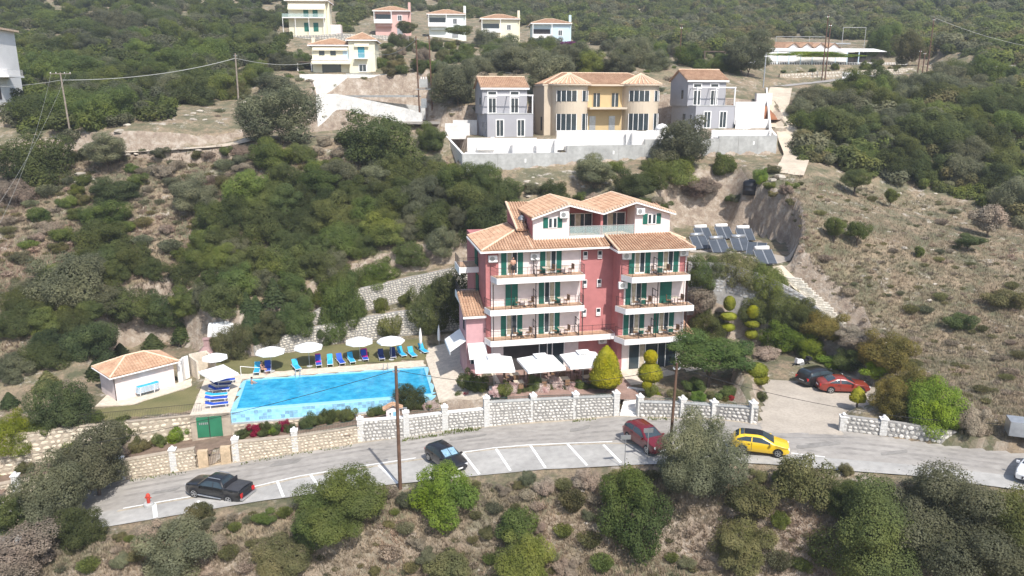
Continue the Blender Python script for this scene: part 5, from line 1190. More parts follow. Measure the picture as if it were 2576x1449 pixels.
# ------------------------------------------------------------------ vehicles
def paint(name, c, rough=.28): return mat(name, c, rough, 0.04, 1.0, 0.0, 0.5, coat=0.6)
def car(name, label, col, loc, rot, L_, W_, top, belt, glass_x, wheels, wr, roof_m=None, cat='car', pickup=False, extra=None):
    """top: outline of hood, windscreen, roof, tail as (x, z) from nose to tail; belt: (x, z) of the waist line"""
    root = thing(name, label, cat, loc, rot); pm = col; hw = W_/2; X = sorted(set([p[0] for p in top]+[p[0] for p in belt]+list(np.linspace(.0,L_,25))))
    tz = lambda x: float(np.interp(x, [p[0] for p in top],[p[1] for p in top])); bz_ = lambda x: min(float(np.interp(x,[p[0] for p in belt],[p[1] for p in belt])), tz(x)-.015)
    wf = lambda x: hw*(1-.20*max(0,1-x/.55)**2-.16*max(0,1-(L_-x)/.45)**2)
    rows = []
    for x in X:
        t, b, w = tz(x), bz_(x), wf(x); zl = .22+.10*max(0,1-x/.4)+.12*max(0,1-(L_-x)/.5); wt = w*(1-.36*min(1,(t-b)/.62)) if t-b > .03 else w*.96
        half = [(w*.93,zl),(w,zl+.16),(w,(zl+b)/2+.1),(w*.97,b),(wt+.02,t-.06 if t-b > .1 else b+.012),(wt*.86,t),(0,t+.018)]
        rows.append([(x,-y,z) for y,z in half]+[(x,y,z) for y,z in reversed(half[:-1])])
    mb = MB().grid(rows); n = len(rows[0]); mb.add(rows[0],[tuple(range(n))]); mb.add(rows[-1],[tuple(reversed(range(n)))])
    mb.build('body', pm, root, True)
    # side glass, windscreen and rear window lie a little proud of the shell
    g0, g1, g2, g3 = glass_x                           # windscreen foot, windscreen head, rear window head, rear window foot
    for s in (-1, 1):
        g = MB(); xs_ = [g0+.22, g1+.05]+list(np.linspace(g1+.2,g2-.1,6))+[g2+.05,g3-.18]; up, lo = [], []
        for x in xs_:
            t, b, w = tz(x), bz_(x), wf(x); wt = w*(1-.36*min(1,(t-b)/.62)); f0, f1 = .12, (.84 if g1 < x < g2 else .78); h = t-.06-b
            lo.append((x, s*(w*.97+(wt+.02-w*.97)*f0+.012), b+h*f0)); up.append((x, s*(w*.97+(wt+.02-w*.97)*f1+.012), b+h*max(f1,f0+.02)))
        g.grid([lo, up]); gg = g.build('side_window', M['glass'], root)
        pl = MB(); xm = (g1+g2)/2+.1; t, b, w = tz(xm), bz_(xm), wf(xm); wt = w*(1-.36*min(1,(t-b)/.62)); pl.add([(xm-.04,s*(w*.97+.016),b),(xm+.04,s*(w*.97+.016),b),(xm+.04,s*(wt+.036),t-.07),(xm-.04,s*(wt+.036),t-.07)],[(0,1,2,3)]); pl.build('pillar', pm if not pickup else M['black_plastic'], gg)
        d = MB(); d.box(xm-.012,xm+.012,min(s*hw*.985,s*(hw+.004)),max(s*hw*.985,s*(hw+.004)),.35,bz_(xm)-.03); d.box(xm+.1,xm+.28,min(s*hw*.97,s*(hw+.02)),max(s*hw*.97,s*(hw+.02)),bz_(xm)-.14,bz_(xm)-.1); d.build('door_handle', M['black_plastic'], root)
        m_ = MB().obox((g0+.28,s*(hw+.09),bz_(g0+.3)+.07),(.12,.2,.14)); m_.build('mirror', pm, root)
    def pane(xa, xb, nm):
        rws = []
        for x in np.linspace(xa, xb, 4):
            t, b, w = tz(x), bz_(x), wf(x); wt = w*(1-.36*min(1,(t-b)/.62)); rws.append([(x,y,t+.014+.018*(1-abs(y)/wt)) for y in np.linspace(-wt*.84,wt*.84,5)])
        return MB().grid(rws).build(nm, M['glass'], root)
    ws = pane(g0+.06, g1-.03, 'windscreen'); pane(g2+.04, g3-.05, 'rear_window')
    if roof_m: 
        rws = []
        for x in np.linspace(g1-.03, g2+.02, 6):
            t, b, w = tz(x), bz_(x), wf(x); wt = w*(1-.36*min(1,(t-b)/.62)); rws.append([(x,y,t+.012+.018*(1-abs(y)/wt)) for y in np.linspace(-wt*.84,wt*.84,5)])
        MB().grid(rws).build('roof_panel', roof_m, root)
    for x in wheels:
        for s in (-1, 1):
            y = s*(hw-.09); wl_ = MB(); wl_.tube((x,y-.11,wr),(x,y+.11,wr),wr,wr,18); w_o = wl_.build('wheel', M['rubber'], root)
            rm = MB(); yo = y+s*.112
            for k in range(5):
                a = 2*math.pi*k/5; c, si = math.cos(a), math.sin(a); p = Vector((x+c*wr*.34,yo+s*.006,wr+si*wr*.34)); rm.obox(p,(wr*.62,.02,wr*.17),Matrix.Rotation(-a,3,'Y'))
            rm.tube((x,yo-.004,wr),(x,yo+s*.016,wr),wr*.16,wr*.16,8)
            for k in range(16):
                a, b2 = 2*math.pi*k/16, 2*math.pi*(k+1)/16; rm.tube((x+math.cos(a)*wr*.64,yo,wr+math.sin(a)*wr*.64),(x+math.cos(b2)*wr*.64,yo,wr+math.sin(b2)*wr*.64),.022,.022,4)
            rm.build('rim', M['chrome'], w_o)
            ar = MB(); k0 = 14
            for k in range(k0):
                a, b2 = math.pi*k/k0, math.pi*(k+1)/k0; r0, r1 = wr*.98, wr*1.16; yy = s*(hw+.006)
                ar.add([(x+r0*math.cos(a),yy,wr+r0*math.sin(a)),(x+r1*math.cos(a),yy,wr+r1*math.sin(a)),(x+r1*math.cos(b2),yy,wr+r1*math.sin(b2)),(x+r0*math.cos(b2),yy,wr+r0*math.sin(b2))],[(0,1,2,3)])
            ar.build('wheel_arch', M['black_plastic'], root)
    zb_ = bz_(.3)
    for s in (-1, 1):
        MB().obox((.16,s*hw*.66,zb_-.13),(.26,.34,.15),Matrix.Rotation(s*.35,3,'Z')).build('headlight', M['lamp_clear'], root)
        MB().obox((L_-.09,s*hw*.72,min(bz_(L_-.2),.95)-.12),(.12,.26,.24 if not pickup else .34),Matrix.Rotation(-s*.3,3,'Z')).build('tail_light', M['lamp_red'], root)
    MB().box(-.02,.05,-hw*.4,hw*.4,.36,.56).build('grille', M['black_plastic'], root); MB().box(-.035,-.021,-.26,.26,.40,.51).build('number_plate', M['white'], root)
    MB().box(L_-.02,L_+.02,-.26,.26,.55,.66).build('number_plate', M['white'], root)
    if extra: extra(root, hw, tz, bz_, wf)
    return root
hatch_top = [(0,.62),(.12,.78),(.9,.95),(1.05,.99),(1.95,1.42),(2.3,1.47),(3.2,1.45),(3.6,1.38),(4.0,1.06),(4.12,.9),(4.2,.6)]
hatch_belt = [(0,.6),(.15,.74),(1.0,.9),(2.5,.93),(3.8,.99),(4.2,.62)]
suv_top = [(0,.7),(.1,.86),(.95,1.04),(1.1,1.08),(1.9,1.56),(2.3,1.63),(3.5,1.61),(3.9,1.52),(4.3,1.15),(4.42,.95),(4.48,.62)]
suv_belt = [(0,.68),(.15,.82),(1.0,.99),(2.5,1.03),(4.0,1.1),(4.48,.66)]
coupe_top = [(0,.58),(.12,.72),(1.05,.88),(1.25,.92),(2.05,1.30),(2.5,1.35),(3.0,1.33),(3.75,1.02),(4.2,.94),(4.35,.86),(4.42,.55)]
coupe_belt = [(0,.56),(.15,.7),(1.2,.84),(2.5,.88),(3.7,.94),(4.2,.9),(4.42,.57)]
wagon_top = [(0,.65),(.12,.8),(.95,.98),(1.1,1.02),(1.95,1.48),(2.4,1.53),(3.7,1.5),(4.0,1.4),(4.25,1.0),(4.36,.85),(4.4,.6)]
pick_top = [(0,.82),(.08,1.02),(1.15,1.16),(1.3,1.2),(1.95,1.68),(2.3,1.74),(3.2,1.74),(3.35,1.68),(3.75,1.24),(3.85,1.22),(5.1,1.2),(5.18,1.1),(5.22,.7)]
pick_belt = [(0,.78),(.12,.98),(1.2,1.1),(2.5,1.15),(3.6,1.18),(5.1,1.17),(5.22,.72)]
def facing(a, b): d = b-a; return math.atan2(d.y, d.x)        # car x axis runs nose -> tail
def put(nose_px, tail_px, z): 
    a, b = at_z(*nose_px, z), at_z(*tail_px, z); r = facing(a, b); return a, r
def pick_extra(root, hw, tz, bz_, wf):
    MB().box(3.72,3.80,-hw*.8,hw*.8,1.235,1.62).build('roll_bar', M['black_plastic'], root)
    c = MB(); c.add([(3.85,-hw*.9,1.24),(5.08,-hw*.9,1.23),(5.08,hw*.9,1.23),(3.85,hw*.9,1.24),(3.85,0,1.33),(5.05,0,1.29)],[(0,1,5,4),(4,5,2,3)]); c.build('tonneau_cover', mat('dark_grey_cover',(0.05,0.05,0.055),.55), root)
    MB().box(5.18,5.38,-hw*.92,hw*.92,.5,.66).build('rear_bumper', M['chrome'], root)
    for s in (-1,1):
        st_ = MB(); st_.tube((1.35,s*(hw+.06),.42),(3.5,s*(hw+.06),.42),.055,.055,7); st_.build('side_step', M['chrome'], root)
        r_ = MB(); r_.tube((2.15,s*.55,1.8),(3.25,s*.55,1.8),.03,.03,6); r_.build('roof_rail', M['chrome'], root)
black = paint('black_paint', (0.012,0.012,0.013))
a, r = put((478,1243),(618,1258), lambda X: zroad(X)+.07); pk_r = r
car('pickup_truck','black double cab pickup with covered bed parked along the strip beside the hydrant',black,a+Vector((0,.55,0)),r,5.3,1.86,pick_top,pick_belt,(1.3,1.98,3.25,3.75),(.95,4.15),.40,cat='pickup',pickup=True,extra=pick_extra)
def shade_extra(root, hw, tz, bz_, wf):
    for s in (-1,1):
        rws = []
        for x in np.linspace(1.2,1.85,4): rws.append([(x,y,tz(x)+.03+.018*(1-abs(y)/.6)) for y in np.linspace(s*.03,s*.58,4)])
        MB().grid(rws).build('sunshade', mat('silver_blue_sunshade',(0.30,0.47,0.58),.35,.25,5.0,metal=.4), root)
a, r = put((1152,1196),(1062,1140), lambda X: zroad(X)+.07)
car('parked_car','black hatchback with a silver blue windscreen sunshade nosed toward the bank',black,a+Vector((.15,.3,0)),r,4.2,1.76,hatch_top,hatch_belt,(1.05,1.97,3.25,3.95),(.8,3.35),.32,extra=shade_extra)
a, r = put((1664,1150),(1578,1096), lambda X: zroad(X)+.07)
car('parked_car','dark red family car parked at an angle beside the two signposts',paint('dark_red_paint',(0.14,0.009,0.016)),a+Vector((.1,.2,0)),r,4.48,1.82,suv_top,suv_belt,(1.1,1.93,3.6,4.2),(.85,3.5),.34)
a, r = put((1989,1145),(1853,1137), lambda X: zroad(X)+.07)
car('hatchback','yellow hatchback with a black roof driving out from behind the olive tree',paint('yellow_paint',(0.72,0.47,0.02)),a+Vector((-.1,.2,0)),r,4.2,1.76,hatch_top,hatch_belt,(1.05,1.97,3.25,3.95),(.8,3.35),.33,roof_m=mat('black_roof',(0.015,0.013,0.013),.3))
a, r = put((2110,955),(2014,968), 4.46); 
car('parked_car','black estate car parked in the yard next to the motorcycle',black,at_z(2098,956,4.46)+Vector((.3,.3,0)),r+.12,4.4,1.76,wagon_top,suv_belt,(1.1,1.97,3.75,4.2),(.85,3.4),.32)
a, r = put((2183,988),(2075,985), 4.46)
car('parked_car','orange red saloon coupe parked nearest to the hedge in the yard',paint('copper_red_paint',(0.24,0.035,0.022)),a+Vector((.1,.4,0)),r,4.42,1.74,coupe_top,coupe_belt,(1.25,2.08,3.0,3.75),(.85,3.45),.32)
a, r = put((2590,1222),(2640,1160), lambda X: zroad(X)+.07)
car('parked_car','white car cut off by the right edge at the roadside',paint('white_paint_car',(0.7,0.7,0.7)),a+Vector((-.2,0,0)),r,4.2,1.76,hatch_top,hatch_belt,(1.05,1.97,3.25,3.95),(.8,3.35),.32)
tr_ = thing('trailer','grey box trailer cut off by the right edge above the road','trailer',Vector((at_t(2560,1130,56.5).x,at_t(2560,1130,56.5).y,Hs(at_t(2560,1130,56.5).x,at_t(2560,1130,56.5).y))),R(-20))
MB().box(-.9,1.8,-.7,.7,.5,1.6).build('body',M['steel'],tr_)
for y in (-.75,.75): MB().tube((.4,y-.08,.3),(.4,y+.08,.3),.3,.3,12).build('wheel',M['rubber'],tr_)
# motorcycle
p = at_z(1998,930,4.46); mc = thing('motorcycle','white and black touring motorcycle leaning in the yard behind the black estate','motorcycle',p,R(18))
for x in (0,1.45):
    w_ = MB()
    for k in range(16):
        a, b2 = 2*math.pi*k/16, 2*math.pi*(k+1)/16; w_.tube((x+.27*math.cos(a),0,.32+.27*math.sin(a)),(x+.27*math.cos(b2),0,.32+.27*math.sin(b2)),.06,.06,5)
    wo = w_.build('wheel',M['rubber'],mc); h_ = MB()
    for k in range(5): a = 2*math.pi*k/5; h_.tube((x,0,.32),(x+.26*math.cos(a),0,.32+.26*math.sin(a)),.02,.02,4)
    h_.build('rim',M['chrome'],wo)
MB().obox((.75,0,.45),(.55,.3,.4)).build('engine',M['steel'],mc); mb = MB(); mb.add([(.35,-.2,.75),(.95,-.16,.72),(.95,.16,.72),(.35,.2,.75),(.45,-.15,1.02),(.85,-.13,.98),(.85,.13,.98),(.45,.15,1.02)],[(0,1,5,4),(1,2,6,5),(2,3,7,6),(3,0,4,7),(4,5,6,7)]); mb.build('fuel_tank',M['white'],mc)
mb = MB(); mb.add([(.1,-.25,.7),(.45,-.28,.72),(.45,.28,.72),(.1,.25,.7),(.15,-.18,1.15),(.35,-.2,1.1),(.35,.2,1.1),(.15,.18,1.15)],[(0,1,5,4),(1,2,6,5),(2,3,7,6),(3,0,4,7),(4,5,6,7)]); mb.build('fairing',M['white'],mc)
MB().obox((1.2,0,.84),(.75,.28,.14),Matrix.Rotation(-.08,3,'Y')).build('seat',M['black_plastic'],mc); MB().path([(.22,-.4,1.08),(.3,0,1.05),(.22,.4,1.08)],.025,5).build('handlebar',M['rail'],mc); MB().path([(0,.09,.32),(.28,.09,1.0)],.035,5).build('fork',M['chrome'],mc); MB().obox((1.6,0,1.0),(.4,.5,.32)).build('top_case',M['black_plastic'],mc)
# ------------------------------------------------------------------ poles and cables
def pole(name,label,px,py,z,h,m,lean=(0,0),arm=None,r=.15):
    p = at_z(px,py,z) if callable(z) or isinstance(z,(int,float)) else Vector(z)
    root = thing(name,label,'utility pole',p); top = Vector((lean[0],lean[1],h)); MB().tube((0,0,-.8),top,r,r*.72,10).build('post',m,root)
    if arm:
        c = MB(); c.obox(top-Vector((0,0,arm[1])),(arm[0],.09,.1)); cr = c.build('crossarm',M['wood_grey'],root); ins = MB()
        for f in (-.46,-.2,.2,.46): ins.lathe([(.03,0),(.06,.03),(.05,.12),(.02,.16)],top+Vector((arm[0]*f,0,.05-arm[1])),7)
        ins.build('insulator',M['white'],cr)
    else:
        b = MB(); b.tube(top-Vector((.22,0,.45)),top-Vector((-.22,0,.45)),.03,.03,5); b.lathe([(.03,0),(.06,.05),(.03,.16)],top-Vector((.22,0,.45)),6); b.lathe([(.03,0),(.06,.05),(.03,.16)],top-Vector((-.22,0,.45)),6); b.build('bracket',M['steel'],root)
    return root, p+top
p1, t1 = pole('utility_pole','tall brown wooden pole in front of the pool beside the parking strip',1007,1229,lambda X: zroad(X)-.1,9.9,M['wood_pole'],(.02,0))
lampo = MB(); lampo.tube(t1-Vector((0,0,3.4))-p1.location,t1-Vector((-.45,0,3.3))-p1.location,.03,.03,5); lampo.obox(t1-Vector((-.55,0,3.3))-p1.location,(.3,.12,.1)); lampo.build('bracket',M['steel'],p1)
p2, t2 = pole('utility_pole','dark wooden pole rising from behind the roadside olive tree',1680,1190,lambda X: zroad(X)-.1,8.6,M['wood_pole'],(.25,.1),r=.13)
q = hit(184,376); p3, t3 = pole('utility_pole','grey wooden pole with crossarm on the left slope',0,0,(q.x,q.y,q.z),10.6,M['wood_grey'],(-.45,.2),(3.0,.15),.14)
q = hit(600,252); p4, t4 = pole('utility_pole','slim grey pole by the round bushes at the upper left',0,0,(q.x,q.y,q.z),7.6,M['wood_grey'],(.1,0),None,.16)
for i,(px,py,h,lab) in enumerate([(1057,318,14.0,'left brown pole of the transformer pair beside the white ramps'),(1089,312,13.8,'right brown pole of the transformer pair beside the white ramps')]):
    q = at_t(px,py,124.0); q.z = min(q.z, Hs(q.x,q.y)+.2); pr_, tt_ = pole('utility_pole',lab,0,0,(q.x,q.y,q.z),h,M['wood_pole'],(-.3,.2),None,.14)
    if i == 0: t5 = tt_
    else: t6 = tt_
d_ = (t6-t5); tfm = thing('transformer','grey transformer and platform mounted between the two brown poles','transformer',(0,0,0)); mid = t5.lerp(t6,.5)
MB().obox(mid-Vector((0,0,8.2)),(2.6,.6,.12)).build('platform',M['steel'],tfm); MB().obox(mid-Vector((0,.1,7.3)),(1.3,.8,1.3)).build('tank',M['concrete'],tfm); MB().obox(mid-Vector((0,.3,10.4)),(.9,.4,1.5)).build('cabinet',M['steel'],tfm); ib = MB()
for x in (-.4,0,.4): ib.lathe([(.04,0),(.09,.1),(.09,.3),(.03,.45)],mid+Vector((x,0,-6.7)),7)
ib.build('insulator',M['white'],tfm)
poles_t = []
for px,py,t,h,lab in [(2065,222,147,13.5,'left tall brown pole below the tavern sign'),(2073,222,147.5,12.0,'shorter brown pole next to the tall one below the tavern'),(1708,172,150,8,'brown pole on the terraces left of the tavern'),(2330,192,150,11,'brown pole beside the upper road right of the tavern'),(1918,238,136,7,'grey post at the white gatepost below the tavern'),(2307,190,151,5,'left post of the low brown frame on the upper road'),(2318,196,150,5,'right post of the low brown frame on the upper road')]:
    q = at_t(px,py,t); q.z = min(q.z,Hs(q.x,q.y)+.3); _, tt_ = pole('utility_pole',lab,0,0,(q.x,q.y,q.z),h,M['wood_pole'] if 'grey' not in lab else M['steel'],(.1,0),None,.13); poles_t.append(tt_)
def cable(a, b, sag, label, m='cable', r=.016, n=18):
    a, b = Vector(a), Vector(b); P = [a.lerp(b,i/n)-Vector((0,0,sag*4*(i/n)*(1-i/n))) for i in range(n+1)]; mb = MB().path(P, r, 4); return tag(mb.build('overhead_cable', M[m]), label, 'cable')
dn = Vector((0,0,-.3))
cable(t1+dn, at_t(-260,1190,60.0), .9, 'black cable from the tall brown pole across the pool to the left edge', r=.022)
cable(t1+dn, t2+dn, 1.2, 'black cable slung between the tall brown pole and the dark pole', r=.02)
cable(t2+dn, at_t(2700,1065,58), 1.4, 'black cable from the dark pole over the yard to the right edge', r=.02)
cable(t3-Vector((0,0,1.0)), t4-Vector((0,0,.8)), .9, 'thick pale cable from crossarm pole to the slim grey pole', 'cable_l', .05)
cable(t3-Vector((0,0,1.0)), at_t(-120,215,112), .5, 'pale cable from crossarm pole to the left edge', 'cable_l', .03)
cable(t4-Vector((0,0,.8)), at_t(800,155,150), .8, 'pale cable from the slim grey pole to the yellow house', 'cable_l', .045)
cable(at_t(940,135,148), t5-Vector((0,0,.5)), 1.0, 'pale cable from the yellow house to the transformer poles', 'cable_l', .04)
cable(t6-Vector((0,0,.6)), poles_t[2], 2.0, 'thin dark cable from transformer poles to the tavern side pole', 'cable', .025)
cable(poles_t[2], poles_t[0], 1.2, 'thin dark cable between the poles in front of the tavern', 'cable', .025)
cable(poles_t[3], at_t(2700,130,165), 1.2, 'pale cable from the upper road pole to the right edge', 'cable_l', .03)
for i in (0,2): cable(t3+Vector((-1.2+i*1.1,0,.15)), at_t(-30-i*40,620+i*20,62), 1.5, ['left','middle','right'][i]+' thin wire falling from crossarm pole to the lower left edge', 'cable_l', .008)
# signs and hydrant on the strip
for px,py,h,w_,lab in [(1571,1178,2.5,.75,'left grey signpost with a flat panel at the end of the parking bays'),(1628,1160,2.5,.75,'right grey signpost with a flat panel in front of the dark red car')]:
    p = at_z(px,py,lambda X: zroad(X)+.07); s = thing('signpost',lab,'sign',p,R(4)); MB().tube((0,0,-.3),(0,0,h),.03,.03,6).build('post',M['steel'],s); MB().box(-w_/2,w_/2,-.05,.0,h-.12,h+.22).build('panel',M['steel'],s)
p = at_z(375,1272,lambda X: zroad(X)+.07); hy = thing('fire_hydrant','red fire hydrant standing on a low concrete ring at the kerb','hydrant',p)
MB().lathe([(.38,0),(.38,.22),(.33,.26)],(0,0,0),12).build('base',M['concrete'],hy); rp_ = mat('hydrant_red',(0.45,0.05,0.03),.5,.15,3); MB().lathe([(.13,.26),(.13,.75),(.17,.78),(.17,.85),(.12,.98),(.03,1.05)],(0,0,0),10).build('barrel',rp_,hy)
for s in (-1,1): MB().tube((s*.1,0,.68),(s*.24,0,.68),.06,.06,7).build('nozzle',rp_,hy)
# ------------------------------------------------------------------ parasols, canopies, loungers
def parasol(px,py,z,h,r,label,square=False,rot=0,tilt=0,group=None,closed=False):
    p = at_z(px,py,z) if not isinstance(px,Vector) else px; root = thing('parasol',label,'parasol',p,rot,group)
    MB().tube((0,0,0),(0,0,h+(.15 if not closed else 0)),.028,.028,6).build('pole',M['steel'],root); MB().lathe([(.3,0),(.3,.07),(.06,.1)],(0,0,0),10).build('base',M['concrete'],root)
    if closed:
        MB().lathe([(.05,1.0),(.16,1.15),(.17,1.7),(.13,2.3),(.05,2.75),(.01,2.85)],(0,0,0),9).build('canopy',M['canvas'],root,True); return root
    n = 4 if square else 8; ring = [(r*(1.35 if square else 1)*math.cos(2*math.pi*(i+.5)/n), r*(1.35 if square else 1)*math.sin(2*math.pi*(i+.5)/n)) for i in range(n)]; mb = MB(); ap = (0,0,h+r*.34)
    v = [ap]+[(x*.5,y*.5,h+r*.19) for x,y in ring]+[(x,y,h) for x,y in ring]+[(x*1.005,y*1.005,h-.17) for x,y in ring]; f = []
    for i in range(n): j = (i+1)%n; f += [(0,1+i,1+j),(1+i,1+n+i,1+n+j,1+j),(1+n+i,1+2*n+i,1+2*n+j,1+n+j)]
    c = mb.add(v,f).build('canopy',M['canvas'],root); c.rotation_euler = (tilt,0,0); rb = MB()
    for x,y in ring: rb.tube((0,0,h+r*.30),(x*.97,y*.97,h-.03),.012,.012,4)
    rb.build('rib',M['steel'],c); return root
for px,py,lab in [(684,934,'first open round white parasol from the left at the pool lawn'),(779,922,'second open round white parasol from the left at the pool lawn'),(906,907,'third open round white parasol from the left at the pool lawn'),(985,905,'fourth open round white parasol from the left at the pool lawn')]:
    parasol(px,py,3.1,2.15,1.47,lab,rot=rnd.random(),group='open parasols by the pool')
parasol(1059,888,3.15,2.9,1.4,'closed white parasol standing between the turquoise loungers',closed=True,group='closed parasols'); parasol(1105,880,3.2,2.9,1.4,'closed white parasol on the grey paving near the hotel flank',closed=True,group='closed parasols')
parasol(545,946,3.08,2.0,1.25,'small white parasol in front of the barbecue',rot=.4); parasol(551,985,3.08,2.0,1.35,'tilted square white parasol over the blue loungers',square=True,rot=.9,tilt=.12)
def canopy_(px0,py0,label,z=4.45,sx=3.5,sy=3.6,rot=0):
    p = at_z(px0,py0,z); root = thing('square_canopy',label,'parasol',p,HA+rot,'square canopies on the dining terrace'); MB().tube((0,0,0),(0,0,2.9),.045,.045,7).build('pole',M['steel'],root); MB().obox((0,0,.06),(.9,.9,.12)).build('base',M['concrete'],root)
    hx, hy, z0, z1 = sx/2, sy/2, 2.4, 3.05; mb = MB(); t = .42
    v = [(-hx,-hy,z0),(hx,-hy,z0),(hx,hy,z0),(-hx,hy,z0),(-t,-t,z1),(t,-t,z1),(t,t,z1),(-t,t,z1)]; mb.add(v,[(0,1,5,4),(1,2,6,5),(2,3,7,6),(3,0,4,7),(4,5,6,7)]); lo = [(x,y,z0-.22) for x,y,_ in v[:4]]; mb.add(v[:4]+lo,[(0,1,5,4),(1,2,6,5),(2,3,7,6),(3,0,4,7)]); c = mb.build('canopy',M['canvas'],root)
    cp_ = MB(); k = .6; cp_.add([(-k,-k,z1+.08),(k,-k,z1+.08),(k,k,z1+.08),(-k,k,z1+.08),(0,0,z1+.32)],[(0,1,4),(1,2,4),(2,3,4),(3,0,4)]); cp_.build('vent',M['canvas'],c); rb = MB()
    for sx_,sy_ in ((-1,-1),(1,-1),(1,1),(-1,1)): rb.tube((0,0,2.95),(sx_*hx*.98,sy_*hy*.98,z0-.02),.02,.02,4)
    rb.build('rib',M['steel'],c); return root
canopy_(1243,978,'left white square canopy over the dining terrace',rot=-.12); canopy_(1360,976,'middle white square canopy over the dining terrace',rot=.06); canopy_(1466,966,'right white square canopy behind the golden topiary',rot=.0)
BLU = mat('royal_blue_mesh',(0.02,0.075,0.42),.7,.15,4.0); TUR = mat('turquoise_mesh',(0.03,0.36,0.60),.7,.15,4.0); NAV = mat('navy_mesh',(0.02,0.04,0.16),.7,.15,4.0)
LP = {}
def lounger_proto(m, back):
    if (m.name, back) in LP: return LP[(m.name, back)]
    root = thing('sun_lounger','x','sun lounger'); f = MB()
    for s in (-.29,.29): f.tube((s,0,.32),(s,1.9,.32),.025,.025,5)
    f.tube((-.29,0,.32),(.29,0,.32),.025,.025,5); f.build('frame',M['white'],root); MB().obox((0,.62,.34),(.56,1.24,.035)).build('seat',m,root)
    a = R(back); b = MB().obox((0,1.24+.36*math.cos(a),.34+.36*math.sin(a)),(.56,.72,.035),Matrix.Rotation(a,3,'X')); b.build('backrest',m,root)
    for x,y in ((-.28,.2),(.28,.2),(-.28,1.5),(.28,1.5)): MB().tube((x,y,0),(x,y,.32),.025,.025,5).build('leg',M['white'],root)
    LP[(m.name, back)] = root; root['new'] = 1; return root
def lounger(p, rz, m, label, back=40, group='sun loungers by the pool'):
    pr_ = lounger_proto(m, back)
    if pr_.get('new'): pr_['new'] = 0; del pr_['new']; pr_.location = p; pr_.rotation_euler = (0,0,rz); pr_['label'] = label; pr_['group'] = group; return pr_
    return dup(pr_, p, rz, label, group)
for px,py,m,dr_,lab in [(645,945,TUR,0,'turquoise lounger with the reading woman at the left end'),(674,941,BLU,5,'blue lounger right of the reading woman'),(752,936,TUR,18,'turquoise lounger under the second open parasol'),(803,926,BLU,5,'blue lounger with the longer pink towel'),(831,924,TUR,2,'turquoise lounger right of the longer pink towel'),(863,921,BLU,15,'blue lounger left of the pair under the third parasol'),(889,918,TUR,12,'turquoise lounger under the third open parasol'),(921,912,BLU,8,'blue lounger with the wide pink towel'),(962,910,NAV,4,'left navy lounger in shade of the fourth parasol'),(990,906,NAV,0,'right navy lounger in shade of the fourth parasol'),(1018,902,TUR,16,'turquoise lounger left of the closed parasol'),(1044,903,TUR,14,'turquoise lounger just beside the closed parasol'),(1074,893,TUR,20,'turquoise lounger right of the closed parasol')]:
    lounger(at_z(px,py,3.1), HA+R(dr_), m, lab, 52)
for i,(px,py,m) in enumerate([(545,1020,BLU),(543,1006,BLU),(543,997,TUR),(548,983,BLU),(552,972,NAV),(562,960,BLU)]):
    lounger(at_z(px+30,py+1,3.07), HA+R(92+rnd.uniform(-6,6)), m, ['first','second','third','fourth','fifth','sixth'][i]+' lounger from the front in the blue row left of the pool', 18 if i < 3 else 35, 'blue loungers left of the pool')
for px,py,w_,lab in [(803,925,.5,'pink towel spread on a blue lounger'),(921,911,.6,'magenta towel spread on the lounger nearest the fourth parasol')]:
    p = at_z(px,py,3.1); a = R(52); mb = MB(); mb.obox((0,.95,.372),(w_,.55,.02)); mb.obox((0,1.22+.36*math.cos(a),.40+.36*math.sin(a)),(w_+.04,.78,.02),Matrix.Rotation(a,3,'X')); o = mb.build('towel',mat('pink_towel',(0.55,0.02,0.22),.9,.1,3),None,loc=p,rotz=HA+R(6)); tag(o,lab,'towel')
# stack of loungers by the hut
for k in range(6):
    q = at_z(345,998,2.8)+Vector((.02*k,0,.05+.11*k)); rt = lounger(q, R(47)-R(90), TUR, ['lowest','second','third','fourth','fifth','topmost'][k]+' lounger of the turquoise stack against the hut', 4, 'stacked loungers by the hut')
# dining tables and chairs
CH = MAT_W = mat('brown_wicker',(0.20,0.12,0.07),.8,.2,6.0)
def chair_proto():
    r_ = thing('chair','x','chair'); MB().obox((0,0,.44),(.44,.44,.05)).build('seat',CH,r_); MB().obox((0,.21,.70),(.44,.04,.48)).build('backrest',CH,r_)
    for x in (-.19,.19):
        for y in (-.19,.19): MB().tube((x,y,0),(x,y,.44),.018,.018,4).build('leg',M['rail'],r_)
    return r_
def table_proto():
    r_ = thing('table','x','table'); MB().obox((0,0,.73),(.85,.85,.04)).build('tabletop',mat('pale_table',(0.55,0.48,0.38),.6,.1,3),r_); MB().tube((0,0,0),(0,0,.72),.04,.04,6).build('leg',M['rail'],r_); MB().obox((0,0,.02),(.5,.5,.03)).build('base',M['rail'],r_); return r_
ch0, tb0 = chair_proto(), table_proto(); used = [0,0]
def chair(p, rz, label, group):
    if not used[0]: used[0] = 1; ch0.location = p; ch0.rotation_euler = (0,0,rz); ch0['label'] = label; ch0['group'] = group; return ch0
    return dup(ch0, p, rz, label, group)
def table(p, rz, label, group, sc=1):
    if not used[1]: used[1] = 1; tb0.location = p; tb0.rotation_euler = (0,0,rz); tb0['label'] = label; tb0['group'] = group; return tb0
    return dup(tb0, p, rz, label, group, sc)
k = 0
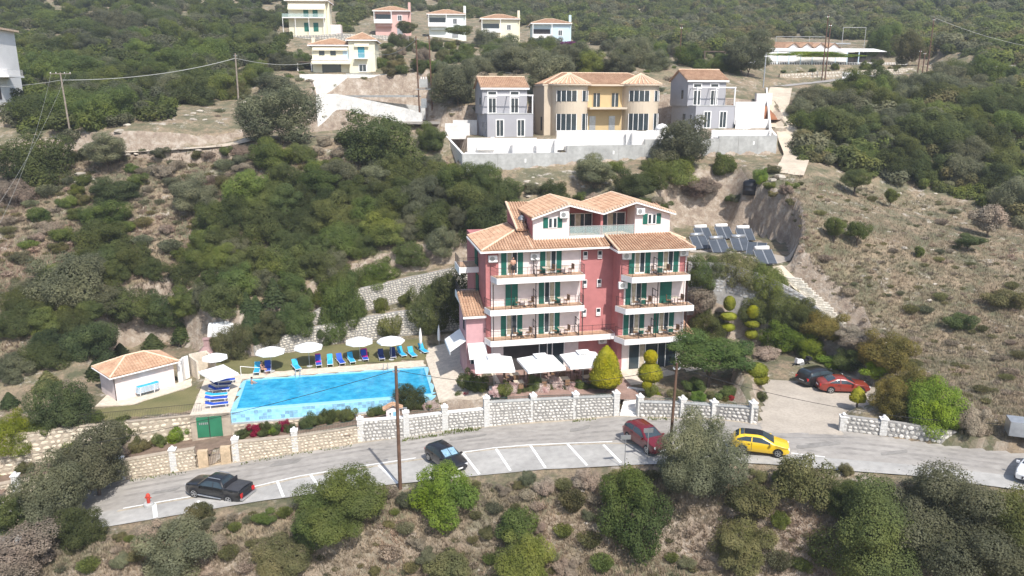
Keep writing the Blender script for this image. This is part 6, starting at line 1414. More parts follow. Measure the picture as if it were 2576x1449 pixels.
for u in (1.9,4.1,6.3,8.5,10.6):
    for w in (-3.6,-1.5):
        p = hl(u+.2*math.sin(k*3),w,.03); k += 1; row = 'front' if w < -2 else 'rear'; col_ = ['first','second','third','fourth','fifth'][int((u-1.9)/2.1+.3)]
        table(p, HA+R(45 if k%3 == 0 else 0), f'pale dining table, {col_} from the left in the {row} row under the canopies', 'dining tables')
        for q,(dx,dy) in enumerate(((.75,0),(-.75,0),(0,.75),(0,-.75))):
            chair(p+UX*dx+WX*dy, HA+[R(-90),R(90),0,R(180)][q]+rnd.uniform(-.3,.3), f'brown chair on the {["right","left","far","near"][q]} side of the {col_} table, {row} row', 'dining chairs')
for zb,u,w,lab in [(9.55,7.3,.75,'top left balcony right bay'),(9.55,5.4,.75,'top left balcony left bay'),(6.55,3.4,.7,'middle left balcony left bay'),(6.55,6.9,.7,'middle left balcony right bay'),(3.55,3.2,.7,'lowest left balcony left bay'),(3.55,7.0,.7,'lowest left balcony right bay'),(6.55,14.3,-1.4,'middle right balcony left bay'),(6.55,17.6,-1.4,'middle right balcony right bay'),(3.55,14.4,-1.4,'lowest right balcony left bay'),(3.55,17.3,-1.4,'lowest right balcony right bay'),(9.55,16.0,-1.4,'top right balcony middle')]:
    p = hl(u,w,zb+.01); table(p, HA, f'small table on the {lab}', 'balcony tables', (.7,.7,.95)); chair(p+UX*.62, HA+R(-70), f'chair right of the small table on the {lab}', 'balcony chairs'); chair(p-UX*.62, HA+R(75), f'chair left of the small table on the {lab}', 'balcony chairs')
# ------------------------------------------------------------------ solar water heaters, tank, grey wall
PAN = mat('solar_collector',(0.06,0.07,0.085),.3,.12,2.0,spec=.4)
def heater(px,py,rz,label,tilt=38,z=12.56,tank=True,panels=2):
    r_ = thing('solar_heater',label,'solar water heater',at_z(px,py,z),rz,'solar water heaters'); a = R(tilt)
    for i in range(panels):
        x = (i-(panels-1)/2)*1.08; pn = MB().obox((x,1.0*math.cos(a),.15+1.0*math.sin(a)),(1.02,2.0,.09),Matrix.Rotation(a,3,'X')).build('panel',PAN,r_)
        f = MB()
        for s in (-.5,.5): f.obox((x+s,1.0*math.cos(a),.15+1.0*math.sin(a)),(.04,2.04,.11),Matrix.Rotation(a,3,'X'))
        f.build('panel_frame',M['steel'],pn)
    fr_ = MB()
    for s in (-.95,.95): fr_.tube((s,.05,.1),(s,2.0*math.cos(a)+.1,.05),.03,.03,4); fr_.tube((s,2.0*math.cos(a)+.1,0),(s,2.0*math.cos(a)+.05,1.4),.03,.03,4)
    fr_.build('stand',M['steel'],r_)
    if tank: MB().tube((-.8,2.0*math.cos(a)+.15,1.55),(.8,2.0*math.cos(a)+.15,1.55),.25,.25,14).build('tank',M['white'] if 'rear' in label or 'nearest' in label else M['steel'],r_,True)
for px,py,rz,lab,k in [(1768,629,.05,'leftmost front solar heater beside the hotel roof',{}),(1815,638,-.03,'second front solar heater from the left',{}),(1868,634,-.12,'third front solar heater from the left',{}),(1900,646,-.6,'solar heater turned sideways behind the nearest one',{'tank':False}),(1932,667,-.05,'nearest solar heater at the right end of the terrace',{}),(1775,606,.0,'left rear solar heater with white tank',{}),(1828,603,.0,'middle rear solar heater with white tank',{}),(1880,608,-.1,'right rear solar heater with white tank',{})]: heater(px,py,HA+rz,lab,**k)
p = hit(1887,484); wt = thing('water_tank','round black plastic water tank on the slope right of the hotel roof','water tank',p)
MB().lathe([(1.0,-.3),(1.0,.3),(1.03,.34),(1.0,.38),(1.0,.9),(1.03,.94),(1.0,.98),(1.0,1.35),(.75,1.6),(.3,1.68)],(0,0,0),20).build('body',M['black_plastic'],wt,True); MB().lathe([(.28,1.66),(.28,1.78),(.05,1.8)],(0,0,0),12).build('lid',M['black_plastic'],wt)
M['stone_g'] = mat('grey_limestone',(0.33,0.33,0.33),.9,.18,3.0,rnd_obj=.22)
gp_ = []
for px,yb,yt,t in [(1728,735,660,80.3),(1820,735,662,80.3),(1925,765,695,79.6),(2010,815,742,78.6),(2075,855,795,77.5)]:
    a = at_t(px,yb,t); gp_.append((a.x,a.y,a.z,z_at_dist(a.y,px,yt)))
stone_wall('retaining_wall','grey stone retaining wall below the solar panels right of the hotel',gp_,.4,M['mortar'],M['stone_g'],(.45,.35),maxn=200,bury=2.5)
ss = thing('stone_steps','pale rough stone steps descending the slope below the solar panels','steps')
P_ = lerp_poly([at_z(1988,705,11.3), at_z(2055,765,9.3), at_z(2140,852,6.6)], 24)
for i, p in enumerate(P_): 
    m3 = Matrix.Rotation(rnd.uniform(-.2,.2)-.5,3,'Z'); MB().obox((p.x,p.y,p.z+.05),(2.0+rnd.uniform(-.4,.3),.42,.5),m3).build('step',M['stone_fill'],ss)
# ------------------------------------------------------------------ people
def person(label, joints, edges, radii, loc, rz, root_i=0, name='person'):
    me = bpy.data.meshes.new('person'); me.from_pydata(joints, edges, []); me.materials.append(M['skin']); o = bpy.data.objects.new(name, me); COL.objects.link(o)
    sk = o.modifiers.new('skin','SKIN'); sk.use_smooth_shade = True
    for i, r_ in enumerate(radii): me.skin_vertices[0].data[i].radius = (r_, r_)
    me.skin_vertices[0].data[root_i].use_root = True
    su = o.modifiers.new('sub','SUBSURF'); su.levels = 1; su.render_levels = 1
    o.location = loc; o.rotation_euler = (0,0,rz); return tag(o, label, 'person')
def head(o, c, hair=True, facing=(0,-1)):
    h = MB().lathe([(.01,-.12),(.06,-.11),(.085,-.04),(.09,.03),(.075,.09),(.03,.12)],c,10).build('head',M['skin'],o,True)
    MB().lathe([(.095,.0),(.105,.05),(.085,.11),(.03,.14)],(c[0]-facing[0]*.015,c[1]-facing[1]*.02,c[2]),10).build('hair',M['hair'],h,True)
    f = Vector((facing[0],facing[1],0)); s = Vector((-f.y,f.x,0)); cc = Vector(c); fm = MB(); fm.obox(cc+f*.095+Vector((0,0,-.01)),(.03,.03,.05))
    fm.build('nose',M['skin'],h); e = MB()
    for k in (-1,1): e.obox(cc+f*.083+s*(.035*k)+Vector((0,0,.012)),(.022,.022,.014))
    e.build('eyes',M['hair'],h)
    er = MB()
    for k in (-1,1): er.obox(cc+s*(.095*k),(.03,.03,.055))
    er.build('ears',M['skin'],h)
# standing man, hands meeting at the chest
J = [(0,0,.95),(0,0,1.15),(0,0,1.38),(0,-.01,1.5),(.19,0,1.42),(.25,-.03,1.15),(.1,-.22,1.2),(.03,-.26,1.24),(-.19,0,1.42),(-.25,-.03,1.15),(-.1,-.22,1.2),(-.03,-.26,1.24),(.1,0,.88),(.11,-.01,.5),(.11,.02,.08),(.12,-.12,.04),(-.1,0,.88),(-.11,-.01,.5),(-.11,.02,.08),(-.12,-.12,.04)]
E = [(0,1),(1,2),(2,3),(2,4),(4,5),(5,6),(6,7),(2,8),(8,9),(9,10),(10,11),(0,12),(12,13),(13,14),(14,15),(0,16),(16,17),(17,18),(18,19)]
RD = [.15,.14,.15,.06,.07,.048,.036,.03,.07,.048,.036,.03,.095,.06,.042,.035,.095,.06,.042,.035]
mn = person('bare chested man in dark shorts standing in the top left balcony doorway',J,E,RD,hl(2.35,.95,9.56),HA)
head(mn,(0,-.03,1.66)); MB().lathe([(.17,.80),(.18,.98),(.155,1.02)],(0,0,0),10).build('shorts',M['black_plastic'],mn)
for s in (-1,1): MB().lathe([(.085,.55),(.115,.86)],(s*.1,0,0),8).build('short_leg',M['black_plastic'],mn)
# woman sitting on the lounger edge
J = [(0,0,.5),(0,.03,.7),(0,.02,.92),(0,0,1.02),(.16,.02,.95),(.2,-.1,.72),(.1,-.3,.74),(.05,-.36,.78),(-.16,.02,.95),(-.2,-.1,.72),(-.1,-.3,.74),(-.05,-.36,.78),(.09,-.05,.48),(.1,-.46,.5),(.1,-.55,.1),(.1,-.7,.05),(-.09,-.05,.48),(-.1,-.46,.5),(-.1,-.55,.1),(-.1,-.7,.05)]
RD = [.14,.115,.12,.05,.055,.04,.032,.028,.055,.04,.032,.028,.09,.06,.04,.03,.09,.06,.04,.03]
wp = at_z(645,945,3.1)+Vector((.35,.75,-.02)); wm = person('woman in black bikini sitting on a turquoise lounger at the pool left end',J,E,RD,wp,R(70)); head(wm,(0,-.02,1.18)); MB().lathe([(.125,.78),(.13,.9)],(0,.02,0),10).build('bikini_top',M['black_plastic'],wm); MB().lathe([(.15,.44),(.15,.54)],(0,0,0),10).build('bikini_bottom',M['black_plastic'],wm)
# bathers: upper bodies above the water, standing on the pool floor
J = [(0,0,-.3),(0,0,.0),(0,0,.28),(0,0,.4),(.17,0,.32),(.25,-.12,.1),(.22,-.36,.06),(.2,-.45,.07),(-.17,0,.32),(-.25,-.12,.1),(-.22,-.36,.06),(-.2,-.45,.07),(.09,0,-.4),(.1,0,-.85),(-.09,0,-.4),(-.1,0,-.85)]
E2 = [(0,1),(1,2),(2,3),(2,4),(4,5),(5,6),(6,7),(2,8),(8,9),(9,10),(10,11),(0,12),(12,13),(0,14),(14,15)]
RD = [.13,.125,.13,.055,.06,.045,.034,.028,.06,.045,.034,.028,.085,.055,.085,.055]
b1 = person('bather holding the far left corner of the pool',J,E2,RD,at_z(634,965,2.98),R(130)); head(b1,(0,-.02,.56))
b2 = person('bather in the water at the right end beside the leafy tree',J,E2,RD,at_z(1002,1000,2.98),R(20)); head(b2,(0,-.02,.56))
# pool side rail
rl2 = thing('handrail','pale rope rail at the far left corner of the pool','railing',at_z(612,945,3.07),HA)
MB().path([(-.2,0,0),(-.2,0,1.0),(.6,.3,.75),(1.6,.5,.55),(1.6,.5,0)],.03,5).build('rail',M['white'],rl2)
# ------------------------------------------------------------------ vegetation
F = {
 'maquis': foliage('dark_maquis_leaves', (0.072,0.094,0.034), (0.138,0.163,0.064), None),
 'olive': foliage('grey_olive_leaves', (0.104,0.115,0.066), (0.195,0.202,0.124), None),
 'green': foliage('fresh_green_leaves', (0.088,0.124,0.034), (0.16,0.196,0.066), None),
 'dry': foliage('dry_brushwood', (0.165,0.136,0.098), (0.265,0.225,0.165), None, .1),
 'broom': foliage('yellow_green_broom', (0.108,0.116,0.048), (0.205,0.195,0.092), None),
 'topiary': foliage('golden_cypress', (0.13,0.15,0.016), (0.25,0.25,0.028), None, .2),
 'conifer': foliage('conifer_needles', (0.05,0.074,0.032), (0.098,0.126,0.054), None),
 'mulberry': foliage('broad_green_leaves', (0.085,0.145,0.04), (0.16,0.225,0.072), None),
 'lime': foliage('lime_green_leaves', (0.12,0.185,0.026), (0.23,0.3,0.055), None),
 'hedge_dry': foliage('olive_brown_hedge', (0.115,0.112,0.03), (0.215,0.192,0.056), None),
 'red': foliage('red_flowers', (0.25,0.02,0.03), (0.45,0.05,0.08), None),
 'purple': foliage('purple_flowers', (0.16,0.02,0.10), (0.30,0.05,0.2), None),
 'pinkw': foliage('white_pink_roses', (0.5,0.35,0.32), (0.75,0.68,0.62), None),
 'grass': foliage('dry_grass', (0.2,0.165,0.112), (0.3,0.252,0.175), None, .2),
 'weed': foliage('green_weeds', (0.08,0.115,0.03), (0.16,0.19,0.06), None),
}
def quads(c, nrm, size, g):
    """leaf quads: centres c, normals nrm, sizes"""
    n = len(c); a = g.normal(size=(n,3)); t = np.cross(nrm, a); t /= np.linalg.norm(t,axis=1,keepdims=True)+1e-9; b = np.cross(nrm, t)
    s = size[:,None]; asp = g.uniform(.55,1.0,(n,1))
    v = np.stack([c-t*s, c-b*s*asp*.8+t*s*.1, c+t*s, c+b*s*asp*.8+t*s*.1],1).reshape(-1,3)
    f = np.arange(n*4).reshape(n,4); return v, f
def crown(name, rx, ry, rz, zc_, leaf, n, seed, lumps=9, lump_r=(.38,.62), low=-0.75, fuzz=.16, core=True):
    g = np.random.default_rng(seed); C = []; Rr = []
    while len(C) < lumps:
        d = g.normal(size=3); d /= np.linalg.norm(d); k = g.uniform(.25,.78); p = d*k
        if p[2] < low*.8: continue
        C.append(p); Rr.append(g.uniform(*lump_r)*(1.05-.35*k))
    C = np.array(C); Rr = np.array(Rr); P = Rr**2; P /= P.sum(); m = int(n*2.4); idx = g.choice(len(C), m, p=P)
    d = g.normal(size=(m,3)); d /= np.linalg.norm(d,axis=1,keepdims=True); rad = 1-np.abs(g.normal(0,fuzz,m))+g.exponential(.085,m)*(g.random(m)<.55)
    pos = C[idx]+d*(Rr[idx]*rad)[:,None]
    dist = np.linalg.norm(pos[:,None,:]-C[None],axis=2)/Rr[None]; ok = (dist.min(1) > .72) & (pos[:,2] > low)
    pos, d = pos[ok][:n], d[ok][:n]
    nr = d+g.normal(0,.42,d.shape); nr[:,2] += .6; nr /= np.linalg.norm(nr,axis=1,keepdims=True)
    S = np.array([rx,ry,rz]); ext = np.percentile(np.abs(pos),98.5,axis=0); pos = pos/np.maximum(ext,1e-6)*S+np.array([0,0,zc_])
    v, f = quads(pos, nr, leaf*g.uniform(.6,1.25,len(pos)), g)
    if core:                                         # inner twigs and leaves that close the crown
        vs_, fs_ = [], []
        for c, r in zip(C, Rr):
            for k in range(5):
                dd = g.normal(size=3); dd /= np.linalg.norm(dd); q = (c+dd*r*.45)/np.maximum(ext,1e-6)*S+np.array([0,0,zc_]); nn = dd+g.normal(0,.3,3); nn /= np.linalg.norm(nn)
                vv, _ = quads(q[None], nn[None], np.array([r*.42*min(rx,rz)/max(ext[0],.1)]), g); vs_.append(vv)
        cv = np.concatenate(vs_); f = np.concatenate([f, np.arange(len(cv)).reshape(-1,4)+len(v)]); v = np.concatenate([v, cv])
    return np_mesh(name, v, f, F['maquis'])
def cone_crown(name, r, h, leaf, n, seed, z0=.2, tiers=9):
    g = np.random.default_rng(seed); t = g.random(n)**.8; ti = np.floor(t*tiers)/tiers; q = g.uniform(0,2*np.pi,n)
    lob = 1+.16*np.sin(q*7+ti*40); rr = r*(1-t)**.9*lob*(.72+.28*((t*tiers)%1<.6))*g.uniform(.72,1.05,n)+.05
    pos = np.stack([rr*np.cos(q), rr*np.sin(q), z0+t*h-.12*rr],1); nr = np.stack([np.cos(q),np.sin(q),np.full(n,.6)],1)+g.normal(0,.4,(n,3)); nr /= np.linalg.norm(nr,axis=1,keepdims=True)
    v, f = quads(pos, nr, leaf*g.uniform(.6,1.2,n), g); return np_mesh(name, v, f, F['conifer'])
def lathe_crown(name, prof, leaf, n, seed, m='topiary'):
    """clipped shape: leaves on a surface of revolution, prof list of (radius, z)"""
    g = np.random.default_rng(seed); pr = np.array(prof); seg = np.linalg.norm(np.diff(pr,axis=0),axis=1); ar = seg*(pr[:-1,0]+pr[1:,0]+.02); k = g.choice(len(seg), n, p=ar/ar.sum()); u = g.random(n)
    r = pr[k,0]*(1-u)+pr[k+1,0]*u; z = pr[k,1]*(1-u)+pr[k+1,1]*u; q = g.uniform(0,2*np.pi,n); dz = -(pr[k+1,0]-pr[k,0])/(seg[k]+1e-6); dr = (pr[k+1,1]-pr[k,1])/(seg[k]+1e-6)
    nr = np.stack([np.cos(q)*dr,np.sin(q)*dr,dz],1)+g.normal(0,.3,(n,3)); nr /= np.linalg.norm(nr,axis=1,keepdims=True); r = r*(1+g.normal(0,.035,n)); pos = np.stack([r*np.cos(q),r*np.sin(q),z],1)
    v, f = quads(pos, nr, leaf*g.uniform(.6,1.2,n), g); K = 12; a = np.arange(K)*2*np.pi/K
    sv = np.concatenate([np.stack([r_*.93*np.cos(a),r_*.93*np.sin(a),np.full(K,z_)],1) for r_,z_ in pr]); j = np.arange(len(pr)-1)[:,None]*K; i = np.arange(K)[None]; i2 = (i+1)%K
    sf = np.stack([j+i,j+i2,j+K+i2,j+K+i],-1).reshape(-1,4); return np_mesh(name, np.concatenate([v,sv]), np.concatenate([f,sf+len(v)]), F[m])
def upright(name, r, h, n, seed, leaf=.12, spread=.35):
    """wispy shrub: sprays rising from the base"""
    g = np.random.default_rng(seed); q = g.uniform(0,2*np.pi,n); t = g.random(n)**.6; a = g.random(n)**.5*r
    pos = np.stack([a*np.cos(q)*(.35+.65*t), a*np.sin(q)*(.35+.65*t), h*t*(1-.35*(a/r)**2)],1); nr = np.stack([np.cos(q+1.3),np.sin(q+1.3),g.normal(0,.3,n)],1)+g.normal(0,.5,(n,3)); nr /= np.linalg.norm(nr,axis=1,keepdims=True)
    v, f = quads(pos, nr, leaf*g.uniform(.5,1.2,n), g); return np_mesh(name, v, f, F['broom'])
# unit shapes (radius about 1 m, standing on z = 0), leaves sized for their use
BIG = [crown('crown', 1,1,.86,.72, .0255, 26000, 100+k, lumps=24+3*k, lump_r=(.17,.42), fuzz=.26) for k in range(5)]          # for crowns 3 to 5 m wide and up
HUGE = [crown('crown', 1,1,.80,.68, .0165, 66000, 150+k, lumps=46, lump_r=(.17,.40), fuzz=.28) for k in range(2)]
MID = [crown('crown', 1,1,.80,.66, .042, 9000, 200+k, lumps=17+2*k, lump_r=(.2,.46), fuzz=.28) for k in range(5)]           # for shrubs 1.5 to 3 m
SML = [crown('crown', 1,1,.75,.60, .095, 1500, 300+k, lumps=6, fuzz=.22) for k in range(4)]     # small and far shrubs
WSS = [upright('crown', 1,1.0, 420, 450+k, .13) for k in range(4)]
WSP = [upright('crown', 1,1.2, 2600, 400+k, .06) for k in range(3)]
CON = [cone_crown('crown', 1,2.6, .12, 2600, 500+k) for k in range(2)]
def trunk_mesh(seed, h=1.0, r=.09, forks=3):
    g = random.Random(seed); mb = MB(); p = Vector((0,0,-.3)); d = Vector((g.uniform(-.15,.15),g.uniform(-.15,.15),1)); q = p+d*(h*.5+.3); mb.tube(p,q,r*1.3,r,7); 
    for k in range(forks):
        a = 2*math.pi*(k+g.random()*.5)/forks; e = q+Vector((math.cos(a)*.4*h,math.sin(a)*.4*h,h*.55)); mb.tube(q,e,r*.75,r*.4,6); mb.tube(e,e+Vector((math.cos(a)*.25*h,math.sin(a)*.25*h,h*.35)),r*.4,r*.12,5)
    return mb.mesh('trunk', M['bark'], True)
TRK = [trunk_mesh(k) for k in range(4)]
placed = []                                           # (x, y, radius)
def shrub(x, y, r, kind, label, group=None, cat='shrub', shape=None, hs=1.0, z=None, name=None, trunk=False, zs=None, sink=.12):
    z = Hs(x, y) if z is None else z
    me = rnd.choice(shape if shape is not None else (BIG if r > 1.7 else MID if r > .8 else SML)); rz = rnd.uniform(0,6.28)
    sx, sy = r*rnd.uniform(.9,1.12), r*rnd.uniform(.9,1.12); placed.append((x,y,r))
    name = name or {'maquis':'evergreen_shrub','olive':'olive_tree','dry':'dry_shrub','broom':'broom_shrub','conifer':'conifer'}.get(kind,'green_shrub')
    if trunk:
        root = thing(name, label, cat, (x,y,z), rz, group); th = trunk if trunk is not True else r*.55
        inst('trunk', rnd.choice(TRK), root, (0,0,0), (0,0,0), (th*.9,th*.9,th*1.1)); inst('crown', me, root, (0,0,th*.95), (0,0,0), (sx,sy,r*hs), F[kind]); return root
    o = inst(name, me, None, (x,y,z-sink*r), (0,0,rz), (sx,sy,r*hs*rnd.uniform(.9,1.1)), F[kind]); return tag(o, label, cat, group)
def at_px(px, py, wpx, kind, label, dy=.35, **k):
    """a plant whose foot shows at (px, py), wpx wide in the frame"""
    p = hit(px, py); dep = project(p.x,p.y,p.z)[2]; r = wpx/2*dep/FPX
    p.y += r*dy                                       # its foot is seen at the near edge
    return shrub(p.x, p.y, r, kind, label, **k)
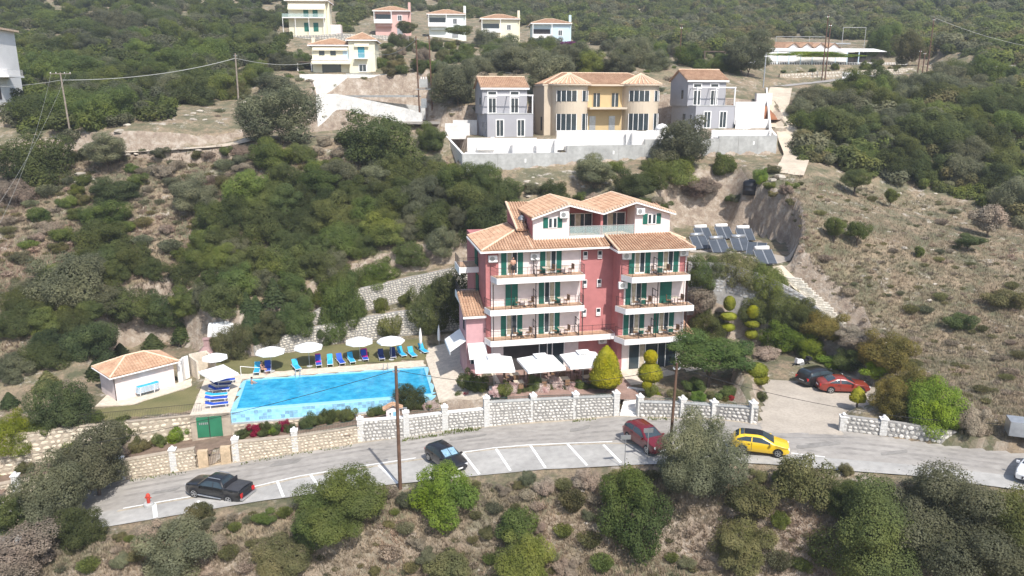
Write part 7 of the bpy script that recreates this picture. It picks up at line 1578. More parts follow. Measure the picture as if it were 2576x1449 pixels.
# --- plants that stand out
A = at_px
A(700,1225,0,'maquis','x') if False else None
NOTED = [
 # below the road
 (865,1385,232,'green','large leafy green bush on the bank left of the tall brown pole',dict(hs=.95,shape=HUGE,cat='bush')),
 (800,1395,130,'green','lower skirt of green bush below the leafy bush left of the tall brown pole',dict(cat='bush')),
 (1118,1335,165,'lime','bright green bush on the bank in front of the black car with sunshade',dict(hs=.92,shape=BIG,cat='bush')),
 (1765,1318,240,'olive','big grey green olive tree in front of the yellow car',dict(hs=1.08,shape=HUGE,cat='tree',trunk=.7,name='olive_tree')),
 (1600,1420,190,'green','dense green bush low on the bank below the red car',dict(hs=1.35,shape=BIG,cat='bush')),
 (235,1265,175,'olive','grey olive tree over the street beside the red hydrant',dict(hs=1.1,shape=BIG,cat='tree',trunk=1.5,name='olive_tree')),
 (130,1355,170,'olive','grey green tree at the roadside in the lower left corner',dict(hs=1.15,shape=BIG,cat='tree',trunk=1.2,name='olive_tree')),
 (200,1375,120,'maquis','dark green shrub under the olive tree at the lower left',dict(hs=1.0,shape=BIG,cat='bush')),
 (50,1330,140,'maquis','dark shrub cut by the left edge beside the road',dict(hs=.9,shape=BIG,cat='bush')),
 (60,1470,190,'dry','brown dead brush in the bottom left corner',dict(hs=.8,cat='bush',shape=BIG)),
 (430,1495,180,'olive','grey shrub at the bottom edge left of the leafy bush',dict(hs=.8,cat='bush',shape=BIG)),
 (2210,1520,300,'maquis','large dark tree at the bottom right, left of the tallest one',dict(hs=1.0,cat='tree',shape=HUGE,name='evergreen_tree')),
 (2400,1525,330,'olive','tallest grey green tree at the bottom right beside the road',dict(hs=.92,cat='tree',shape=HUGE,name='evergreen_tree')),
 (2560,1580,300,'maquis','dark green tree cut by the bottom right corner',dict(hs=1.2,cat='tree',shape=HUGE,name='evergreen_tree')),
 (2300,1400,140,'olive','grey green shrub between road edge and the dark trees at the right',dict(hs=1.2,cat='bush',shape=BIG)),
 (2130,1340,110,'maquis','dark rounded bush at the left flank of the bottom right trees',dict(hs=1.2,cat='bush',shape=BIG)),
 (2020,1290,120,'broom','yellow green broom bush below the road right of the yellow car',dict(hs=1.2,cat='bush',shape=MID)),
 (1880,1330,120,'broom','soft green shrub on the bank below the olive tree',dict(hs=.9,cat='bush',shape=MID)),
 (2130,1195,34,'broom','small round shrub at the road edge right of the yellow car',dict(hs=1.1,cat='bush',shape=MID)),
 (500,1310,62,'broom','small yellow green bush at the rear of the black pickup',dict(hs=1.0,cat='bush',shape=MID)),
 (1440,1310,75,'broom','upright green shrub on the bank below the second parking bay',dict(hs=1.3,cat='bush',shape=WSP)),
 (1300,1375,85,'green','round green shrub on the bank right of the bright green bush',dict(hs=1.2,cat='bush',shape=MID)),
 (1310,1470,150,'green','wide green shrub at the bottom edge near the middle',dict(hs=.9,cat='bush',shape=BIG)),
 (1130,1470,110,'broom','pale green shrub at the bottom edge below the bright bush',dict(hs=.9,cat='bush',shape=MID)),
 (700,1480,150,'broom','olive brown brush at the bottom edge below the leafy bush',dict(hs=.8,cat='bush',shape=BIG)),
 (1860,1460,160,'broom','olive green shrub at the bottom edge right of the dense bush',dict(hs=.9,cat='bush',shape=BIG)),
 # garden and pool surroundings
 (150,1135,125,'conifer','dark bushy tree on the lawn left of the pool hut',dict(hs=1.25,cat='tree',shape=BIG,name='evergreen_tree')),
 (40,1190,95,'lime','bright lemon green shrub behind the street wall at the far left',dict(hs=1.05,cat='bush',shape=BIG)),
 (185,1160,60,'lime','lime green shrub in front of the dark tree on the lawn',dict(hs=1.1,cat='bush',shape=MID)),
 (300,1140,85,'green','leafy rose bush trained on the beige retaining wall left of the gate',dict(hs=1.4,cat='bush',shape=MID)),
 (445,1115,52,'lime','small lime green shrub on the retaining wall beside the green door',dict(hs=1.3,cat='bush',shape=MID)),
 (585,906,96,'broom','dense round hedge ball beside the barbecue',dict(hs=1.45,dy=.1,cat='bush',shape=BIG)),
 (685,880,88,'broom','round green hedge behind the first open parasol',dict(hs=1.3,dy=.1,cat='bush',shape=BIG)),
 (748,866,84,'green','round green hedge between first and second open parasols',dict(hs=1.4,dy=.1,cat='bush',shape=BIG)),
 (862,862,98,'green','tall rounded green tree against the stone wall behind the third parasol',dict(hs=1.7,dy=.1,cat='tree',shape=BIG)),
 (812,870,50,'maquis','dark leafy shrub at the foot of the white stone wall behind the parasols',dict(hs=1.3,dy=.0,cat='bush',shape=MID)),
 (975,850,55,'maquis','leafy shrub climbing the stone wall behind the fourth parasol',dict(hs=1.8,dy=.0,cat='bush',shape=MID)),
 (1060,832,84,'maquis','dark green shrub by the stone wall left of the hotel',dict(hs=1.6,dy=.0,cat='bush',shape=BIG)),
 (1130,825,110,'maquis','dark shaded bush at the left flank of the hotel',dict(hs=1.7,dy=.0,cat='bush',shape=BIG)),
 (1037,1030,78,'maquis','leafy green tree at the near right corner of the pool',dict(hs=1.1,cat='tree',shape=BIG,name='small_tree',z=2.0)),
 (1175,985,60,'maquis','dark rose bush left of the square canopies',dict(hs=1.2,cat='bush',shape=MID)),
 (1200,1010,55,'green','green shrub at the left end of the terrace bed',dict(hs=1.1,cat='bush',shape=MID)),
 (1790,985,185,'mulberry','spreading mulberry tree in front of the right wing of the hotel',dict(hs=.62,cat='tree',shape=BIG,trunk=1.9,name='mulberry_tree')),
 (1750,990,60,'green','low green shrub under the mulberry tree beside the garden path',dict(hs=.9,cat='bush',shape=MID)),
 (1700,1000,50,'broom','small spiky plant in the garden bed right of the steps',dict(hs=.9,cat='plant',shape=WSP)),
 (1835,1000,44,'green','small shrub in the garden bed near the yard entrance',dict(hs=.8,cat='bush',shape=MID)),
 (1915,1010,36,'maquis','low dark green mound at the corner of the yard entrance',dict(hs=.8,cat='bush',shape=MID)),
 (1765,780,80,'green','green shrub beside the right end of the hotel balconies',dict(hs=1.5,cat='bush',shape=BIG)),
 (1800,745,70,'maquis','dark green bush under the grey wall beside the hotel right wing',dict(hs=1.2,cat='bush',shape=BIG)),
 (1930,800,90,'green','leafy bush below the grey wall and conifer row',dict(hs=1.2,cat='bush',shape=BIG)),
 (2020,860,80,'maquis','dark green bush at the foot of the rough stone steps',dict(hs=1.2,cat='bush',shape=BIG)),
 (1900,845,80,'maquis','dark green shrub between the two tiered topiaries',dict(hs=1.0,cat='bush',shape=BIG)),
 (1780,880,90,'maquis','dark shaded shrub behind the mulberry tree',dict(hs=1.1,cat='bush',shape=BIG)),
 (1860,900,70,'green','green shrub below the tiered topiaries',dict(hs=.9,cat='bush',shape=BIG)),
 (1930,905,70,'dry','brown undergrowth beside the yard behind the mulberry',dict(hs=.7,cat='bush',shape=MID)),
 (2040,905,80,'lime','bright vine over the wall at the back of the yard',dict(hs=.9,cat='vine',shape=BIG,name='vine')),
 (2150,930,80,'maquis','dark shrub behind the two parked cars in the yard',dict(hs=.8,cat='bush',shape=BIG)),
 (2170,890,110,'dry','dry brown shrub above the yard hedge',dict(hs=.6,cat='bush',shape=BIG)),
 (2300,1010,120,'hedge_dry','olive brown hedge between the red parked car and the ivy mound',dict(hs=.9,cat='hedge',shape=BIG)),
 (1855,790,110,'broom','large rounded yellow green bush behind the tiered topiaries',dict(hs=1.15,cat='bush',shape=BIG)),
 (1770,830,70,'dry','purple brown shrub in the shade right of the hotel',dict(hs=1.1,cat='bush',shape=MID)),
 (1975,850,95,'maquis','dark green tree below the stone steps on the slope',dict(hs=1.3,cat='tree',shape=BIG)),
 (1975,885,100,'lime','bright climbing vine behind the motorcycle',dict(hs=1.0,cat='vine',shape=BIG,name='vine')),
 (2080,900,105,'hedge_dry','olive brown rounded hedge above the black parked car',dict(hs=.75,cat='hedge',shape=BIG)),
 (2105,925,70,'lime','lime green trailing vine over the wall behind the black parked car',dict(hs=.6,cat='vine',shape=MID,name='vine')),
 (2230,930,130,'hedge_dry','olive brown rounded hedge behind the red parked car',dict(hs=.8,cat='hedge',shape=BIG)),
 (2205,960,80,'lime','lime green vine trailing beside the red parked car',dict(hs=.6,cat='vine',shape=MID,name='vine')),
 (2255,1050,110,'hedge_dry','brownish green hedge bush at the right of the yard entrance',dict(hs=1.0,cat='hedge',shape=BIG)),
 (2355,1070,150,'lime','bright green ivy mound above the right stone wall',dict(hs=1.0,cat='bush',shape=BIG)),
 (2450,1100,80,'dry','dull brown bush at the end of the right stone wall',dict(hs=1.1,cat='bush',shape=BIG)),
 (110,930,110,'maquis','dark bush left above the pool hut roof',dict(hs=.9,cat='bush',shape=BIG)),
 (220,905,120,'conifer','blue green bush directly behind the pool hut roof',dict(hs=1.0,cat='bush',shape=BIG)),
 (330,868,120,'maquis','dark bush above the ridge of the pool hut',dict(hs=.9,cat='bush',shape=BIG)),
 (420,862,110,'conifer','blue green bush right behind the pool hut roof',dict(hs=1.0,cat='bush',shape=BIG)),
 (480,850,90,'green','yellowish green bush left of the covered trailer',dict(hs=1.1,cat='bush',shape=BIG)),
 (30,960,90,'olive','grey bush at the left edge above the lawn wall',dict(hs=1.0,cat='bush',shape=BIG)),
 (160,1010,90,'dry','dry brush on the stony bank left of the pool hut',dict(hs=.7,cat='bush',shape=BIG)),
 (880,738,90,'maquis','dark bush overhanging the upper white wall above the parasols',dict(hs=.9,dy=.5,cat='bush',shape=BIG)),
 (950,715,90,'green','mid green bush overhanging the upper white wall, middle part',dict(hs=.9,dy=.5,cat='bush',shape=BIG)),
 (1030,692,90,'maquis','dark bush above the upper white wall left of the hotel',dict(hs=.9,dy=.5,cat='bush',shape=BIG)),
 (1110,672,90,'olive','grey green bush above the upper white wall beside the hotel flank',dict(hs=1.0,dy=.5,cat='bush',shape=BIG)),
 (830,775,80,'green','green bush at the left end of the upper white wall',dict(hs=1.0,dy=.4,cat='bush',shape=BIG)),
 (900,800,60,'conifer','small bluish bush planted between the two stone walls',dict(hs=1.1,dy=.0,cat='bush',shape=MID)),
 (960,785,44,'green','small green shrub planted between the two stone walls',dict(hs=1.2,dy=.0,cat='bush',shape=MID)),
 (1020,768,40,'maquis','dark little shrub planted between the two stone walls',dict(hs=1.2,dy=.0,cat='bush',shape=MID)),
 (1090,755,50,'green','leafy shrub between the two stone walls near the hotel',dict(hs=1.2,dy=.0,cat='bush',shape=MID)),
 (640,870,70,'conifer','dark conifer like bush behind the hedge ball',dict(hs=1.3,dy=.1,cat='bush',shape=BIG)),
 (740,805,80,'maquis','dark bush above the lower stone wall at its left end',dict(hs=1.0,dy=.4,cat='bush',shape=BIG)),
 (250,1118,60,'green','leafy shrub against the lawn retaining wall',dict(hs=1.2,dy=.1,cat='bush',shape=MID)),
 (350,1120,54,'broom','tall straggly shrub against the lawn retaining wall',dict(hs=1.4,dy=.1,cat='bush',shape=WSP)),
 (395,1118,46,'olive','grey shrub against the lawn retaining wall',dict(hs=1.3,dy=.1,cat='bush',shape=MID)),
 (110,1160,70,'green','round green shrub against the lawn retaining wall at the far left',dict(hs=1.1,dy=.1,cat='bush',shape=MID)),
 (1270,520,80,'maquis','dark bush left of the hotel penthouse roof',dict(hs=1.1,dy=.3,cat='bush',shape=BIG)),
 (1640,470,90,'green','green shrub on the rubble bank above the right roof peak',dict(hs=.8,dy=.3,cat='bush',shape=BIG)),
 (1760,520,90,'dry','dry brush on the rubble bank behind the solar panels',dict(hs=.6,dy=.3,cat='bush',shape=BIG)),
 # slope landmarks
 (700,385,190,'olive','large grey green tree below the white stone ramps',dict(hs=.85,cat='tree',shape=BIG,trunk=1.4,name='evergreen_tree')),
 (955,430,215,'maquis','broad dark tree left of the concrete wall',dict(hs=.72,cat='tree',shape=BIG,name='evergreen_tree')),
 (1085,390,70,'maquis','dark shrub at the left end of the concrete wall',dict(hs=1.2,cat='bush',shape=BIG)),
 (1715,440,150,'olive','round grey green olive in front of the concrete wall',dict(hs=.85,cat='tree',shape=BIG,trunk=1.0,name='olive_tree')),
 (1495,490,110,'olive','grey green olive tree directly above the hotel roof',dict(hs=.8,cat='tree',shape=BIG,trunk=.8,name='olive_tree')),
 (1590,500,90,'maquis','dark bush above the right roof peak of the hotel',dict(hs=.9,cat='bush',shape=BIG)),
 (1395,500,70,'maquis','dark bush behind the left roof peak of the hotel',dict(hs=.7,cat='bush',shape=BIG)),
 (1700,500,100,'green','green bushes right of the hotel penthouse',dict(hs=.9,cat='bush',shape=BIG)),
 (1820,470,70,'green','pale green bush beside the black water tank',dict(hs=1.2,cat='bush',shape=MID)),
 (1917,460,40,'lime','small bright bush right of the black water tank',dict(hs=1.1,cat='bush',shape=MID)),
 (2155,497,80,'maquis','umbrella shaped tree with bare trunk on the dry right slope',dict(hs=.62,cat='tree',shape=BIG,trunk=1.5,name='olive_tree')),
 (2100,620,52,'green','left crown of the small twin stemmed tree on the dry right slope',dict(hs=1.1,cat='tree',shape=MID,trunk=1.0)),
 (2158,625,56,'green','right crown of the small twin stemmed tree on the dry right slope',dict(hs=.95,cat='tree',shape=MID,trunk=.9)),
 (2240,525,36,'green','slender young tree right of the umbrella shaped tree',dict(hs=1.2,cat='tree',shape=MID,trunk=.9)),
 (2440,640,60,'maquis','low tree beside the leaning dead trunk on the right slope',dict(hs=.6,cat='tree',shape=MID,trunk=.8)),
 (2490,600,90,'dry','dead leaning tree with dark bare branches on the right slope',dict(hs=.9,cat='tree',shape=MID,trunk=1.1,name='dead_tree')),
 (2310,650,28,'green','thin green sapling in the middle of the dry right slope',dict(hs=1.4,cat='tree',shape=SML)),
 (2425,835,75,'maquis','round dark green shrub near the right edge of the dry slope',dict(hs=.75,cat='bush',shape=MID)),
 (2545,780,100,'broom','green shrub cut by the right edge on the dry slope',dict(hs=.7,cat='bush',shape=MID)),
 (90,470,180,'maquis','black green tree clump at the left edge above the dry slope',dict(hs=.9,cat='tree',shape=BIG,name='evergreen_tree')),
 (30,520,80,'dry','grey dead shrub below the dark clump at the left edge',dict(hs=.9,cat='bush',shape=BIG)),
 (265,440,110,'olive','grey oak tree on the slope below the rocky track',dict(hs=.8,cat='tree',shape=BIG,trunk=1.2)),
 (285,520,120,'conifer','dark blue green shrub under the grey oak on the left slope',dict(hs=.7,cat='bush',shape=BIG)),
 (265,580,100,'green','yellow green bush in the middle of the left slope',dict(hs=.9,cat='bush',shape=BIG)),
 (250,650,150,'maquis','rounded dark green shrub low on the left slope',dict(hs=.65,cat='bush',shape=BIG)),
 (150,800,180,'olive','grey green bush thicket left above the pool hut',dict(hs=.95,cat='bush',shape=BIG)),
 (480,545,125,'olive','light grey green bush pair on the middle of the left slope',dict(hs=.85,cat='bush',shape=BIG)),
 (800,500,110,'green','yellow green rounded tree above the dense grove',dict(hs=.75,cat='tree',shape=BIG)),
 (680,440,110,'green','fresh green bush below the large grey green tree',dict(hs=.9,cat='bush',shape=BIG)),
 (600,250,60,'broom','clipped looking round bush beside the slim grey pole',dict(hs=1.0,cat='bush',shape=BIG)),
 (560,250,100,'green','round green bush left of the slim grey pole',dict(hs=.75,cat='bush',shape=BIG)),
 (690,245,120,'olive','grey green bush right of the slim grey pole',dict(hs=.7,cat='bush',shape=BIG)),
 (1150,285,120,'olive','grey olive tree left of the left grey villa',dict(hs=1.0,cat='tree',shape=BIG,trunk=1.2,name='olive_tree')),
 (1385,260,110,'olive','grey olive tree between the left grey villa and the ochre villa',dict(hs=1.1,cat='tree',shape=BIG,trunk=1.2,name='olive_tree')),
 (1885,195,115,'olive','large grey olive tree at the left end of the tavern',dict(hs=1.0,cat='tree',shape=BIG,trunk=1.4,name='olive_tree')),
 (2230,160,95,'green','bright green tree at the right end of the tavern',dict(hs=1.0,cat='tree',shape=BIG,trunk=.9)),
 (2290,170,80,'broom','yellowing tree beside the bright green tavern tree',dict(hs=1.1,cat='tree',shape=BIG,trunk=.9)),
 (1660,170,45,'green','small round green tree left of the tavern pergola',dict(hs=1.2,cat='tree',shape=BIG)),
 (1730,165,80,'green','fresh green bushes in front of the tavern pergola',dict(hs=.8,cat='bush',shape=BIG)),
 (1560,190,90,'olive','grey olive tree behind the ochre villa roof',dict(hs=.9,cat='tree',shape=BIG)),
 (1295,185,130,'olive','broad grey olive tree behind the left grey villa',dict(hs=.75,cat='tree',shape=BIG)),
 (1215,185,70,'olive','small grey olive tree above the left grey villa roof',dict(hs=.8,cat='tree',shape=BIG)),
]
for px, py, w, kind, lab, k in NOTED: at_px(px, py, w, kind, lab, **k)
for i, (px, py, w) in enumerate([(690,812,80),(620,800,60),(735,795,44),(780,780,44),(830,770,40),(645,835,70)]):
    at_px(px, py, w*.8, 'conifer', 'small dark conifer on the slope above the covered trailer', group='conifers above the pool garden', cat='conifer', shape=CON, hs=.8)
for i, (px, py, w) in enumerate([(115,985,75),(20,1030,55),(235,955,70),(300,905,60),(190,900,70),(380,880,60),(455,870,60)]):
    at_px(px, py, w, 'conifer' if i != 0 else 'broom', 'feathery dark conifer bush behind the pool hut and lawn wall', group='conifers behind the pool hut', cat='conifer', shape=CON, hs=.5)
# row of young conifers on the stone wall below the solar panels
for i in range(9):
    px = 1755+i*33; py = 700+max(0,i-2)*9+i*2; p = hit(px, py+8)
    shrub(p.x, p.y, .62, 'olive', 'young conifer in the row below the solar panels', 'young conifers below the solar panels', 'conifer', CON, 1.0, z=p.z-.2, name='conifer')
# clipped topiary
def topiary(px, py, profs, label, stem, m='topiary', z=None, n=2600):
    p = at_z(px, py, 4.42) if z is None else hit(px, py); root = thing('topiary', label, 'topiary', p)
    MB().tube((0,0,-.3),(0,0,stem+1.0),.09,.07,7).build('trunk', M['bark'], root)
    for k, pr in enumerate(profs): inst('crown', lathe_crown('crown', pr, .075, n//len(profs), 700+px+k, m), root, mat=F[m])
    return root
def ball(r, z, s=1.0): return [(r*math.sin(q*math.pi/10)+.005, z-s*r*math.cos(q*math.pi/10)) for q in range(11)]
topiary(1523,985,[[(.02,.6),(1.0,.65),(1.42,1.05),(1.45,1.6),(1.2,2.1),(1.15,2.6),(.95,3.2),(.6,3.8),(.25,4.2),(.02,4.4)]], 'large golden pear shaped topiary in front of the third canopy', .6, n=5200)
topiary(1633,985,[[(.02,1.0),(.8,1.1),(1.12,1.5),(1.08,2.0),(.7,2.5),(.35,2.75)],ball(.6,3.3,1.05)], 'green topiary with a round ball on a bell beside the steps', 1.0, n=3600)
topiary(1626,993,[ball(.42,.9)], 'small round topiary ball at the top of the steps', .4, n=900)
topiary(1900,985,[ball(.95,2.0,.75),ball(1.1,1.25,.45)], 'two tiered mushroom topiary at the left of the yard entrance', .8, n=3200)
topiary(1828,862,[ball(.62,4.3,1.3),ball(.85,2.9,.5),ball(.75,1.7,.6)], 'left three tiered golden topiary in the garden behind the mulberry', 1.0, n=3000, z=5.5)
topiary(1888,868,[ball(.62,3.6,1.2),ball(.78,2.3,.5),ball(.66,1.2,.75)], 'right three tiered golden topiary in the garden behind the mulberry', .8, n=3000, z=5.2)
topiary(2154,1035,[[(.02,.9),(.62,1.0),(.66,1.3),(.4,1.9),(.02,2.25)]], 'small golden cone topiary on a stem beside the red parked car', .8, n=1500)
# flowering beds
def bed_plants(px0, py0, px1, py1, n, kinds, label, group, rr, zf, cat='plant'):
    for i in range(n):
        f = (i+.5)/n; px = px0+(px1-px0)*f+rnd.uniform(-5,5); py = py0+(py1-py0)*f+rnd.uniform(-4,3); p = at_z(px, py, zf); kd = rnd.choice(kinds)
        o = shrub(p.x, p.y, rr*rnd.uniform(.7,1.25), kd, label, group, cat, MID if rr > .45 else SML, rnd.uniform(.9,1.5), z=p.z, name='rose_bush' if kd in ('pinkw','green','red') else 'garden_plant', sink=.2)
bz = lambda X: zroad(X)+1.1
bed_plants(1240,992,1540,978,16,['green','maquis','green','pinkw'],'rose bush with pale flowers below the square canopies','rose bushes below the canopies',.62,4.2)
bed_plants(610,1098,735,1082,9,['lime','green','maquis','red'],'low flowering shrub in the bed below the pool overflow','flowerbed shrubs below the pool',.55,bz)
bed_plants(755,1075,890,1052,8,['maquis','green','pinkw','green'],'leafy rose shrub in the bed below the pool front','rose shrubs below the pool front',.65,bz)
bed_plants(925,1045,970,1042,3,['green','red','maquis'],'small plant beside the notice cabinet above the street wall','plants by the notice cabinet',.5,bz)
bed_plants(1050,1032,1110,1022,5,['green','pinkw','green'],'low green plant in the bed right of the notice cabinet','low plants right of the notice cabinet',.5,bz)
bed_plants(1135,1022,1205,1012,6,['maquis','green','red'],'leafy plant at the corner bed left of the tall street wall','corner bed plants',.6,bz)
bed_plants(50,1190,420,1120,12,['broom','green','dry','maquis'],'straggly plant in the bed above the left street wall','plants above the left street wall',.6,bz)
bed_plants(1630,1000,1790,1008,9,['green','broom','dry','lime'],'low garden plant in the bed right of the steps','garden plants right of the steps',.5,4.35)
bed_plants(1800,1005,1885,1012,5,['red','green','hedge_dry'],'low garden plant in the bed by the yard entrance','garden plants by the yard entrance',.45,4.35)
bed_plants(1330,880,1480,890,7,['maquis','maquis','green'],'tall pot plant in the shade under the first balcony','pot plants under the balcony',.6,4.42)
p_ = at_t(1420,119,212); tag(inst('bougainvillea', MID[0], None, p_+Vector((0,0,.2)), (0,0,0), (4.2,1.2,1.0), F['purple']), 'purple bougainvillea hedge between the cream and the light blue house', 'hedge')
p_ = at_t(1150,92,208); tag(inst('hedge', MID[1], None, p_+Vector((0,0,.6)), (0,0,0), (4.0,1.5,1.6), F['green']), 'green vine hedge beside the pale mint house', 'hedge')
p_ = at_t(1020,80,209); tag(inst('hedge', MID[2], None, p_, (0,0,0), (3.2,1.5,2.0), F['maquis']), 'dark vine in front of the soft pink house', 'hedge')
p_ = at_t(2050,140,162); tag(inst('vine', MID[3], None, p_-Vector((0,.4,.3)), (0,0,R(5)), (10.5,.9,.75), F['lime']), 'long green vine along the terrace roof of the tavern', 'vine')
p_ = at_t(2010,188,158); tag(inst('hedge', MID[0], None, p_-Vector((0,0,1.0)), (0,0,R(5)), (9,1.0,1.6), F['green']), 'green hedge under the tavern railing', 'hedge')
# --- scattered growth on the hillside, from the density the photograph shows
def inside(x, y, P):
    c = False; n = len(P)
    for i in range(n):
        x0,y0 = P[i]; x1,y1 = P[(i+1)%n]
        if (y0 > y) != (y1 > y) and x < (x1-x0)*(y-y0)/(y1-y0)+x0: c = not c
    return c
def free(x, y, m=0.0): return made(x, y) > m
VIEWC = [(720,1285,455,95),(0,0,0,0)]
COUNT = [0]
def scatter(P, n, kinds, rr, label, group, cat='shrub', shape=None, hs=(.7,1.0), gap=.75, tries=40):
    x0,x1 = min(p[0] for p in P),max(p[0] for p in P); y0,y1 = min(p[1] for p in P),max(p[1] for p in P); k = 0
    for _ in range(n*tries):
        if k >= n: break
        px, py = rnd.uniform(x0,x1), rnd.uniform(y0,y1)
        if not inside(px, py, P): continue
        p = hit(px, py); r = rnd.uniform(*rr)
        if any((p.x-a)**2+(p.y-b)**2 < ((r+c)*gap)**2 for a,b,c in placed) or not free(p.x, p.y, r*.55): continue
        kd = rnd.choice(kinds); size = 'small' if r < rr[0]+(rr[1]-rr[0])*.33 else 'large' if r > rr[0]+(rr[1]-rr[0])*.67 else 'medium'; fx = (px-x0)/(x1-x0); fy = (py-y0)/(y1-y0); loc = ('upper ' if fy < .36 else 'lower ' if fy > .66 else 'middle ')+('left' if fx < .3 else 'right' if fx > .7 else 'centre'); word = {'maquis':'dark green','olive':'grey green','green':'mid green','dry':'dry grey brown','broom':'yellow green','conifer':'bluish green'}[kd]
        shrub(p.x, p.y, r, kd, f'{size} {word} {label}, {loc}', f'{word} {group}', cat, shape, rnd.uniform(*hs)); k += 1; COUNT[0] += 1
G1 = [(500,610),(640,490),(1000,450),(1230,480),(1275,560),(1195,655),(1010,690),(880,722),(780,790),(560,800),(505,705)]
scatter(G1, 60, ['maquis','maquis','green','maquis','olive'], (1.7,3.0), 'bush in the hotel side grove', 'bushes in the grove left of the hotel', shape=BIG, hs=(.85,1.15), gap=.5)
scatter([(40,730),(240,660),(500,700),(530,800),(490,870),(260,895),(40,880)], 26, ['maquis','olive','maquis','green','conifer'], (1.5,2.6), 'bush above the pool hut', 'bushes above the pool hut', shape=BIG, hs=(.85,1.1), gap=.5)
scatter([(0,0),(720,0),(720,120),(640,165),(520,185),(500,260),(200,340),(60,310),(50,100),(0,60)], 95, ['maquis','maquis','green','olive','green'], (2.4,4.2), 'bush on the upper left hillside', 'bushes on the upper left hillside', shape=BIG, hs=(.75,1.0), gap=.52)
scatter([(2010,280),(2120,245),(2330,215),(2576,195),(2576,560),(2450,480),(2150,420),(2020,380)], 60, ['maquis','olive','maquis','green','olive'], (2.0,3.8), 'bush on the right hillside', 'bushes on the right hillside', shape=BIG, hs=(.75,1.05), gap=.5)
scatter([(60,400),(560,385),(640,500),(500,640),(480,700),(60,720),(0,600)], 40, ['dry','olive','broom','dry','green'], (.8,1.7), 'shrub on the left slope', 'shrubs on the left slope', hs=(.7,1.0), shape=WSP+MID)
scatter([(560,390),(850,350),(1110,400),(1200,470),(900,460),(640,490)], 22, ['dry','broom','olive','green','maquis'], (.9,1.9), 'shrub beside the concrete wall', 'shrubs left of the concrete wall', hs=(.65,1.0))
scatter([(1240,490),(1480,430),(1640,420),(1850,430),(1860,520),(1720,530),(1290,520)], 14, ['maquis','olive','green','dry'], (.8,1.6), 'shrub above the hotel roof', 'shrubs above the hotel roof', hs=(.6,1.0))
scatter([(2010,440),(2560,560),(2576,1000),(2440,1060),(2250,920),(2100,760),(2010,600)], 45, ['dry','broom','dry','olive','broom'], (.35,.9), 'tussock on the right slope', 'tussock shrubs on the right slope', hs=(.6,.9), shape=WSP)
scatter([(260,1345),(1150,1215),(1640,1185),(2100,1190),(2100,1449),(0,1449),(0,1400)], 75, ['broom','dry','broom','dry','olive','green'], (.4,1.05), 'shrub below the road', 'shrubs below the road', hs=(.7,1.2), shape=WSP+WSP+MID)
scatter([(1180,110),(1480,130),(1860,110),(1900,185),(1650,185),(1480,185),(1100,200)], 46, ['olive','maquis','olive','green'], (1.6,3.0), 'tree behind the villas', 'trees behind the villas', shape=BIG, hs=(.8,1.1), gap=.55, cat='tree')
scatter([(640,70),(760,120),(790,170),(640,230),(520,200)], 14, ['olive','maquis','green'], (1.6,2.6), 'bush beside the pale yellow house', 'bushes beside the yellow house', shape=BIG, hs=(.75,1.0), gap=.55)
scatter([(960,110),(1180,110),(1180,190),(1130,260),(960,240)], 34, ['green','maquis','broom','dry'], (1.0,2.0), 'shrub beside the yellow house', 'shrubs right of the yellow house', hs=(.7,1.0))
scatter([(1960,185),(2330,165),(2340,180),(2130,205),(1960,220)], 12, ['green','broom','maquis'], (.7,1.3), 'shrub below the tavern railing', 'shrubs below the tavern', hs=(.7,1.0))
scatter([(1870,440),(2000,420),(2010,520),(1960,560),(1850,520)], 8, ['dry','green','broom'], (.5,1.1), 'shrub around the water tank', 'shrubs around the water tank', hs=(.7,1.0))
scatter([(1180,1165),(2100,1200),(1640,1180)], 0, ['dry'], (.4,.6), 'x', 'x')
# the far hill reads as one wooded mass
def mass(name, label, P, n, kinds, rr, tmax, seed, cat='woodland', dense=.62, shp=None):
    g = random.Random(seed); pts = []; tries = 0
    x0,x1 = min(p[0] for p in P),max(p[0] for p in P); y0,y1 = min(p[1] for p in P),max(p[1] for p in P); V = []; Fc = []; off = 0; MI = []
    cell = {}
    lm = [(np.array([v.co[:] for v in me.vertices]), np.array([tuple(q.vertices) for q in me.polygons])) for me in (shp or SML)]
    while len(pts) < n and tries < n*25:
        tries += 1; px, py = g.uniform(x0,x1), g.uniform(y0,y1)
        if not inside(px, py, P): continue
        p = hit(px, py); r = g.uniform(*rr); key = (int(p.x//8), int(p.y//8))
        if any((p.x-a)**2+(p.y-b)**2 < ((r+c)*dense)**2 for dx in (-1,0,1) for dy in (-1,0,1) for a,b,c in cell.get((key[0]+dx,key[1]+dy),())): continue
        if any((p.x-a)**2+(p.y-b)**2 < ((r+c)*.4)**2 for a,b,c in placed) or not free(p.x, p.y, r*.6): continue
        cell.setdefault(key, []).append((p.x,p.y,r)); pts.append(p); v, f = g.choice(lm); q = g.uniform(0,6.28); c, s = math.cos(q), math.sin(q)
        S = r*g.uniform(.9,1.1); w = np.stack([(v[:,0]*c-v[:,1]*s)*S+p.x, (v[:,0]*s+v[:,1]*c)*S+p.y, v[:,2]*S*g.uniform(.75,1.05)+p.z-.15*r],1); V.append(w); Fc.append(f+off); off += len(w); MI += [g.randrange(len(kinds))]*len(f)
    me = np_mesh(name, np.concatenate(V), np.concatenate(Fc), [F[k] for k in kinds]); me.polygons.foreach_set('material_index', np.array(MI, np.int32))
    o = bpy.data.objects.new(name, me); COL.objects.link(o); o['kind'] = 'stuff'; return tag(o, label, cat)
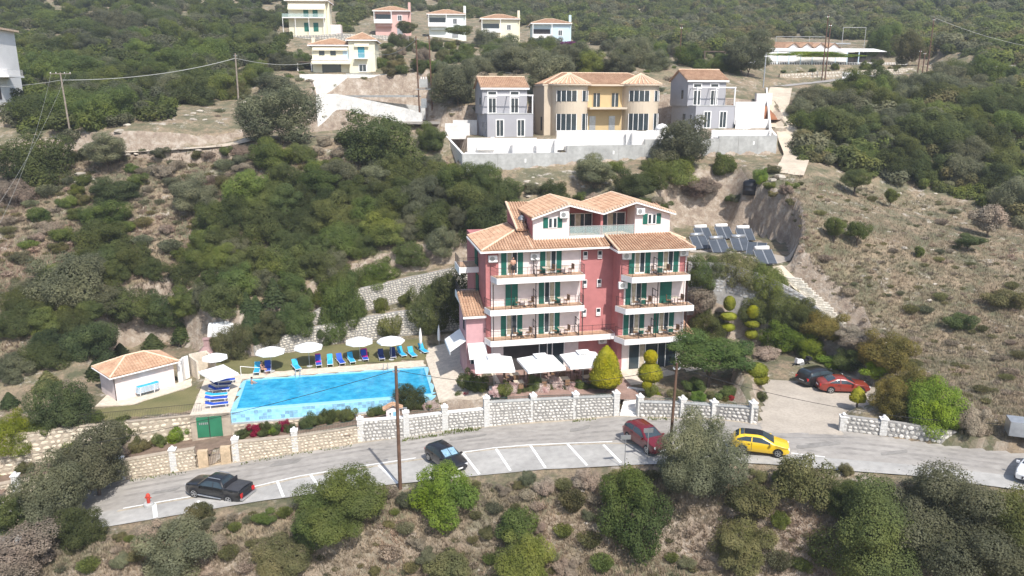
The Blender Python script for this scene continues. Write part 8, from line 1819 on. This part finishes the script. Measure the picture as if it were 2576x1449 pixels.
mass('hillside_woodland', 'wooded scrub covering the far hillside above all the houses', [(700,-60),(2640,-60),(2640,205),(2480,175),(2330,150),(2200,100),(1900,95),(1800,140),(1480,112),(1300,70),(1050,25),(880,60),(870,95),(840,0)], 1900, ['maquis','green','olive','maquis','broom'], (2.0,3.9), 400, 5, dense=.36)
mass('hillside_woodland', 'low scrub filling the gaps of the upper left hillside', [(-60,-60),(740,-60),(740,110),(640,170),(500,270),(180,350),(60,320),(-60,90)], 700, ['maquis','green','olive','green'], (1.5,3.0), 400, 6, dense=.4)
mass('scrub', 'low scrub filling the gaps of the right hillside', [(2010,270),(2640,180),(2640,600),(2440,500),(2130,430),(2010,400)], 330, ['maquis','green','olive','broom'], (1.2,2.6), 400, 7, dense=.42)
mass('scrub', 'knee high scrub spread over the dry slopes left of the hotel', [(-20,380),(560,380),(1200,420),(1240,500),(1000,480),(640,520),(520,700),(300,760),(-20,780)], 520, ['dry','broom','grass','olive'], (.3,.8), 200, 8, dense=.75, shp=WSS)
mass('scrub', 'knee high scrub spread over the bare right slope', [(1990,430),(2600,560),(2600,1080),(2440,1110),(2240,930),(2090,770),(2000,640)], 380, ['dry','broom','grass'], (.2,.5), 200, 9, dense=.8, shp=WSS)
mass('scrub', 'knee high scrub spread over the bank below the road', [(230,1350),(1150,1215),(1640,1185),(2500,1245),(2640,1480),(-20,1480),(-20,1420)], 900, ['dry','broom','dry','olive','grass'], (.2,.55), 200, 10, dense=.8, shp=WSS)
mass('scrub', 'knee high scrub on the terraces around the upper houses', [(480,200),(760,110),(1050,110),(1480,130),(1860,130),(1860,200),(1100,330),(760,330),(480,290)], 260, ['dry','broom','olive','green'], (.5,1.1), 200, 11, dense=.7, shp=WSS)
# dry grass tufts
def tufts(name, label, P, n, kind, h, seed, blades=5):
    g = np.random.default_rng(seed); V = []; x0,x1 = min(p[0] for p in P),max(p[0] for p in P); y0,y1 = min(p[1] for p in P),max(p[1] for p in P)
    xy = []; k = 0
    while len(xy) < n and k < n*6:
        k += 1; px, py = g.uniform(x0,x1), g.uniform(y0,y1)
        if inside(px, py, P): xy.append((px,py))
    # coarse world positions by interpolating a grid of ground hits
    nx, ny = 40, 24; gx = np.linspace(x0,x1,nx); gy = np.linspace(y0,y1,ny); W = np.array([[tuple(hit(a,b))[:2] for a in gx] for b in gy])
    xy = np.array(xy); fx = (xy[:,0]-x0)/(x1-x0)*(nx-1); fy = (xy[:,1]-y0)/(y1-y0)*(ny-1); ix = np.clip(fx.astype(int),0,nx-2); iy = np.clip(fy.astype(int),0,ny-2); fx = (fx-ix)[:,None]; fy = (fy-iy)[:,None]
    p2 = (W[iy,ix]*(1-fx)+W[iy,ix+1]*fx)*(1-fy)+(W[iy+1,ix]*(1-fx)+W[iy+1,ix+1]*fx)*fy; p2 = p2+g.normal(0,.15,p2.shape)
    ok = np.ones(len(p2), bool)
    ok &= made(p2[:,0], p2[:,1]) > .5
    p2 = p2[ok]; z = H(p2[:,0], p2[:,1]); m = len(p2)*blades; b = np.repeat(np.column_stack([p2,z]), blades, 0); q = g.uniform(0,6.28,m); hh = h*g.uniform(.5,1.3,m); lean = g.uniform(.2,.9,m)*hh; w = hh*.085
    d = np.column_stack([np.cos(q),np.sin(q)]); s = np.column_stack([-np.sin(q),np.cos(q)])*w[:,None]
    b[:,:2] += d*(g.uniform(0,.12,m)*h/.3)[:,None]
    a0 = b.copy(); a0[:,:2] -= s; a1 = b.copy(); a1[:,:2] += s; tp = b.copy(); tp[:,:2] += d*lean[:,None]; tp[:,2] += hh; a0[:,2] -= .03; a1[:,2] -= .03
    v = np.stack([a0,a1,tp],1).reshape(-1,3); o = bpy.data.objects.new(name, np_mesh(name, v, np.arange(m*3).reshape(-1,3), F[kind])); COL.objects.link(o); o['kind'] = 'stuff'; return tag(o, label, 'grass')
tufts('dry_grass', 'dry straw grass over the slopes left of the hotel', [(-20,380),(560,370),(1200,400),(1240,520),(900,680),(520,720),(300,800),(-20,950)], 14000, 'grass', .40, 21)
tufts('dry_grass', 'dry straw grass over the bare right slope', [(1960,430),(2600,540),(2600,1130),(2420,1115),(2200,900),(2080,740),(1990,600)], 14000, 'grass', .30, 22)
tufts('dry_grass', 'dry straw grass over the bank below the road', [(-20,1400),(230,1345),(1150,1205),(1640,1175),(2500,1240),(2640,1250),(2640,1480),(-20,1480)], 20000, 'grass', .32, 23)
tufts('weeds', 'green weeds at the foot of the street wall', [(905,1112),(1280,1066),(1290,1072),(910,1122)], 0, 'weed', .2, 24) if False else None
g = np.random.default_rng(3); mb = MB()
for (x0,y0,x1,y1,n) in ((1015,1106,1210,1078,260),(1120,1086,1190,1078,120),(1440,1058,1500,1053,50),(610,1164,890,1118,110),(1625,1053,1700,1054,60),(330,1208,480,1184,60)):
    for i in range(n):
        f = g.random(); p = at_z(x0+(x1-x0)*f, y0+(y1-y0)*f, zroad); p.y -= g.uniform(.05,.55); q = g.uniform(0,6.28); h = g.uniform(.08,.26); z = zroad(p.x)+.05
        mb.add([(p.x-.05*math.sin(q),p.y+.05*math.cos(q),z),(p.x+.05*math.sin(q),p.y-.05*math.cos(q),z),(p.x+.1*math.cos(q),p.y+.1*math.sin(q),z+h)],[(0,1,2)])
o = mb.build('weeds', F['weed']); o['kind'] = 'stuff'; tag(o, 'green weeds along the foot of the street walls', 'weeds')
# loose stones
def rock_mesh(seed):
    g = random.Random(seed); mb = MB(); n = 7; rows = []
    for j, (z, r) in enumerate(((-.25,.8),(.15,1.0),(.55,.7))): rows.append([(r*g.uniform(.75,1.15)*math.cos(2*math.pi*i/n),r*g.uniform(.75,1.15)*math.sin(2*math.pi*i/n),z+g.uniform(-.1,.1)) for i in range(n)])
    v = [p for r in rows for p in r]+[(0,0,.72)]; f = [(j*n+i,j*n+(i+1)%n,(j+1)*n+(i+1)%n,(j+1)*n+i) for j in range(2) for i in range(n)]+[(2*n+i,2*n+(i+1)%n,3*n) for i in range(n)]
    return mb.add(v,f).mesh('boulder', M['rubble'])
RK = [rock_mesh(k) for k in range(5)]
def rocks(L_, label, group, s):
    for px, py in L_:
        p = hit(px,py); k = s*rnd.uniform(.6,1.3); o = inst('boulder', rnd.choice(RK), None, p, (rnd.uniform(-.2,.2),0,rnd.uniform(0,6.28)), (k*rnd.uniform(.9,1.5),k,k*rnd.uniform(.6,.9)), M['rubble']); tag(o, label, 'boulder', group)
rocks([(228+i*16+rnd.uniform(-4,4),393-i*.9+rnd.uniform(-4,3)) for i in range(18)], 'pale boulder in the row edging the rocky track', 'boulders edging the track', .42)
rocks([(400+rnd.uniform(-150,230),300+rnd.uniform(-20,40)) for i in range(22)], 'limestone boulder on the bank above the rocky track', 'boulders on the bank above the track', .5)
rocks([(1000+rnd.uniform(0,900),1240+rnd.uniform(-20,160)) for i in range(40)], 'small white stone on the bank below the road', 'small stones below the road', .18)
rocks([(1300+rnd.uniform(0,420),465+rnd.uniform(-25,30)) for i in range(26)], 'rubble stone between hotel roof and concrete wall', 'rubble above the hotel', .35)
rocks([(1990+rnd.uniform(0,420),560+rnd.uniform(-80,260)) for i in range(26)], 'pale stone on the dry right slope', 'stones on the right slope', .3)
rocks([(205,440),(225,452),(200,460),(1940,455),(1960,448)], 'white limestone rock beside a shrub on the slope', 'white rocks', .8)

# where labels still coincide inside a group of shrubs, their order across the slope tells them apart
by = {}
for o in COL.objects:
    if o.parent is None and o.get('category') in ('shrub','tree','bush','plant','conifer','boulder'): by.setdefault(o['label'], []).append(o)
_o = ['first','second','third','fourth','fifth','sixth','seventh','eighth','ninth','tenth','eleventh','twelfth','thirteenth','fourteenth','fifteenth','sixteenth','seventeenth','eighteenth','nineteenth']
ORD = _o+['twentieth']+['twenty '+q for q in _o[:9]]+['thirtieth']+['thirty '+q for q in _o[:9]]+['fortieth']
for lab, os_ in by.items():
    if len(os_) > 1:
        os_.sort(key=lambda o: project(*o.location)[0])
        for k, o in enumerate(os_):
            if len(os_) <= 40: o['label'] = f'{lab}, {ORD[k]} from the left'

hz = bpy.data.materials.new('summer_haze'); hz.use_nodes = True; nt = hz.node_tree; nt.nodes.remove(nt.nodes["Principled BSDF"])
pv = nt.nodes.new("ShaderNodeVolumePrincipled"); pv.inputs["Color"].default_value = (.80,.86,.95,1); pv.inputs["Density"].default_value = 0.00045; pv.inputs["Anisotropy"].default_value = 0.2
nt.links.new(pv.outputs[0], nt.nodes["Material Output"].inputs["Volume"])
o = MB().box(xs[0]-6,xs[-1]+6,ys[0]-6,ys[-1]+6,float(GZ.min())-1.2,float(GZ.max())+12).build('haze', hz); o['kind'] = 'stuff'
